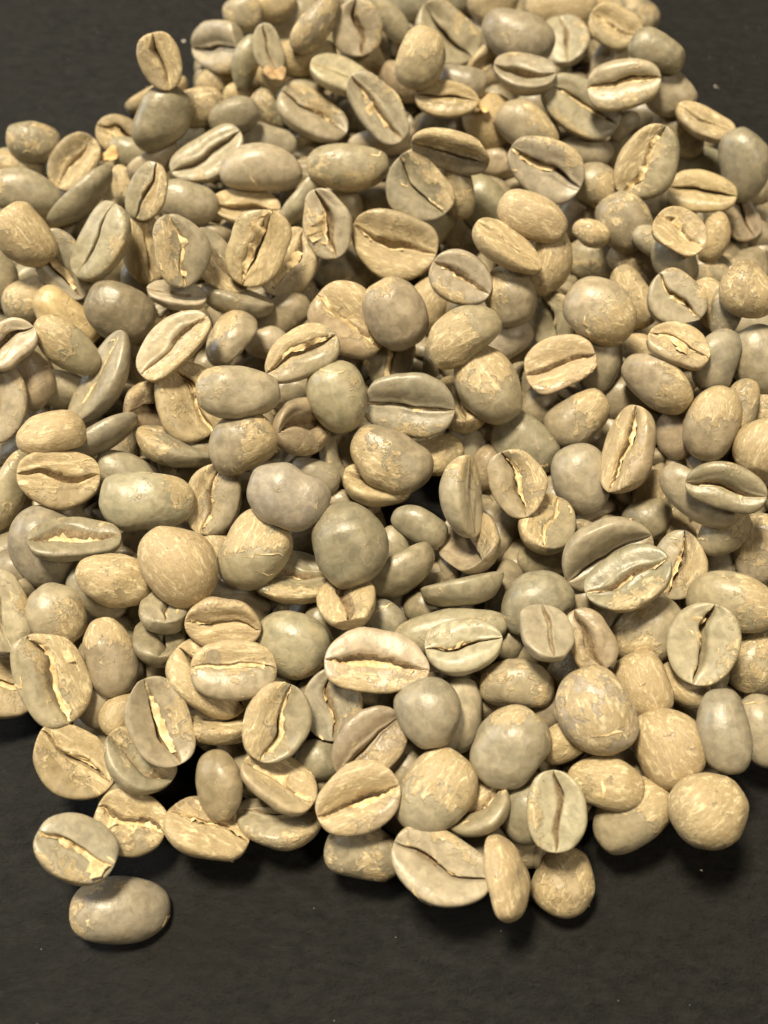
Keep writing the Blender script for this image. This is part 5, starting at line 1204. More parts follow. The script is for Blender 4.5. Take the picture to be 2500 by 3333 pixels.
(14.68,-12.05,1.88,10.5,5.1,-65.5,7.94,6.00),
(29.10,-18.25,2.67,-53.2,6.3,-34.7,8.25,6.13),
(-9.69,-33.43,2.81,-48.3,-9.3,-111.3,9.10,6.98),
(-19.94,-16.81,3.27,153.4,20.0,20.8,9.07,6.38),
(37.64,37.70,2.23,33.1,9.6,-134.4,7.86,5.85),
(-25.67,-3.45,3.49,120.8,25.2,-131.5,7.91,5.84),
(37.35,-36.80,1.89,21.2,-5.5,-31.2,8.22,5.88),
(-40.82,59.16,2.59,35.2,14.3,175.6,8.90,6.38),
(25.92,4.48,4.16,104.7,36.7,58.7,8.96,6.62),
(-52.14,31.44,2.59,53.2,-7.6,39.2,8.55,6.33),
(16.88,16.55,3.42,97.7,-18.5,-21.6,9.39,6.61),
(37.61,108.72,2.99,54.7,6.4,-92.0,8.96,6.93),
(-39.47,17.37,3.43,-80.3,4.2,-165.5,8.64,6.85),
(59.38,39.50,2.34,17.2,15.1,-177.5,8.60,6.50),
(21.34,109.80,3.67,132.8,1.2,68.2,9.57,7.46),
(24.83,14.56,2.67,-178.1,-19.8,-112.7,8.04,6.15),
(-1.97,34.29,3.02,-64.4,-22.9,-146.5,8.11,6.03),
(54.66,20.39,3.34,67.1,-4.2,136.7,9.41,7.50),
(7.09,31.25,3.43,113.0,1.0,21.6,8.29,6.45),
(-14.40,-1.58,2.06,-14.3,0.9,-127.0,8.72,6.76),
(4.59,100.92,2.48,-29.9,-11.7,-66.1,9.52,7.04),
(29.76,111.02,3.75,96.5,-5.5,-50.6,9.52,7.41),
(56.30,45.96,2.10,-13.4,-16.4,79.5,8.46,6.46),
(46.57,-8.71,2.36,-28.4,-13.0,45.5,9.29,6.67),
(-45.07,-12.21,2.25,17.1,4.3,-23.4,9.37,7.15),
(57.90,28.94,4.10,171.2,-45.6,-93.1,8.63,6.83),
(21.36,-2.75,2.14,-171.1,2.7,137.4,8.16,6.40),
(20.70,3.20,2.36,-22.8,-17.1,-18.0,8.80,6.90),
(23.27,-26.85,3.70,123.0,-28.8,-92.6,8.74,6.96),
(34.69,18.98,2.29,-32.5,-10.1,-146.2,8.30,6.37),
(36.58,-36.46,2.81,-70.5,-4.9,91.8,8.48,6.01),
(32.43,-17.64,3.64,-94.9,6.6,9.3,8.47,6.75),
(44.84,-14.59,2.10,-178.0,8.7,-8.9,8.48,6.06),
(47.12,-26.11,2.51,163.0,11.7,73.3,8.36,5.86),
(0.83,-12.80,3.56,-115.9,10.6,-55.2,8.20,6.23),
(-37.11,29.83,2.35,-38.9,-16.3,-79.9,8.01,5.83),
(49.13,60.60,3.26,-135.6,-8.2,54.1,8.34,6.41),
(4.53,27.50,2.48,-19.9,9.7,35.6,9.66,7.43),
(-4.62,-28.48,4.78,132.3,69.2,-73.5,9.01,6.82),
(-46.56,59.48,3.34,135.5,4.7,-159.3,9.00,6.72),
(-14.10,-13.45,3.45,-50.9,23.4,-21.3,9.30,6.70),
(27.47,-28.27,5.06,152.4,-79.3,-152.7,9.44,6.98),
(53.18,4.21,3.30,67.5,3.6,8.8,9.45,7.16),
(28.85,110.48,3.66,-121.8,15.4,-73.3,8.69,6.13),
(-38.67,-26.78,2.60,159.5,5.5,41.6,8.50,6.41),
(25.27,-18.40,3.02,-49.6,6.6,135.0,9.27,7.34),
(1.00,53.54,3.08,99.5,-21.2,41.2,8.27,5.80),
(36.96,-23.84,2.50,173.6,12.2,9.5,8.83,6.46),
(44.96,23.01,2.65,64.2,-2.6,50.3,8.08,5.88),
(21.04,-39.60,2.32,-5.3,-28.7,-153.8,8.18,5.75),
(16.14,49.30,3.88,95.7,13.7,121.9,9.53,7.11),
(16.56,-42.39,4.22,-146.3,-26.8,171.1,9.61,7.62),
(-3.25,13.90,3.07,67.7,-1.4,33.2,8.46,6.75),
(-0.52,38.86,1.97,-12.2,-0.7,-87.4,9.15,6.51),
(-57.14,50.32,3.85,56.4,43.7,-48.7,8.92,6.59),
(35.74,58.87,2.89,127.6,-3.7,-107.5,8.02,5.66),
(-22.96,-4.60,3.57,-112.0,-24.2,-106.4,8.21,5.89),
(-52.13,-5.41,3.73,105.1,-31.1,-157.1,9.37,6.72),
(-32.97,28.05,2.33,-25.0,0.4,0.0,9.54,7.11),
(43.71,-29.23,3.27,63.2,-21.4,107.1,9.44,7.37),
(47.66,37.75,2.17,167.7,-3.7,16.9,8.35,6.18),
(41.33,7.99,2.85,-52.8,15.9,24.6,7.93,5.91),
(-7.23,20.59,1.80,2.7,1.3,109.8,7.83,6.15),
(18.25,9.62,3.45,75.9,-15.8,-23.2,9.60,7.45),
(-11.20,-6.16,3.05,-137.3,-7.1,62.7,8.33,6.02),
(-26.96,36.10,3.07,73.2,5.8,-21.6,8.49,6.34),
(-34.06,-34.91,2.69,40.8,-1.5,-38.5,9.54,7.32),
(-60.11,58.93,3.37,-152.2,-27.5,139.5,7.95,5.90),
(37.20,52.71,2.34,12.6,-19.9,-31.6,9.65,7.02),
(27.95,44.27,3.48,93.6,14.9,115.7,8.23,6.33),
(29.26,-0.49,3.53,-78.6,-0.9,82.1,9.36,7.39),
(-24.18,22.54,3.30,145.5,16.1,86.1,8.84,6.52),
(26.49,-40.80,2.45,-43.2,4.0,-141.3,8.35,6.23),
(32.86,-34.10,2.00,-7.6,-16.5,39.8,8.76,6.23),
(-5.57,55.93,3.26,-68.9,7.2,11.8,8.46,6.73),
(32.77,-31.84,3.63,-152.7,-27.5,140.9,8.49,6.54),
(56.00,-2.97,3.28,-106.1,-6.1,-64.8,7.90,6.23),
(-10.16,2.73,3.19,-98.6,2.2,97.3,8.10,5.98),
(50.43,70.56,3.02,-51.8,-2.0,65.7,9.63,7.41),
(-55.52,15.59,2.36,-36.4,-17.1,-127.8,8.22,5.97),
(49.89,15.35,2.73,155.3,-8.6,90.4,9.06,6.61),
(9.18,58.50,3.28,-86.1,-7.3,-97.5,8.52,6.74),
(12.46,38.46,2.45,-17.9,-18.0,47.5,9.46,7.48),
(-4.19,-41.21,2.92,-79.6,-13.4,-173.9,8.38,5.97),
(1.60,113.60,2.85,88.1,-3.7,-158.6,7.85,5.61),
(-5.71,-21.40,3.01,72.5,-14.5,-122.5,8.95,6.49),
(13.42,25.04,2.84,46.2,-1.2,3.3,9.53,7.38),
(19.28,81.56,2.31,-172.0,-6.8,-152.1,8.32,6.56),
(45.91,-19.94,3.51,-48.1,-30.8,-85.8,9.50,7.45),
(15.71,4.95,2.68,-149.6,-3.3,-145.1,7.83,5.92),
(38.98,21.01,3.04,-53.1,-19.3,-33.4,9.00,6.87),
(-23.82,37.86,2.62,-49.7,-17.5,31.7,7.84,6.08),
(39.64,5.82,3.20,-66.4,-6.4,178.3,9.46,7.08),
(-29.97,-9.97,3.50,41.1,-48.4,8.3,8.62,6.75),
(-3.88,43.46,3.86,70.1,28.9,3.2,9.32,7.20),
(-18.22,109.79,3.18,-67.7,-9.9,133.3,9.19,6.96),
(-23.54,52.49,3.13,-114.7,3.3,65.7,8.01,5.73),
(-21.15,66.86,3.94,-116.2,7.8,-58.8,9.20,7.15),
(33.82,27.14,3.56,-113.2,-5.5,-147.5,8.58,6.80),
(6.22,20.28,2.25,34.3,-10.5,-156.4,8.74,6.29),
(-42.95,35.66,3.61,-67.2,14.9,14.6,9.03,7.08),
(-2.52,-31.64,3.02,154.9,-1.7,-179.0,9.34,7.46),
(-4.82,3.45,3.27,110.9,-8.9,105.7,8.18,6.30),
(-3.91,-39.03,3.55,73.7,5.7,-166.3,9.50,7.43),
(27.59,38.49,3.00,-46.3,15.4,35.1,8.88,6.66),
(56.79,60.10,2.16,168.2,-8.0,-166.3,8.01,5.89),
(28.65,-7.18,3.65,-118.2,-8.8,-72.2,9.18,6.92),
(45.42,-8.39,3.18,128.5,-12.3,174.4,8.05,6.35),
(2.05,-20.92,3.48,-131.5,1.8,-144.8,9.28,6.96),
(7.90,-35.29,2.95,84.1,1.8,-122.4,7.90,5.87),
(-24.09,41.43,2.31,19.6,-13.4,-174.2,9.56,7.24),
(8.64,51.48,3.12,129.3,-20.8,121.5,7.94,6.01),
(17.63,18.10,3.60,102.2,13.5,5.1,9.14,6.43),
(-30.34,-24.78,2.41,23.9,-20.5,139.0,9.49,6.75),
(40.37,83.72,3.51,-60.2,13.9,-162.5,9.24,7.26),
(12.28,-45.09,2.31,8.8,15.3,-112.0,8.48,6.74),
(-12.89,106.80,2.44,-17.9,-19.6,-165.0,9.55,7.17),
(-37.18,63.95,3.63,-89.4,7.3,-40.2,8.70,6.81),
(-41.64,64.74,3.38,129.3,-20.0,-156.6,8.64,6.60),
(-42.88,-26.25,1.99,-23.8,1.9,-10.9,8.51,6.00),
(19.34,10.56,3.22,-141.1,17.1,-91.6,7.84,5.67),
(25.33,20.44,2.02,-15.8,-7.5,-122.6,8.69,6.45),
(-57.18,37.59,3.53,-94.3,-1.4,77.1,9.16,6.86),
(19.38,-33.82,2.07,9.3,-9.2,-48.5,9.29,6.97),
(-15.35,-27.27,3.08,-77.3,5.8,50.5,8.15,6.04),
(30.83,32.33,2.61,171.3,-12.6,109.2,8.98,7.10),
(-49.34,42.33,3.50,125.0,-5.3,-3.6,9.32,6.93),
(24.48,9.70,2.66,38.0,2.9,33.0,9.49,7.21),
(9.18,-9.66,3.61,-79.1,6.3,-93.6,9.08,7.12),
(32.93,10.04,3.41,127.6,-4.9,26.4,8.93,6.82),
(22.31,-19.84,3.27,71.2,8.0,-95.9,9.11,6.79),
(-12.82,-36.27,3.20,-50.4,12.9,159.6,9.08,7.22),
(-26.55,93.56,2.33,32.9,2.7,-32.9,8.23,6.57),
(-46.12,14.30,3.08,128.1,-4.9,-144.9,7.93,6.10),
(-15.39,-13.66,3.15,143.7,-3.0,156.6,9.13,6.93),
(5.99,-27.34,2.37,-167.3,7.9,-179.6,8.27,6.05),
(-51.96,-11.40,4.30,131.5,54.0,30.0,8.47,6.02),
(-25.33,57.20,3.54,70.5,-35.8,102.9,9.05,7.17),
(-56.54,48.16,3.50,46.9,-42.1,-75.0,9.17,7.12),
(41.36,71.84,2.86,77.5,-16.7,-92.8,8.01,5.97),
(23.29,47.02,3.12,-162.8,19.3,-43.1,8.59,6.24),
(-34.91,22.58,2.64,48.0,15.1,166.7,7.86,5.85),
(-10.18,102.30,1.90,0.2,3.1,113.3,9.01,6.49),
(13.14,-17.15,2.45,-6.2,-26.7,-117.2,8.97,6.59),
(55.07,20.18,3.01,62.0,8.5,-136.0,9.09,6.45),
(4.12,22.82,2.31,167.2,-1.7,130.8,9.27,6.57),
(26.42,-14.15,1.88,-7.1,-4.1,0.2,9.06,6.42),
(39.21,-5.38,3.67,-91.7,2.1,-129.1,9.50,7.12),
(-15.30,-27.68,3.36,66.0,14.5,-8.9,8.96,6.90),
(-6.34,109.10,2.71,2.0,30.3,150.9,8.22,6.28),
(-4.50,104.32,4.34,-104.7,-35.0,79.8,9.08,6.88),
(-30.25,54.64,2.99,-43.0,-25.2,-132.0,8.93,6.87),
(-14.14,3.20,3.71,-95.3,-11.1,-128.5,9.52,7.37),
(-49.35,-22.05,2.12,179.4,2.8,119.2,9.11,7.23),
(-17.38,69.83,3.19,-117.1,5.3,71.4,7.97,5.79),
(33.14,-5.43,3.06,143.2,4.9,0.5,9.00,6.44),
(-7.86,95.79,2.55,39.6,6.3,16.1,8.49,6.57),
(-6.72,15.73,3.40,117.6,5.3,-174.0,8.02,6.31),
(-10.12,10.87,2.06,-9.0,-3.1,-123.3,9.18,7.07),
(-13.21,-39.95,3.70,103.6,0.6,-6.4,9.53,7.07),
(9.13,-24.73,2.28,-18.0,-24.6,-5.6,8.02,6.38),
(-22.77,-27.40,4.37,-112.6,18.6,-159.3,9.18,7.35),
(53.80,32.99,2.93,-53.6,4.2,119.9,9.50,6.94),
(-2.60,-23.03,2.98,-46.6,13.4,56.4,9.13,6.73),
(-4.09,27.19,2.90,162.6,12.6,157.5,8.93,6.93),
(-48.40,-0.12,3.54,85.4,-30.8,22.8,8.81,7.01),
(-44.69,53.00,3.12,-109.2,0.9,-15.5,8.26,5.82),
(56.89,13.96,2.96,144.1,10.0,-102.9,8.01,6.08),
(-36.77,-9.30,3.60,-76.1,-0.7,45.2,9.63,7.65),
(-4.55,-36.51,3.01,144.9,-1.4,175.7,9.20,6.64),
(-50.33,7.51,2.99,60.2,4.4,115.6,8.54,6.68),
(-21.53,96.11,2.79,148.3,-7.9,-114.5,8.39,6.34),
(-32.56,27.57,2.39,-21.7,-25.0,-115.8,8.60,6.24),
(54.12,65.48,3.18,-120.2,-10.5,-74.0,8.31,5.86),
(44.11,-23.52,2.53,23.8,13.9,-17.9,9.22,6.89),
(31.05,72.70,2.05,-20.4,1.5,154.6,8.96,6.47),
(0.76,-40.70,2.03,24.2,-8.6,-125.0,7.97,6.18),
(34.09,-1.92,3.40,137.2,-8.8,10.0,9.11,7.22),
(20.42,63.57,2.41,-0.1,23.4,-107.2,8.30,5.98),
(32.86,-31.19,3.55,43.8,37.4,84.9,8.95,6.75),
(51.80,-14.19,3.55,138.2,2.6,-7.6,9.59,7.40),
(-57.63,44.60,3.10,80.8,-5.3,52.4,8.96,6.44),
(24.18,35.83,2.25,27.2,-11.1,72.4,8.71,6.65),
(-7.63,-3.19,4.40,118.7,32.9,-171.8,9.62,7.11),
(8.21,-31.30,4.84,-169.4,-56.7,-175.0,9.44,6.93),
(-18.85,-34.72,3.05,123.1,-20.0,-90.2,7.99,5.70),
(-14.88,26.38,2.20,-17.7,-11.8,115.9,9.32,6.89),
(-5.68,35.67,1.87,-7.5,0.2,-175.1,8.96,6.39),
(-62.76,49.58,2.47,45.7,-8.8,-22.1,8.86,6.38),
(-34.25,-39.33,3.55,117.2,7.3,-63.9,8.39,6.55),
(-2.83,-32.03,2.27,-170.7,-5.4,98.3,8.59,6.37),
(-18.08,49.11,2.43,34.3,-2.6,-122.7,8.93,6.97),
(32.57,4.95,2.68,165.0,-17.7,-0.4,8.22,6.28),
(30.35,100.20,3.56,-148.7,23.3,-53.4,8.21,6.27),
(-43.36,10.21,3.77,-82.9,8.6,88.2,9.26,7.20),
(44.16,-32.07,3.40,114.2,-11.4,-119.3,9.02,6.59),
(-40.52,-3.23,3.08,-66.0,-12.9,-16.1,8.54,6.72),
(-52.62,48.17,4.04,-106.8,13.9,-116.1,8.95,6.99),
(23.06,-33.41,3.77,107.6,5.0,-61.8,9.10,7.04),
(-20.82,30.56,2.57,55.0,-7.3,-96.8,8.43,6.14),
(-36.32,-3.98,2.37,-32.4,-2.9,-169.1,9.21,6.75),
(-13.36,36.37,3.30,97.3,-28.4,-154.9,8.57,6.01),
(60.65,24.37,3.17,-133.5,-2.3,96.9,8.60,6.34),
(38.98,96.19,3.74,-72.7,29.5,137.7,8.31,6.19),
(38.43,11.83,2.47,173.0,12.7,-65.1,8.44,6.32),
(40.29,1.85,2.71,-52.0,0.7,-90.5,9.03,6.57),
(45.43,63.47,1.97,-19.0,-1.9,-102.2,8.56,6.25),
(19.89,-40.32,4.01,-131.3,18.4,49.0,9.58,6.73),
(-53.13,18.44,3.71,147.3,-29.2,-141.5,9.39,7.03),
(13.12,37.75,3.32,72.1,11.1,125.1,9.50,6.71),
(-3.49,83.89,2.85,-31.2,17.2,-143.6,9.24,6.94),
(58.41,53.45,2.64,-51.4,0.2,-54.1,8.87,6.39),
(-15.73,-31.14,3.37,124.6,10.4,172.5,8.59,6.20),
(31.25,77.25,3.07,144.8,-2.0,-153.0,8.72,6.79),
(40.07,-30.64,3.77,-116.0,16.6,68.6,8.66,6.23),
(19.94,46.71,2.35,-27.2,-8.1,-172.8,8.92,6.93),
(-27.72,81.01,3.32,134.6,3.4,-156.8,8.65,6.68),
(-2.75,-4.88,2.70,153.0,-4.8,100.1,8.38,6.49),
(-10.34,-32.15,2.66,-38.6,0.8,1.8,9.65,7.23),
(-29.54,-25.09,3.26,80.9,-22.0,-127.2,9.00,6.63),
(2.20,-43.47,2.72,161.0,-18.1,-38.7,8.51,6.02),
(-33.26,-29.65,3.58,115.7,-19.7,106.5,8.94,6.87),
(19.59,-46.89,2.85,69.8,6.1,61.1,8.09,5.93),
(7.12,14.88,3.44,111.1,-7.2,137.4,8.47,6.63),
(45.73,77.18,2.10,-13.4,-5.1,175.4,9.28,6.92),
(9.88,-18.54,3.37,72.1,23.7,-122.0,8.59,6.27),
(10.02,17.65,2.39,-8.8,-25.8,143.7,8.75,6.71),
(34.40,45.57,3.65,99.4,8.5,-165.9,9.57,6.75),
(13.74,7.96,3.57,64.5,11.0,157.4,9.52,7.61),
(48.02,22.10,2.71,52.7,1.0,117.8,8.44,6.53),
(51.95,-18.64,2.78,-33.1,-32.5,167.8,8.46,5.94),
(27.61,3.97,3.71,118.1,3.6,48.8,9.29,6.99),
(32.65,23.38,2.12,-23.5,5.9,24.3,8.46,6.32),
(-12.86,42.99,3.29,-82.1,0.1,-165.5,9.44,6.72),
(25.25,-40.53,4.82,-86.5,42.6,-117.8,9.49,7.42),
(-50.80,16.17,2.10,-13.8,-20.7,-3.5,8.02,6.11),
(7.85,48.01,2.00,-25.0,4.0,-85.4,7.91,5.90),
(-32.47,49.40,3.21,-60.0,4.9,92.9,9.42,7.24),
(53.07,56.25,2.38,-29.3,-20.9,-134.2,8.12,6.27),
(39.95,61.66,2.73,157.0,-7.6,-164.6,8.60,6.81),
(20.83,-13.44,3.44,-118.1,3.1,178.6,9.10,6.39),
(27.49,58.94,3.36,31.8,38.9,-46.8,8.77,6.52),
(13.40,107.80,3.19,-86.8,6.6,-68.2,8.23,6.00),
(-39.39,54.96,3.74,-106.0,-2.9,7.1,9.06,7.18),
(17.59,-46.90,2.87,-157.6,-1.6,169.7,9.50,7.13),
(20.07,-18.02,2.09,-31.9,-13.5,-17.5,7.93,5.58),
(-67.05,59.12,3.71,97.6,-34.8,83.8,9.13,6.61),
(23.68,-8.67,3.76,108.1,5.8,-142.8,9.61,6.96),
(-6.91,-37.32,2.69,175.2,16.9,97.8,8.77,6.28),
(-22.34,39.16,3.32,108.6,3.5,86.6,7.84,6.16),
(13.86,46.59,2.49,-43.2,9.6,-20.1,8.02,6.00),
(-6.67,-21.98,1.95,12.5,-2.6,-57.3,8.97,6.42),
(-34.63,10.19,3.16,146.7,-2.9,-160.1,9.15,7.18),
(9.55,-18.37,3.77,110.5,7.7,-16.6,8.97,6.95),
(-30.04,40.65,2.10,-16.4,-11.9,-27.2,8.65,6.56),
(51.74,7.18,2.88,-156.3,5.5,148.2,8.58,6.85),
(-22.59,4.75,3.70,-92.4,-16.5,-95.9,9.23,7.20),
(-21.01,-5.12,3.17,-67.4,-2.8,109.1,9.46,7.03),
(30.05,-23.76,3.17,-83.6,-15.1,-43.5,8.75,6.37),
(-13.79,-34.21,3.39,-106.5,-13.8,41.0,8.02,6.31),
(-37.23,-17.12,3.19,98.4,-7.3,-118.0,8.67,6.21),
(31.66,0.60,3.59,-122.9,-18.0,104.6,8.55,6.33),
(17.66,18.85,3.73,-103.0,-23.6,144.8,8.31,6.45),
(3.74,-9.91,2.62,30.3,18.0,98.4,8.82,6.46),
(-7.43,75.36,4.28,127.3,29.5,109.4,9.62,7.14),
(12.84,103.30,3.14,149.5,3.9,119.4,9.41,7.10),
(-2.34,103.53,2.96,157.8,16.4,107.7,8.75,6.24),
(12.25,-12.94,3.87,-65.4,23.3,-113.6,9.11,7.16),
(-37.00,-10.02,3.62,76.5,-36.2,12.3,9.34,6.70),
(31.90,-13.82,3.50,-69.6,11.1,125.4,9.06,6.95),
(-19.19,22.06,3.39,-90.5,-5.9,31.8,9.65,6.76),
(-7.80,2.22,3.42,-102.7,-6.9,47.4,8.91,6.56),
(-52.83,-22.58,2.64,-167.6,-16.8,28.7,7.85,5.82),
(19.43,114.51,2.68,-164.8,-6.8,-136.2,9.32,6.86),
(13.40,-24.41,3.16,-79.2,2.9,120.0,8.55,6.36),
(-30.27,6.77,2.92,-70.9,-3.3,-116.4,8.60,6.31),
(16.94,-29.15,2.06,-29.8,-3.4,-65.9,7.98,5.89),
(24.28,-20.86,4.17,-120.6,48.3,118.9,7.83,5.52),
(-41.96,-8.72,2.37,-13.7,19.8,-19.5,7.85,6.23),
(-12.59,3.35,2.10,-22.8,-5.2,-70.6,9.01,6.40),
(6.19,65.64,3.03,117.6,-2.2,17.1,7.84,5.70),
(22.29,-42.25,2.40,-37.4,-3.0,-126.5,8.51,6.56),
(-19.46,89.29,3.34,75.2,4.5,-131.0,9.49,6.91),
(-45.15,-18.26,3.50,111.5,8.1,-29.0,9.10,6.38),
(-36.15,73.05,2.78,-149.3,6.3,-131.8,8.22,5.96),
(-29.12,-26.89,2.90,-67.1,-1.6,-79.2,8.81,6.37),
(-19.90,-16.93,3.55,-87.4,10.8,135.1,8.27,6.53),
(-57.58,59.72,3.09,83.9,14.4,65.3,7.90,5.81),
(-13.61,-1.71,3.70,-165.7,23.7,176.4,9.43,7.49),
(-41.23,-18.89,2.59,41.5,7.6,-100.4,8.83,6.45),
(41.18,27.34,2.69,-158.3,8.9,-155.5,8.43,6.06),
(7.16,32.28,2.09,-30.8,-9.6,60.7,7.89,5.79),
(40.20,47.87,2.16,-167.3,1.2,-164.1,8.25,6.14),
(50.80,58.80,1.88,20.1,-9.0,137.1,8.27,5.81),
(35.51,-10.22,3.30,-84.7,-1.6,174.5,9.20,6.68),
(-43.76,27.14,3.56,-109.6,-13.8,42.6,8.37,6.63),
(-16.90,-25.83,3.54,131.6,-5.8,33.8,9.56,7.28),
(-23.68,14.41,2.91,-62.2,-15.8,102.2,8.48,6.29),
(19.77,92.33,2.33,-179.0,-11.1,-114.2,9.07,6.44),
(-4.49,-42.47,2.11,18.3,0.6,124.3,9.32,6.76),
(-35.51,33.02,2.90,-157.4,-9.5,4.8,9.31,6.58),
(4.02,12.57,1.94,6.9,-4.0,-25.1,8.99,6.69),
(21.20,41.28,1.92,-16.3,-1.0,61.4,8.43,6.13),
(-19.73,-0.63,2.40,174.0,10.4,-106.7,8.81,6.45),
(-19.68,-21.15,3.22,-164.1,-22.6,-23.0,8.43,6.54),
(50.68,-23.71,2.16,24.3,-17.8,-1.9,8.69,6.10),
(29.92,51.93,4.28,-104.1,-27.7,-63.5,9.35,7.20),
(25.11,-23.25,3.55,102.7,-1.9,77.5,8.60,6.80),
(9.98,90.95,2.46,10.9,11.4,99.9,9.52,7.57),
(-56.74,37.54,2.44,32.5,10.1,-20.4,8.92,6.45),
(-26.99,29.93,2.21,-20.8,-5.1,104.9,9.53,6.97),
(12.90,78.40,3.58,-117.4,7.6,7.6,8.24,6.47),
(-5.75,69.77,3.77,136.2,14.9,18.3,9.42,7.25),
(-40.39,0.95,2.96,-156.5,4.2,164.7,9.50,7.15),
(-48.60,36.67,3.51,69.8,14.8,2.1,9.13,7.12),
(31.94,30.52,3.79,103.3,11.5,177.2,9.21,6.91),
(29.34,-24.20,3.48,-147.0,-23.7,36.9,8.39,6.26),
(-4.40,55.01,3.14,122.3,7.9,-81.0,8.15,5.77),
(-16.90,32.92,3.03,71.9,5.6,80.9,8.93,6.30),
(-14.48,-13.48,2.73,158.4,9.5,155.7,8.54,6.40),
(-18.37,40.74,3.13,-91.4,1.7,2.5,8.39,6.01),
(-54.42,-16.55,1.85,7.4,2.2,-43.4,8.02,6.17),
(58.55,8.01,2.15,-27.5,-2.6,51.1,8.39,6.32),
(28.18,-33.58,3.33,95.0,4.6,36.4,8.85,6.25),
(35.17,-19.71,2.94,-48.7,7.3,131.3,9.08,7.13),
(-21.31,15.90,3.16,-85.8,-13.7,-164.1,8.20,6.43),
(41.11,82.31,3.20,-57.6,-23.4,178.9,8.74,6.77),
(-5.85,49.23,3.41,44.7,30.1,106.7,9.48,6.66),
(31.96,-36.06,2.45,45.4,6.6,-169.9,8.01,5.92),
(32.52,32.20,3.36,150.0,13.2,149.5,9.42,7.14),
(-51.51,35.97,3.23,93.9,9.3,-29.9,8.37,5.97),
(-12.45,-6.73,3.48,-102.1,4.4,69.5,8.94,6.42),
(17.99,-47.41,4.04,-179.6,55.7,-39.8,7.84,6.27),
(6.20,-44.72,3.23,-65.2,9.5,49.3,8.70,6.71),
(33.05,-38.07,3.25,61.3,0.4,119.3,9.49,7.44),
(-21.78,6.10,2.73,159.7,-5.5,-18.2,9.46,7.10),
(-44.64,-17.84,3.31,-94.7,0.2,33.9,7.98,6.37),
(5.26,-32.38,3.41,-119.1,-2.5,128.4,9.17,6.49),
(54.34,18.62,4.68,-127.1,27.7,-128.9,9.62,7.47),
(-33.73,-13.56,3.68,-72.8,13.6,-5.9,9.14,7.02),
(-9.00,-14.73,3.22,178.0,-22.3,39.3,9.56,7.17),
(37.36,72.71,3.09,-59.6,-17.7,-13.9,9.03,6.73),
(42.79,33.13,3.33,75.5,-2.3,66.7,9.45,7.10),
(-18.15,76.49,2.21,35.8,-3.2,-143.4,8.19,6.17),
(38.70,-27.74,3.52,152.3,34.4,0.6,7.85,6.06),
(31.21,-39.79,4.22,-141.0,27.8,0.5,9.09,6.92),
(-34.82,-13.31,3.12,48.6,30.0,90.3,8.25,6.10),
(-35.94,38.23,3.31,-40.5,-39.9,25.3,8.52,6.41),
(-47.52,-7.78,2.67,-11.5,26.2,-6.7,8.32,6.42),
(-20.52,77.28,3.56,-99.7,13.1,-16.6,7.88,6.17),
(56.27,26.68,3.59,-71.0,-24.5,100.0,9.39,6.91),
(2.81,-40.55,2.59,43.3,10.8,-132.8,8.48,6.18),
(28.75,-27.65,3.26,-113.5,5.4,40.8,8.22,5.88),
(60.86,48.66,3.49,-66.8,8.8,-27.7,9.47,7.25),
(-6.23,-9.59,3.46,159.8,35.2,78.5,7.95,5.83),
(0.26,95.50,3.28,145.8,-15.8,52.6,9.11,7.11),
(-53.48,-2.29,1.98,7.8,-4.5,11.8,9.24,6.81),
(3.85,67.75,2.02,16.3,3.3,-5.5,8.69,6.38),
(53.99,-11.80,2.89,54.3,3.8,177.6,9.10,6.79),
(9.95,-36.69,2.55,168.4,10.2,-130.9,8.73,6.61),
(-38.82,23.87,3.26,-116.6,-3.6,-69.9,7.98,6.18),
(59.37,57.45,2.74,-44.0,-14.7,2.8,9.26,6.78),
(20.87,-3.58,3.02,-77.0,-10.8,15.9,8.83,6.30),
(-18.34,-5.93,3.32,-86.5,7.3,-15.6,8.40,6.26),
(19.25,-33.58,3.31,-70.1,-6.2,132.9,9.29,7.22),
(32.96,10.43,3.43,-99.4,7.4,-53.7,8.67,6.15),
(0.60,46.88,3.28,-131.9,8.2,59.8,8.32,6.16),
(13.49,-6.69,3.39,-132.4,-7.0,-123.2,9.03,6.62),
(-13.68,67.39,3.43,-112.6,6.4,-161.9,8.13,6.20),
(17.02,16.38,1.79,-9.9,-0.1,170.2,8.31,5.91),
(50.64,-23.52,3.42,-150.0,11.9,45.9,9.44,6.96),
(-23.81,-27.94,3.20,39.9,-40.5,78.7,8.76,6.33),
(40.30,30.41,3.35,122.2,-8.1,115.3,8.96,6.58),
(19.56,-35.64,2.04,176.0,-3.7,-178.4,9.16,6.51),
(-22.36,-33.76,3.93,-104.3,24.0,5.4,8.59,6.10),
(-45.67,-17.73,3.03,-22.7,-43.8,66.2,7.94,6.29),
(42.67,91.50,2.00,-20.6,-7.8,93.8,8.12,6.18),
(26.09,66.71,3.03,141.1,-4.8,129.6,8.78,6.52),
(-3.48,39.00,2.94,-57.2,-5.4,-17.8,9.22,6.91),
(-50.20,13.27,4.05,-107.2,-24.8,74.0,8.92,6.92),
(34.04,-27.46,2.72,-36.5,14.1,71.8,8.62,6.69),
(-58.70,52.23,3.41,-176.0,-34.9,95.9,8.08,5.93),
(-49.86,43.90,2.22,17.7,13.4,-79.5,8.04,6.32),
(41.06,-10.64,2.67,48.5,-11.4,81.1,8.95,6.82),
(-57.65,53.47,3.70,110.6,1.9,163.3,9.02,6.98),
(-38.45,-21.77,2.26,-164.8,2.8,33.4,8.01,6.07),
(-28.20,-6.55,2.38,-168.2,-4.8,-151.8,9.22,6.47),
(-9.69,10.39,3.49,-100.0,-2.9,56.1,8.57,6.73),
(27.86,37.75,3.33,-92.9,-0.4,166.7,9.17,6.45),
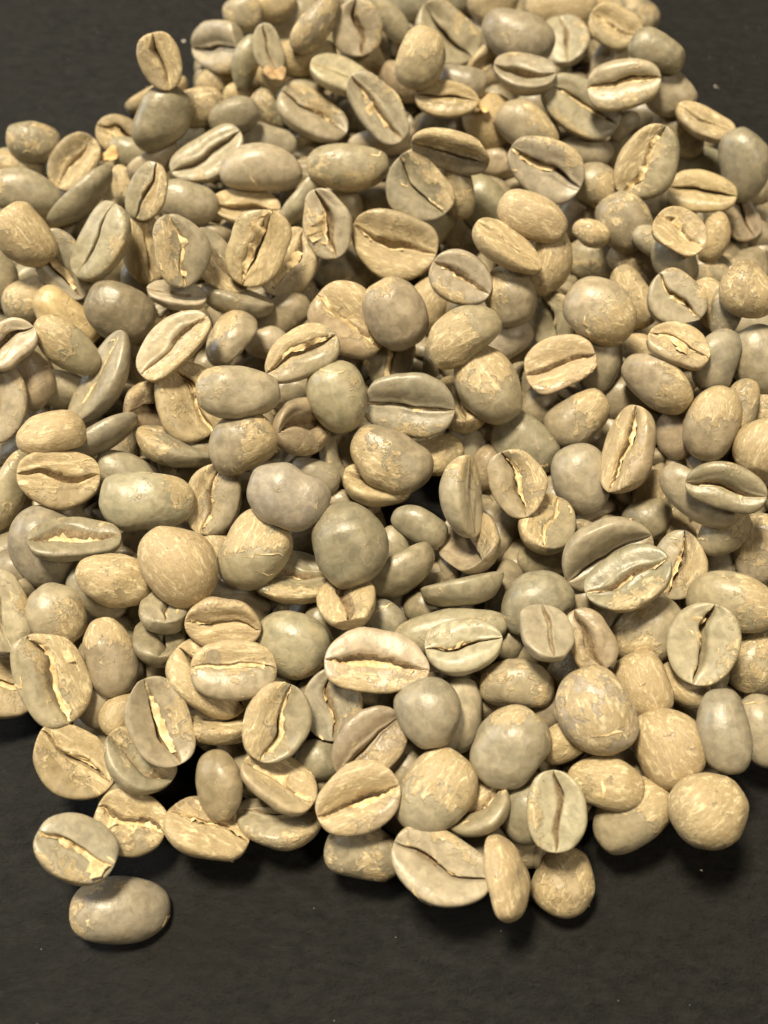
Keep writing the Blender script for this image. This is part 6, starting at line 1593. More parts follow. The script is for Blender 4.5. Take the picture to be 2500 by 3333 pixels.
(-14.78,75.81,3.35,126.2,-3.2,-96.2,8.43,6.58),
(-17.05,-6.78,2.83,-45.4,3.5,28.1,9.09,7.21),
(15.73,-20.53,3.32,-82.8,-1.6,11.0,9.21,6.82),
(-10.72,60.61,3.25,-87.2,-7.5,-38.9,8.58,6.65),
(-33.75,8.81,3.47,88.9,-8.1,-59.8,9.00,7.04),
(7.97,22.68,3.72,-95.7,-16.1,86.0,9.49,7.09),
(0.84,-7.57,3.71,-103.2,-25.1,-153.0,8.21,6.32),
(11.69,-27.79,3.67,-129.6,-6.2,162.0,9.26,7.21),
(3.83,69.77,3.77,-77.2,-23.6,92.1,9.51,7.21),
(14.38,-30.85,2.48,-38.9,-6.9,-149.0,9.29,6.62),
(5.95,75.18,2.36,51.9,-9.7,35.4,7.89,5.75),
(58.19,42.75,3.01,-169.0,-15.6,30.2,9.45,7.00),
(-25.33,-12.32,3.25,112.3,3.4,-83.1,8.06,6.01),
(39.09,19.51,3.38,-65.6,-15.9,127.7,9.49,7.32),
(34.15,-1.21,3.47,117.7,4.7,-37.0,8.58,6.47),
(24.08,-24.01,3.86,167.4,42.9,89.6,8.40,6.07),
(51.95,-15.50,3.40,-103.8,0.1,-154.6,9.09,6.44),
(43.72,-15.81,3.32,143.1,-16.6,102.0,9.32,7.00),
(-17.05,100.59,2.24,-167.5,0.8,31.9,8.54,6.40),
(12.21,-46.04,2.77,-7.2,31.4,-25.1,8.29,6.02),
(-40.62,16.67,2.61,57.3,-13.6,48.1,8.09,6.07),
(-36.12,25.20,3.22,-87.6,3.5,-143.0,8.05,6.23),
(-45.19,2.95,2.12,27.2,-0.7,-151.4,8.38,6.28),
(24.42,78.97,3.07,-5.6,32.3,177.2,9.10,6.94),
(-8.12,67.15,3.13,170.0,-24.4,-1.2,8.56,6.78),
(-19.10,53.57,1.95,18.8,-15.5,-65.1,7.91,5.86),
(-13.35,-17.04,3.02,4.6,31.1,-159.3,9.34,6.73),
(-23.11,47.15,4.08,-151.6,-35.5,140.0,9.13,6.41),
(28.29,-33.41,2.76,159.9,2.6,-24.8,9.04,7.05),
(19.59,-35.59,1.86,-8.6,-8.7,75.6,8.22,6.18),
(4.14,24.11,2.31,-19.5,15.2,-36.3,8.45,6.16),
(-43.45,-13.25,3.01,132.4,3.6,-113.5,7.86,5.91),
(2.98,-21.61,2.69,11.1,19.5,-130.7,9.43,7.41),
(2.73,82.53,3.01,-137.1,5.9,-67.1,8.32,5.88),
(35.18,-9.35,2.20,-38.8,-4.0,-98.5,8.03,5.84),
(13.85,25.61,2.05,-9.5,-6.8,-41.5,9.59,6.88),
(6.03,115.07,4.24,-98.6,15.2,14.0,9.40,7.36),
(5.92,74.60,2.90,76.0,4.2,-91.1,7.94,5.89),
(-39.91,12.81,2.20,18.3,-1.1,-116.4,9.22,7.13),
(-58.73,10.18,2.53,2.3,21.8,47.9,8.87,6.67),
(-19.62,-1.07,3.22,-86.4,0.9,26.9,8.88,6.38),
(-65.95,42.38,2.88,-172.5,20.3,-18.3,8.36,6.14),
(30.39,-29.53,3.22,-123.4,6.2,-43.4,8.34,5.88),
(40.96,-25.59,2.87,-76.2,0.5,134.3,8.23,5.92),
(2.48,110.43,2.21,34.3,3.3,96.9,8.13,6.07),
(12.38,-46.81,3.80,104.8,4.1,40.9,9.04,7.17),
(17.92,54.55,3.63,-123.0,-3.7,-0.8,9.58,7.05),
(-53.73,49.67,3.47,-126.8,-3.1,-120.6,8.51,6.78),
(34.65,47.77,3.39,109.0,-11.4,12.9,8.34,6.57),
(33.95,27.86,3.19,-143.2,-13.7,-175.9,7.94,6.29),
(-24.28,70.40,2.65,54.6,-15.2,176.9,8.21,6.31),
(-0.75,-17.29,3.61,150.2,17.6,5.7,9.39,7.50),
(-20.10,19.80,3.57,131.3,9.4,-30.3,9.62,6.85),
(22.61,92.47,3.74,78.4,-46.1,-92.8,8.74,6.26),
(51.24,43.76,2.96,54.3,0.2,-120.7,9.11,7.11),
(-3.53,8.47,3.38,126.1,-5.1,-145.5,8.43,6.69),
(-13.30,-38.67,3.29,102.6,1.0,140.7,8.51,6.20),
(47.63,-12.45,3.55,88.8,7.2,-112.6,9.16,6.81),
(9.19,-9.61,3.51,-98.2,12.1,-98.3,8.00,6.12),
(17.98,72.19,3.06,-43.5,-28.9,18.3,8.74,6.75),
(-21.41,49.20,3.44,-67.2,-23.3,1.5,9.00,6.93),
(38.38,-5.11,3.14,132.5,12.3,-122.8,8.13,5.90),
(19.63,63.96,2.55,48.0,-9.3,-6.8,9.09,6.50),
(-28.45,36.49,3.16,123.7,4.6,48.5,7.95,5.93),
(8.68,52.99,3.13,-87.5,-7.1,-93.8,9.01,6.31),
(-43.54,-13.13,2.73,-164.2,13.0,26.9,8.05,6.25),
(32.41,31.86,3.80,-92.7,18.7,-56.7,8.24,6.49),
(-53.37,-1.85,2.57,-176.1,16.4,136.6,8.30,6.09),
(44.88,-23.69,3.00,-172.8,-21.1,-81.1,8.70,6.48),
(12.83,8.60,2.51,-158.1,-7.7,-79.0,8.16,5.75),
(21.71,30.66,1.84,-7.2,-6.7,178.3,8.45,6.21),
(-30.23,75.17,2.89,161.0,-17.3,-42.5,9.11,6.63),
(2.53,51.38,2.69,-53.3,-8.8,39.6,8.24,6.42),
(3.18,37.79,2.71,-48.7,13.0,-63.3,7.92,6.05),
(-29.89,-28.73,2.72,51.7,-6.0,-127.1,9.59,6.78),
(11.16,107.66,4.28,54.5,51.2,-103.6,9.53,6.84),
(-2.51,60.90,2.96,-21.2,36.4,65.6,7.95,5.58),
(22.82,59.27,3.55,-121.8,-0.6,143.0,9.30,6.84),
(-1.40,-14.13,2.63,-166.9,-8.5,-117.7,9.10,6.76),
(-13.74,-34.86,3.55,2.2,51.7,-91.7,8.40,6.19),
(-1.39,-14.44,3.35,111.1,-10.6,-132.0,8.39,6.47),
(-37.13,52.39,2.13,-28.4,-11.6,100.7,8.49,5.96),
(36.83,-17.07,3.89,-99.9,-18.5,-86.2,9.48,7.15),
(41.04,-18.26,2.68,-31.3,15.2,63.8,9.06,6.60),
(-22.98,-27.51,2.85,-0.7,-35.8,176.4,8.89,6.54),
(-49.37,30.00,2.70,161.8,8.7,121.3,9.12,6.64),
(-29.79,-2.68,2.73,49.5,11.6,94.6,8.31,6.25),
(49.65,-29.59,3.41,164.6,24.4,-178.9,8.95,7.03),
(-67.95,59.46,2.29,-12.7,15.0,122.0,8.56,6.40),
(21.10,-12.67,1.70,-4.5,-2.1,-40.2,7.93,5.79),
(-3.53,44.48,3.24,95.8,11.2,159.5,8.04,5.89),
(23.38,-32.31,2.17,169.2,5.7,-33.5,8.30,5.94),
(-6.34,-22.16,2.42,162.8,-7.7,-13.0,8.69,6.33),
(35.56,112.24,3.85,79.9,40.0,-99.3,8.68,6.11),
(-3.60,-40.26,3.77,-92.9,-1.6,12.6,9.51,7.42),
(39.91,1.47,2.71,33.4,18.5,89.8,8.97,6.53),
(-33.09,-19.66,3.65,-89.3,-5.4,-71.7,9.24,7.38),
(45.34,78.31,2.63,50.0,-4.4,89.3,9.00,6.63),
(-49.44,19.69,2.49,-166.5,-3.6,-62.6,8.57,6.78),
(-37.31,-17.26,2.73,-64.0,-7.7,-14.6,7.95,6.01),
(-1.33,57.96,2.21,169.1,-4.2,-111.0,8.53,6.42),
(1.36,-36.28,3.24,-132.6,-12.0,-149.5,8.48,6.06),
(-28.91,5.51,4.39,81.2,42.5,51.5,9.56,7.22),
(-4.51,105.33,4.06,156.4,35.6,-25.8,9.22,7.01),
(23.17,-33.21,3.13,119.4,7.3,-139.1,8.08,5.70),
(-57.05,0.24,3.57,76.7,3.4,150.2,9.42,7.42),
(7.26,-47.09,3.80,-171.9,37.7,-56.9,8.47,6.51),
(-33.60,4.85,2.18,33.3,-8.7,18.2,8.51,6.13),
(27.38,17.14,3.16,160.4,15.4,127.4,9.50,7.06),
(-53.39,-20.99,3.66,123.4,25.2,166.0,8.10,6.27),
(-28.84,-32.88,3.03,-60.9,6.0,-132.2,8.61,6.65),
(5.30,90.12,3.16,-107.4,-15.0,57.2,8.08,5.68),
(49.16,1.03,2.82,-32.1,13.1,150.6,9.34,7.32),
(22.99,9.23,3.43,-65.2,27.0,-55.5,8.03,5.96),
(18.28,11.27,4.01,-96.7,-46.3,-45.2,8.07,5.88),
(-18.25,-23.32,3.74,-62.8,19.6,22.4,9.51,7.13),
(44.31,-0.75,2.61,150.8,-5.6,90.3,8.19,6.08),
(-35.06,-12.89,2.19,177.0,-10.2,142.2,8.48,6.29),
(54.17,32.37,2.56,7.5,18.0,98.2,9.64,7.15),
(12.16,-45.40,3.74,-60.1,20.8,-93.1,9.56,7.16),
(-17.37,111.35,3.51,60.8,31.8,103.8,8.51,6.61),
(33.93,-20.51,2.43,49.2,-1.2,37.0,8.63,6.05),
(32.43,-13.69,2.43,-38.6,3.5,13.7,9.19,6.50),
(44.25,16.21,2.04,25.4,-1.5,-73.1,7.94,6.16),
(4.13,58.53,3.25,-71.1,-11.5,-34.5,9.03,6.99),
(-53.23,41.04,2.21,167.3,-5.5,38.9,8.28,6.17),
(17.35,85.79,2.75,-154.0,-7.7,-106.0,8.61,6.09),
(21.87,5.28,2.11,-180.0,-5.8,-157.3,9.65,6.85),
(-3.32,-12.03,3.38,88.4,-9.7,-161.3,8.99,6.91),
(-48.82,39.01,2.36,16.1,5.7,-173.1,9.43,7.52),
(18.29,71.87,3.88,-170.3,37.5,-57.3,8.81,6.28),
(47.20,-12.04,4.18,-98.1,-38.6,94.0,8.59,6.60),
(-11.14,-33.58,3.31,66.5,16.5,159.5,8.57,6.70),
(11.70,-27.76,3.58,-85.1,12.5,126.8,8.56,6.51),
(-28.38,36.24,3.47,-120.8,-23.8,29.8,7.95,5.70),
(-35.44,37.17,3.47,-112.9,-8.1,-139.5,8.87,6.55),
(-33.51,14.79,4.22,-127.2,19.2,176.3,9.05,7.22),
(56.22,-7.66,3.15,-128.0,-8.7,-35.8,8.41,5.94),
(-4.17,-43.65,2.26,-166.8,-5.2,-31.6,8.21,5.95),
(15.59,-13.09,1.86,-2.9,9.4,72.4,8.06,5.79),
(45.15,9.64,3.40,130.5,-3.3,95.6,8.63,6.88),
(53.55,10.61,3.13,-137.3,4.7,61.3,7.96,6.27),
(-8.50,-11.45,2.12,32.2,-9.8,-178.9,7.83,5.99),
(51.86,-18.73,3.02,-71.0,-9.8,-92.1,8.72,6.46),
(-27.56,90.79,3.10,123.4,0.7,173.1,8.20,5.91),
(32.13,105.65,2.83,66.0,-11.7,-62.0,8.35,6.28),
(34.21,86.24,1.84,176.1,4.6,38.0,7.86,5.54),
(45.78,31.50,3.69,78.9,30.5,-92.5,8.75,6.44),
(21.31,-42.93,2.85,-41.1,-17.0,-55.6,9.43,7.15),
(60.46,31.88,3.20,-84.8,7.5,-146.6,8.42,5.98),
(-54.41,27.04,2.50,53.9,0.8,-83.3,8.02,5.91),
(-27.66,-16.46,2.44,-12.7,-28.0,-175.0,8.52,6.60),
(45.85,31.35,3.29,90.9,-12.6,-92.2,9.41,6.63),
(-9.60,-27.89,2.10,-174.9,-4.3,-127.0,9.03,6.38),
(35.01,43.76,3.52,-65.4,-26.7,-137.0,8.84,7.00),
(-25.54,3.37,3.41,94.9,5.7,-157.4,8.57,6.40),
(13.15,71.56,2.60,32.4,0.3,130.1,9.64,7.55),
(34.19,98.57,2.84,-161.2,-8.1,-101.8,9.08,6.88),
(38.63,69.61,3.40,110.3,8.0,118.5,8.44,6.19),
(22.16,-21.58,3.47,132.5,-11.9,177.3,9.24,7.14),
(-33.23,2.49,2.94,-159.8,-14.9,-104.9,8.33,6.46),
(44.13,15.96,2.44,165.4,-3.5,-133.3,8.82,6.82),
(-20.60,21.10,2.91,-79.2,-9.4,-177.9,8.59,6.05),
(22.98,9.21,3.46,-96.4,-26.1,163.9,7.89,5.84),
(53.69,51.63,3.51,75.0,12.6,-85.8,9.10,7.04),
(3.67,13.40,2.57,51.2,-20.8,137.5,7.93,6.18),
(15.64,-23.54,2.59,-36.7,14.3,-172.8,8.48,6.20),
(16.64,-39.06,2.52,26.6,23.2,116.4,8.14,5.87),
(-2.22,-32.43,2.58,-2.6,23.2,68.3,8.64,6.77),
(24.31,13.05,3.12,-123.1,5.1,75.1,8.03,5.74),
(-48.91,24.81,3.16,66.1,-8.1,-11.4,9.09,7.14),
(-41.98,-25.23,3.66,124.8,24.1,126.7,8.20,6.34),
(-6.67,-6.41,2.08,178.5,6.2,-123.0,9.06,6.43),
(-44.69,-22.12,3.18,-19.5,27.1,-126.0,9.63,7.38),
(-16.84,15.80,2.67,-158.2,0.8,94.2,9.51,6.78),
(21.71,4.69,3.13,-45.8,-22.4,128.5,9.50,7.24),
(53.42,22.90,2.80,161.8,20.5,-177.6,7.92,5.63),
(-8.97,-14.90,3.59,-137.1,13.8,-6.8,8.88,6.54),
(-6.18,98.39,2.98,80.6,-2.3,165.1,7.97,6.11),
(24.23,-0.71,3.94,-138.3,12.4,-136.1,9.62,7.48),
(-10.46,23.47,2.60,26.3,21.2,105.9,8.48,6.36),
(23.87,34.43,4.00,103.1,23.1,98.7,9.01,7.00),
(9.22,-41.14,2.63,-18.1,14.2,87.2,9.50,7.48),
(27.91,88.06,2.85,83.0,-0.3,-146.2,7.92,5.72),
(-33.67,-37.45,3.17,85.2,-6.7,-100.8,8.88,6.49),
(22.72,58.68,4.15,-85.2,25.6,-177.3,8.80,6.97),
(-31.07,83.48,4.23,50.4,-68.8,73.0,8.69,6.46),
(37.29,-16.34,2.15,-173.7,-4.1,-165.8,9.17,6.44),
(45.70,-22.92,2.68,-157.6,8.7,-94.5,8.43,6.01),
(19.63,35.10,3.16,68.1,4.5,-88.6,8.72,6.77),
(35.89,113.99,2.56,149.9,-11.5,152.1,8.04,5.68),
(32.16,-38.61,3.05,-46.5,-20.3,-45.3,9.09,7.24),
(-1.40,-14.00,2.33,-20.6,10.0,98.1,8.93,6.85),
(12.21,32.38,3.14,142.0,-20.1,-46.6,8.20,6.43),
(-16.82,-38.15,3.54,-110.2,19.5,152.6,8.00,5.61),
(0.55,10.75,2.26,25.2,13.9,-122.3,8.02,5.98),
(14.09,86.69,1.97,31.7,1.0,-38.7,7.82,5.51),
(-0.74,-26.64,2.19,27.7,1.6,127.8,8.91,6.42),
(-25.58,-20.59,3.49,-132.5,9.2,-34.7,8.34,6.59),
(-36.61,10.23,1.79,8.3,0.4,-136.8,8.02,5.97),
(-41.70,66.97,2.25,-40.2,0.2,-27.8,7.99,5.87),
(33.06,22.47,3.40,-90.9,-18.8,127.1,8.38,6.43),
(-53.87,-17.14,3.24,-102.5,7.7,126.9,7.84,5.78),
(51.88,-18.71,2.96,152.5,8.7,-32.8,8.81,6.63),
(23.47,-27.25,2.10,-22.2,-5.5,-172.3,8.98,6.46),
(26.56,-14.53,2.77,158.6,5.0,63.4,9.45,6.81),
(48.19,22.13,2.05,-5.0,2.0,-110.2,8.98,7.16),
(57.85,35.71,2.98,137.8,-14.4,60.3,7.89,6.14),
(40.03,48.02,3.10,-76.2,-11.0,-1.7,8.80,6.52),
(-34.03,81.28,2.56,50.2,-2.2,-120.9,8.10,6.39),
(30.25,53.31,2.78,82.7,-14.2,-106.6,7.91,5.67),
(58.63,12.95,4.53,158.8,53.5,-63.9,9.03,6.77),
(37.95,10.74,4.21,-122.4,15.7,-155.4,9.48,7.24),
(36.86,-38.63,4.23,-98.1,31.6,27.1,8.62,6.48),
(-24.56,-20.64,1.92,8.4,-8.7,-90.4,9.16,6.43),
(31.90,-38.90,4.16,110.9,19.0,-4.2,9.57,7.36),
(-33.88,-37.22,2.31,33.7,-16.2,-64.9,8.54,6.32),
(50.60,15.39,2.67,-12.5,27.1,89.6,8.22,6.23),
(-5.80,72.14,3.10,170.4,19.1,-129.8,9.17,7.09),
(-6.65,-6.63,2.55,-55.6,-6.9,86.4,8.46,5.93),
(30.03,19.95,3.36,-95.8,8.6,99.7,8.37,6.00),
(56.85,24.57,4.08,66.2,52.4,93.1,8.75,6.19),
(-9.57,-28.06,2.59,-21.8,-20.6,-10.5,9.65,7.37),
(24.50,-11.04,3.53,99.6,4.8,-101.7,8.40,6.61),
(-23.56,87.87,3.52,-105.0,11.5,-98.1,8.14,6.13),
(37.04,-16.74,3.10,-174.9,-23.2,-121.5,8.75,6.61),
(43.81,69.91,3.64,98.0,-25.7,98.9,9.11,7.00),
(21.48,26.99,1.97,174.1,1.0,20.6,8.15,6.09),
(-42.67,35.55,3.17,60.4,13.5,24.9,8.84,6.72),
(28.26,-33.46,2.94,-62.3,0.2,171.7,8.59,6.65),
(-20.53,9.79,3.81,-128.9,7.0,-69.0,9.15,7.25),
(28.26,-33.46,2.91,-35.1,-24.8,-8.4,9.27,7.20),
(3.96,-16.80,3.26,93.2,11.8,-8.9,8.08,5.96),
(-2.98,-43.77,4.01,95.7,7.1,101.7,9.59,7.61),
(-3.47,83.32,3.34,125.7,-2.3,14.5,9.24,6.54),
(35.23,-25.63,3.87,-165.8,-43.5,-42.1,8.13,6.06),
(-5.84,73.14,2.16,21.3,-0.9,-69.5,9.42,6.88),
(-44.80,-21.99,2.83,-173.6,-20.1,102.7,8.24,6.36),
(-37.77,74.13,3.34,78.5,10.9,-126.1,8.84,6.58),
(-3.89,9.45,3.07,36.7,30.9,-24.0,8.41,6.46),
(-23.01,-27.44,2.65,-32.5,-21.1,-62.1,9.14,6.81),
(-6.94,-37.15,2.07,-16.0,-12.2,170.4,8.17,6.51),
(9.13,40.48,3.44,133.4,5.7,54.0,9.12,6.82),
(-13.50,29.11,2.70,52.9,-2.8,89.3,8.87,6.61),
(10.25,-35.66,3.17,-59.8,5.4,-42.2,9.03,7.11),
(-23.56,65.67,2.99,-81.9,-0.0,-174.9,8.64,6.05),
(-3.89,9.54,2.92,3.9,-35.6,-24.9,9.19,6.65),
(-3.48,38.98,2.97,-156.2,-5.9,-105.4,8.95,6.98),
(4.39,-31.36,3.11,76.9,13.6,-95.0,8.57,6.00),
(-19.93,-11.41,3.57,-113.1,9.1,-128.0,8.50,6.31),
(-13.62,66.82,3.99,121.7,-35.3,109.0,9.36,7.01),
(-9.77,39.27,3.19,-101.5,-12.0,72.3,8.28,6.02),
(16.95,2.35,2.51,-161.9,-9.7,98.9,7.87,5.91),
(-6.67,31.42,3.21,-76.8,7.9,-112.6,8.22,6.23),
(-20.36,79.53,2.05,-21.2,-3.4,172.1,8.46,6.42),
(47.40,50.15,3.49,92.5,-1.8,103.0,8.88,6.82),
(4.86,27.11,3.60,128.0,-15.9,-26.5,9.35,7.17),
(-12.53,-21.18,3.28,87.3,-8.9,-81.9,9.38,6.71),
(32.47,-5.48,3.16,-84.5,-0.7,-78.7,8.77,6.36),
(-41.22,25.46,2.86,-162.5,-13.6,45.4,8.63,6.48),
(-36.37,-4.81,3.27,81.9,-7.4,-73.4,8.88,6.83),
(-29.44,-32.07,3.41,-81.7,-17.7,-90.7,9.12,6.76),
(-25.77,-3.15,2.92,149.0,-0.8,103.0,8.64,6.67),
(-50.91,12.69,2.39,36.1,6.8,146.8,8.14,6.33),
(-7.58,104.89,2.91,-31.7,15.7,-112.3,9.34,7.35),
(-47.24,59.26,1.94,1.2,7.3,99.8,8.65,6.37),
(4.12,23.60,3.02,-156.3,-9.4,3.5,9.40,6.82),
(-24.32,-13.29,3.09,-65.9,-23.7,-84.5,8.47,5.95),
(26.06,25.63,2.03,-12.4,-16.5,2.3,8.13,6.23),
(6.91,-11.29,3.32,-136.8,0.7,-144.6,8.66,6.88),
(11.78,-27.44,2.67,-48.3,6.1,-130.7,8.60,6.47),
(10.07,-21.67,3.70,128.5,-7.7,28.8,9.54,7.51),
(17.98,55.03,3.12,-138.3,6.5,-60.2,8.63,6.14),
(-41.27,-9.87,3.30,132.8,15.7,-174.4,8.46,6.05),
(16.19,-23.52,3.40,-46.1,28.3,-99.0,8.89,6.37),
(41.32,42.28,3.00,-145.7,-3.2,-162.4,8.25,6.48),
(25.68,-40.08,4.21,-11.5,-59.2,-38.1,9.48,7.52),
(50.74,-28.88,2.23,-33.3,3.7,-164.6,8.16,6.21),
(39.75,20.87,2.64,0.0,-37.8,42.3,7.86,5.88),
(-35.38,33.26,3.75,-130.2,-23.8,-16.5,8.18,6.50),
(-24.52,-20.73,2.13,39.1,-4.3,103.2,8.09,5.79),
(-57.43,26.02,2.70,-151.3,5.1,-103.0,8.49,5.97),
(-17.97,-6.97,3.22,57.6,8.9,99.2,9.64,7.18),
(43.51,-23.32,3.73,-98.3,2.1,118.2,9.46,7.10),
(49.06,1.68,2.33,174.3,10.1,-127.8,8.31,6.38),
(17.76,19.39,2.94,52.9,2.2,-164.0,9.56,7.08),
(26.93,97.71,2.01,10.9,-15.4,-174.2,8.63,6.28),
(12.50,11.74,3.90,-78.8,32.2,-70.9,8.37,6.18),
(6.76,-46.81,2.46,34.8,-15.6,8.2,8.69,6.83),
(32.34,-5.76,3.71,88.7,11.9,169.8,9.47,7.00),
(56.88,51.27,2.81,56.4,0.6,93.8,8.28,6.59),
(-24.81,38.60,3.99,103.3,18.2,77.4,9.24,7.14),
(-18.36,57.18,3.57,58.8,18.4,130.0,9.64,7.49),
(-38.29,-28.33,3.39,94.1,19.6,-144.9,8.07,5.99),
(-19.52,-10.08,2.23,19.8,15.8,27.9,8.15,5.95),
(-8.52,3.06,2.61,54.3,-0.9,-126.4,7.95,6.21),
(11.36,-12.05,3.44,133.9,2.3,106.5,9.60,6.94),
(-13.32,107.80,3.19,169.5,25.5,30.4,8.76,6.17),
(-18.27,24.35,3.19,-147.2,-10.8,88.4,8.30,6.62),
(-7.67,-16.58,3.53,-121.2,-8.1,-75.4,8.80,6.72),
(4.50,23.92,1.97,177.8,0.4,100.2,8.36,6.56),
(1.04,70.28,4.33,-95.9,36.4,-157.8,8.60,6.51),
(6.95,-10.96,2.59,-172.2,-19.1,43.4,7.87,5.54),
(-12.56,-21.08,3.04,67.2,-15.2,124.7,8.85,6.72),
(38.20,11.31,3.31,128.5,-13.6,105.2,8.33,6.63),
(-4.09,27.22,2.86,-71.3,-12.9,16.5,7.83,6.03),
(-36.56,-4.44,2.55,164.9,-10.3,-68.4,8.72,6.68),
(-8.06,-0.46,3.47,63.8,16.5,-129.4,9.61,7.05),
(26.47,42.03,2.15,26.6,-10.1,-9.4,8.64,6.39),
(-12.84,42.83,3.47,-94.2,11.4,120.8,8.22,6.14),
(6.77,-46.79,2.33,39.3,-4.6,179.7,9.05,6.38),
(32.26,-5.93,4.05,145.8,-58.6,-113.7,7.89,5.71),
(53.86,-11.96,3.23,-159.3,-16.9,14.0,8.92,6.92),
(19.30,44.41,3.87,-120.8,2.7,135.4,9.60,7.38),
(-57.02,32.69,2.74,-146.1,-4.2,101.6,8.17,5.81),
(47.53,-11.59,3.20,-96.6,-10.3,-69.6,8.27,6.24),
(61.44,49.85,2.17,-14.7,0.4,-137.4,9.10,7.16),
(-55.08,43.64,3.65,-135.9,-16.2,166.7,9.18,6.80),
(39.80,54.43,3.76,-97.2,14.2,-176.8,8.28,6.54),
(-33.56,14.91,4.03,-121.3,-20.8,-47.0,9.63,6.91),
(22.38,-6.87,2.28,31.2,-22.2,0.7,7.96,6.05),
(28.40,-33.25,2.23,-37.0,-2.0,-9.8,8.24,6.03),
(-36.68,62.16,3.29,115.4,-5.0,-110.3,8.14,6.31),
(-13.18,-35.03,3.10,168.6,20.2,-154.3,8.89,6.87),
(-31.68,-26.64,4.02,80.0,24.1,-94.6,9.64,7.49),
(-20.29,104.74,2.02,1.0,5.0,18.3,8.66,6.89),
(35.20,18.48,3.04,156.4,2.1,-106.3,9.56,7.52),
(-33.76,-20.10,4.74,-121.9,36.8,115.0,9.35,6.90),
(-14.13,3.16,3.79,119.3,-17.0,-3.1,9.57,7.39),
(26.67,29.15,2.05,8.3,-14.7,-60.6,8.56,6.74),
(-47.11,48.24,5.05,-123.6,-56.7,29.9,9.64,6.88),
(-14.03,-2.11,2.35,-172.1,7.1,-30.6,9.13,6.54),
(29.53,100.46,3.35,-115.1,-8.2,116.9,8.00,6.31),
(16.29,-23.19,2.53,-27.4,-8.4,120.5,9.57,7.50),
(-31.96,-26.21,2.79,27.2,18.0,-175.6,9.31,7.22),
(58.99,56.27,3.45,142.7,15.7,-63.2,9.21,6.71),
(11.16,-36.08,2.54,-177.1,13.3,24.8,8.54,6.80),
(2.55,52.60,1.90,3.1,4.2,-41.5,8.35,6.48),
(49.71,-3.15,2.19,7.9,9.9,-6.9,8.95,6.89),
(-24.85,-7.94,2.26,50.0,-6.0,-48.5,7.85,5.61),
(19.48,45.49,2.63,39.9,17.1,4.1,7.92,6.13),
(52.63,44.35,2.26,-12.3,14.2,44.1,8.49,6.47),
(20.92,35.84,1.66,3.9,1.6,98.1,7.87,5.56),
(-13.10,58.88,1.79,7.5,6.9,134.1,7.97,5.63),
(-34.72,-13.49,3.53,83.3,7.0,-99.7,9.59,6.97),
(-16.94,-37.87,2.51,-40.0,-6.9,-23.4,9.09,6.65),
(-1.41,-13.83,1.96,-14.1,-16.0,-95.2,7.94,5.93),
(-62.91,30.25,2.39,30.7,-14.6,-61.5,9.55,6.71),
(11.00,-40.28,2.69,39.5,-6.3,-128.0,9.62,7.52),
(-13.06,-35.40,4.38,-133.4,-72.6,-65.2,8.03,5.73),
(28.24,-33.49,3.02,134.0,-6.8,176.2,8.18,6.21),
(-16.82,-38.13,3.47,-131.1,-9.6,-78.7,8.90,6.67),
(-34.64,-13.64,3.87,-110.6,-13.7,136.4,9.24,7.22),
(-12.10,19.86,2.87,151.9,-9.0,71.3,8.70,6.77),
(4.39,-31.36,3.09,-176.3,18.9,103.7,9.46,7.24),
(-12.51,-21.28,3.54,-45.7,27.3,-48.0,9.45,6.76),
(-34.66,-13.60,3.78,-76.1,18.7,119.5,8.57,6.84),
(2.09,-12.95,3.88,-19.8,44.6,-13.7,9.58,7.02),
(-12.55,-21.10,3.09,162.9,18.0,112.6,9.00,6.77),
(9.60,-18.08,3.07,-86.5,-3.3,-167.6,8.03,6.14),
]
CRUMBS = [(-37.78,100.52,0.28),(39.41,-50.39,0.14),(32.58,-47.14,0.12),(60.79,88.43,0.16),(61.16,88.07,0.10),(27.60,-65.22,0.04),(1.42,-58.21,0.04),(-41.20,-59.55,0.04),(-8.59,-54.86,0.04),(-40.47,-67.70,0.04),(14.17,-57.50,0.04),(-5.84,-67.38,0.04),(35.93,-65.69,0.04),(-58.78,95.68,0.05),(-51.10,110.23,0.05),(-54.32,103.02,0.05),(-44.20,110.11,0.05),(-48.02,83.73,0.05),(-62.33,82.95,0.05),(71.23,103.91,0.05),(68.99,104.36,0.05),(64.49,93.29,0.05),(60.78,96.08,0.05),(69.10,96.29,0.05)]
FLAKES = [(-17.73,72.88,15.96,4.2,'curled brown husk flake lying among beans near the top left of the heap'),(-44.77,60.62,10.13,3.6,'torn orange-tan husk flake between beans at the upper left rim'),(15.64,64.91,16.20,2.6,'small orange-tan husk flake beside the shell-like bean near the top')]

# ------------------------------------------------------------------ the slate board
def build_slate():
    nx, ny = 420, 450
    x = np.linspace(-.30, .30, nx); y = np.linspace(-.22, .42, ny)
    X, Y = np.meshgrid(x, y)
    rg = np.random.default_rng(3)
    Zs = np.zeros_like(X)
    ang = math.radians(34)
    U_ = X * math.cos(ang) + Y * math.sin(ang); V_ = -X * math.sin(ang) + Y * math.cos(ang)
    for j in range(ny):                                   # cleft ripples and steps of the split stone
        for i in range(nx):
            u_, v_ = U_[j, i], V_[j, i]
            r = mnoise.fractal(Vector((u_ * 55, v_ * 190, 3.1)), .8, 2.1, 5)
            Zs[j, i] = .00034 * (1 - abs(r)) + .00012 * mnoise.noise(Vector((u_ * 20, v_ * 34, 9)))
    Zs -= Zs.max()
    P = np.stack([X, Y, Zs], -1).reshape(-1, 3)
    i = np.arange(ny - 1)[:, None] * nx + np.arange(nx - 1)[None]
    q = np.stack([i, i + 1, i + nx + 1, i + nx], -1).reshape(-1, 4)
    me = mesh_from("slate_board", P, q, [M_SLATE])
    o = link("slate_board", me); o['kind'] = 'structure'
    return o
build_slate()

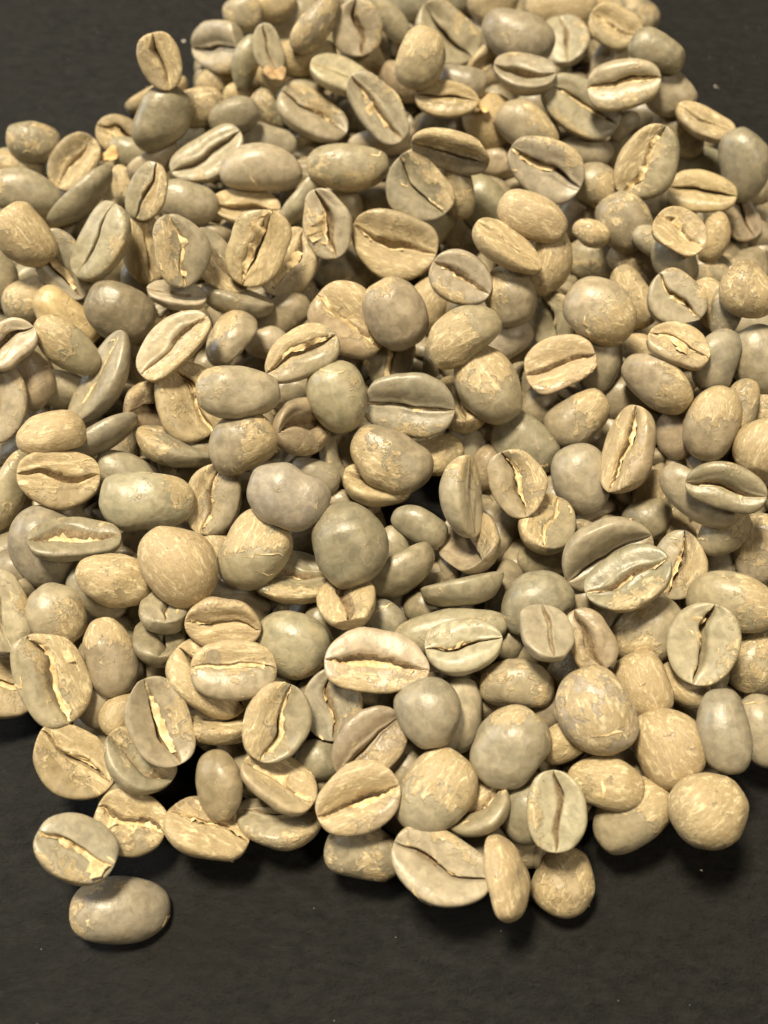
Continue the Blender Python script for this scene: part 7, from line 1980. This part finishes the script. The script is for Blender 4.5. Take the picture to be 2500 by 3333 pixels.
# ------------------------------------------------------------------ beans
def grid_quads(nr, nu):
    i = np.arange(nr - 1)[:, None] * nu; j = np.arange(nu)[None]; j2 = (j + 1) % nu
    return np.stack([i + j, i + nu + j, i + nu + j2, i + j2], -1).reshape(-1, 4)

def chaff_mesh(P, U, wsl, W, seed, amount):
    """ragged papery ribbon lying in the crease: follows the slit of its own bean"""
    rg = np.random.default_rng(seed)
    nr, nu = P.shape[:2]; mid = nu // 2
    rows = np.arange(int(nr * .10), int(nr * .92))
    a0, a1 = sorted(rg.uniform(0, 1, 2))
    if a1 - a0 < .55: a0, a1 = (.04, .96) if amount > 1 else (.1, .75)
    rows = rows[int(a0 * len(rows)):max(int(a1 * len(rows)), int(a0 * len(rows)) + 8)]
    k = len(rows)
    tt = np.linspace(0, 1, k)
    def rough(lo, hi, p=1.0):
        b = .5 + .3 * np.sin(tt * rg.uniform(3, 8) + rg.uniform(0, 6)) + .3 * np.sin(tt * rg.uniform(11, 26) + rg.uniform(0, 6))
        b = np.clip(b, 0, 1) * rg.uniform(.55, 1.1, k) + .45 * (rg.uniform(0, 1, k) > .9)
        return lo + (hi - lo) * np.clip(b, 0, 1.3) ** p
    side = rg.choice([-1, 1])
    wl = wsl.mean(1)[rows] * 1.2
    off = np.array([max(int(np.argmin(np.abs(U[0] - w_))) - mid, 1) for w_ in wl])      # where the lip is, ring by ring
    base = P[rows, mid]
    lipA = P[rows, mid + side * off]; lipB = P[rows, mid - side * off]
    up = np.array([0, 0, 1.0])
    tap = (np.sin(np.pi * np.clip(tt * 1.0, .02, .98)) ** .5)[:, None]
    low = base + (lipA - base) * .35 + up * (lipA[:, 2] - base[:, 2])[:, None] * .25
    wid = W * (.006 + .027 * amount)
    tuft = np.exp(-((tt - rg.uniform(.25, .8)) / rg.uniform(.05, .12)) ** 2) * (amount >= 3) * rg.uniform(.4, 1.6)
    A = lipA + up * ((.006 * amount + rough(.000, .012 + .010 * amount))[:, None] * W) * tap
    dirA = np.stack([rg.uniform(-.25, .25, k), np.full(k, side * 1.0), np.full(k, .05)], -1)
    B = A + dirA * ((rough(.05, 1.0, 1.4) + 2.6 * tuft)[:, None] * wid) * tap + up * (rough(-.012, .022) + .05 * tuft)[:, None] * W
    jj = np.clip(mid + side * (off + 6), 0, nu - 1)
    Cc = low + (lipB - low) * rough(.1, .55)[:, None] + up * rough(0, .012 * amount + .01)[:, None] * W
    V = np.stack([Cc, low, A, B], 1)
    V = V + rg.normal(size=V.shape) * W * .004
    q = np.array([[r * 4 + c, r * 4 + c + 1, (r + 1) * 4 + c + 1, (r + 1) * 4 + c] for r in range(k - 1) for c in range(3)])
    return mesh_from("chaff", V, q, [M_CHAFF])

def flake_mesh(P, U, W, seed, n):
    """torn shreds of silver skin lifting off the bean"""
    rg = np.random.default_rng(seed)
    nr, nu = P.shape[:2]
    Vs, Qs = [], []
    for f in range(n):
        i = int(rg.integers(int(nr * .2), int(nr * .8))); j = int(rg.integers(0, nu))
        ang = rg.uniform(-1, 1); steps = int(rg.integers(4, 10))
        w0 = W * rg.uniform(.006, .026); base = len(Vs)
        ci, cj = float(i), float(j)
        for s in range(steps):
            a = P[int(np.clip(ci, 1, nr - 2)), int(cj) % nu]
            b = P[int(np.clip(ci + 1, 1, nr - 1)), int(cj) % nu]
            c = P[int(np.clip(ci, 1, nr - 2)), int(cj + 1) % nu]
            nrm = np.cross(b - a, c - a); L_ = np.linalg.norm(nrm)
            nrm = a / np.linalg.norm(a) if L_ < 1e-14 else nrm / L_
            if nrm @ a < 0: nrm = -nrm
            t_ = (b - a); t_ = t_ / (np.linalg.norm(t_) + 1e-12); s_ = np.cross(nrm, t_)
            d = t_ * math.cos(ang) + s_ * math.sin(ang); wv = np.cross(nrm, d)
            w = w0 * math.sin(math.pi * (s + .4) / (steps + .2)) * rg.uniform(.5, 1.4)
            lift = W * .004 + W * rg.uniform(0, .022) * (s in (0, steps - 1) or rg.uniform() > .7)
            Vs.append(a + nrm * lift + wv * w); Vs.append(a + nrm * (W * .006 + .5 * lift) - wv * w)
            if s: Qs.append([base + 2 * s - 2, base + 2 * s - 1, base + 2 * s + 1, base + 2 * s])
            ang += rg.uniform(-.7, .7); ci += math.cos(ang) * 1.1; cj += math.sin(ang) * 1.3
    return mesh_from("silver_skin", np.array(Vs), np.array(Qs), [M_CHAFF])

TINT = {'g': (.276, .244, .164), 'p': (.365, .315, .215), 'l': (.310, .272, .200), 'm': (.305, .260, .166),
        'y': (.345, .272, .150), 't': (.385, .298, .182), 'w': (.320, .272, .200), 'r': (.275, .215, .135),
        'd': (.215, .180, .112), 'o': (.40, .30, .145)}  # 'd': darker tint, the shade between beans put into the colour
SKIN = {'g': .16, 'p': .13, 'l': .10, 'm': .50, 'y': .70, 't': .95, 'w': .70, 'r': .30, 'd': .12, 'o': .66}
PAP = {'o': .9, 'r': .6, 't': .25}
GROUP = "green coffee beans heaped on the slate"

for (lx, ly, lz, ex, ey, ez, L_, W_, look, sx, sy, sz, ch, seed, label) in BEANS:
    L, W = L_ / 1000, W_ / 1000
    nu, nv = 64, 46
    P, U, wsl = bean_shape(L, W, seed, ch, nu, nv)
    q = grid_quads(nv + 1, nu)
    jq = np.tile(np.arange(nu), nv); iq = np.repeat(np.arange(nv), nu)
    cuU = np.abs(U[iq, jq]); ww = wsl[iq, jq] if wsl.ndim == 2 else wsl
    mi = ((cuU < 1.0 * ww) & (iq > 1) & (iq < nv - 2)).astype(np.int32)
    me = mesh_from("coffee_bean", P, q, [M_BEAN, M_CREASE], mi)
    o = link("coffee_bean", me)
    o.location = (lx / 1000, ly / 1000, lz / 1000)
    o.rotation_euler = (math.radians(ex), math.radians(ey), math.radians(ez))
    rg = np.random.default_rng(seed + 5)
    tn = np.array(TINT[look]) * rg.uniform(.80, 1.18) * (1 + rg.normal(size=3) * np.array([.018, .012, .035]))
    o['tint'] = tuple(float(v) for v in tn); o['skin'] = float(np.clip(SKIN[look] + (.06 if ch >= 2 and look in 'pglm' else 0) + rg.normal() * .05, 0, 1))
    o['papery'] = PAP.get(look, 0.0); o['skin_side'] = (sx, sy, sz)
    o['label'] = label; o['category'] = 'coffee bean'; o['group'] = GROUP
    if ch >= 2 or (ch == 1 and seed % 3 == 0): link("chaff", chaff_mesh(P, U, wsl, W, seed + 9, ch), o)
    nf = {'y': 3, 'm': 3, 't': 2, 'w': 4, 'p': 1, 'l': 1, 'r': 1, 'g': 1, 'o': 2}.get(look, 0)
    if nf: link("silver_skin", flake_mesh(P, U, W, seed + 17, nf), o)

# beans that lie underneath and only show through the gaps: one object
VV, QQ = [], []
nb = 0
for (lx, ly, lz, ex, ey, ez, L_, W_) in UNDER:
    P, U, wsl = bean_shape(L_ / 1000, W_ / 1000, 40 + len(VV) % 60, 0, 24, 18)
    R = np.array(Euler((math.radians(ex), math.radians(ey), math.radians(ez))).to_matrix())
    VV.append(P.reshape(-1, 3) @ R.T + np.array([lx, ly, lz]) / 1000)
    QQ.append(grid_quads(19, 24) + nb); nb += 19 * 24
me = mesh_from("buried_beans", np.concatenate(VV), np.concatenate(QQ), [M_BEAN])
o = link("buried_beans", me); o['kind'] = 'stuff'
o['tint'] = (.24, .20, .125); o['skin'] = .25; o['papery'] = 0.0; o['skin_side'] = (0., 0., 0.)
o['label'] = "buried green coffee beans glimpsed in the gaps under the heap"; o['category'] = "coffee beans"

# loose bits of husk lying on the beans
def loose_flake(x, y, z, size, seed, label, mat):
    rg = np.random.default_rng(seed); n, m = 9, 7
    V = []
    for j in range(m):
        for i in range(n):
            u, v = i / (n - 1) - .5, j / (m - 1) - .5
            r_ = max(abs(u), abs(v)) / (math.hypot(u, v) + 1e-9); u, v = u * r_, v * r_
            e = 1 + (max(abs(u), abs(v)) > .3) * rg.uniform(-.10, .10)
            V.append((u * size * e, v * size * .62 * e, size * (.9 * u * u + .35 * u * v + .10 * math.sin(7 * u + 5 * v)) + rg.normal() * size * .02))
    Q = [[j * n + i, j * n + i + 1, (j + 1) * n + i + 1, (j + 1) * n + i] for j in range(m - 1) for i in range(n - 1)]
    o = link("husk_flake", mesh_from("husk_flake", np.array(V) / 1000, np.array(Q), [mat]))
    sol = o.modifiers.new("thickness", 'SOLIDIFY'); sol.thickness = .00005
    o.location = (x / 1000, y / 1000, z / 1000); o.rotation_euler = tuple(rg.uniform(-.5, .5, 2)) + (rg.uniform(0, 3),)
    o['label'] = label; o['category'] = 'husk flake'; o['group'] = "loose husk flakes on the heap"
M_HUSK = simple("brown_husk", (.24, .15, .075, 1), (.48, .34, .18, 1), 900, .7)
M_HUSK_PALE = simple("orange_husk", (.50, .31, .12, 1), (.72, .53, .28, 1), 900, .7)
for k, (x, y, z, s, lb) in enumerate(FLAKES):
    loose_flake(x, y, z, s, 60 + k, lb, M_HUSK if k == 0 else M_HUSK_PALE)

# a few crumbs of dust on the slate
def crumbs():
    rg = np.random.default_rng(11)
    bm = bmesh.new()
    for x, y, s in CRUMBS:
        r = bmesh.ops.create_icosphere(bm, subdivisions=1, radius=s / 1000)
        for v in r['verts']:
            v.co = Vector((v.co.x * 1.3, v.co.y, v.co.z * .6)) * float(rg.uniform(.8, 1.2)) + Vector((x / 1000, y / 1000, s * .4 / 1000))
    me = bpy.data.meshes.new("dust_crumbs"); bm.to_mesh(me); bm.free(); me.materials.append(M_CRUMB)
    o = link("dust_crumbs", me); o['kind'] = 'stuff'
    o['label'] = "tiny pale crumbs of dust scattered on the dark slate"; o['category'] = "dust"
crumbs()
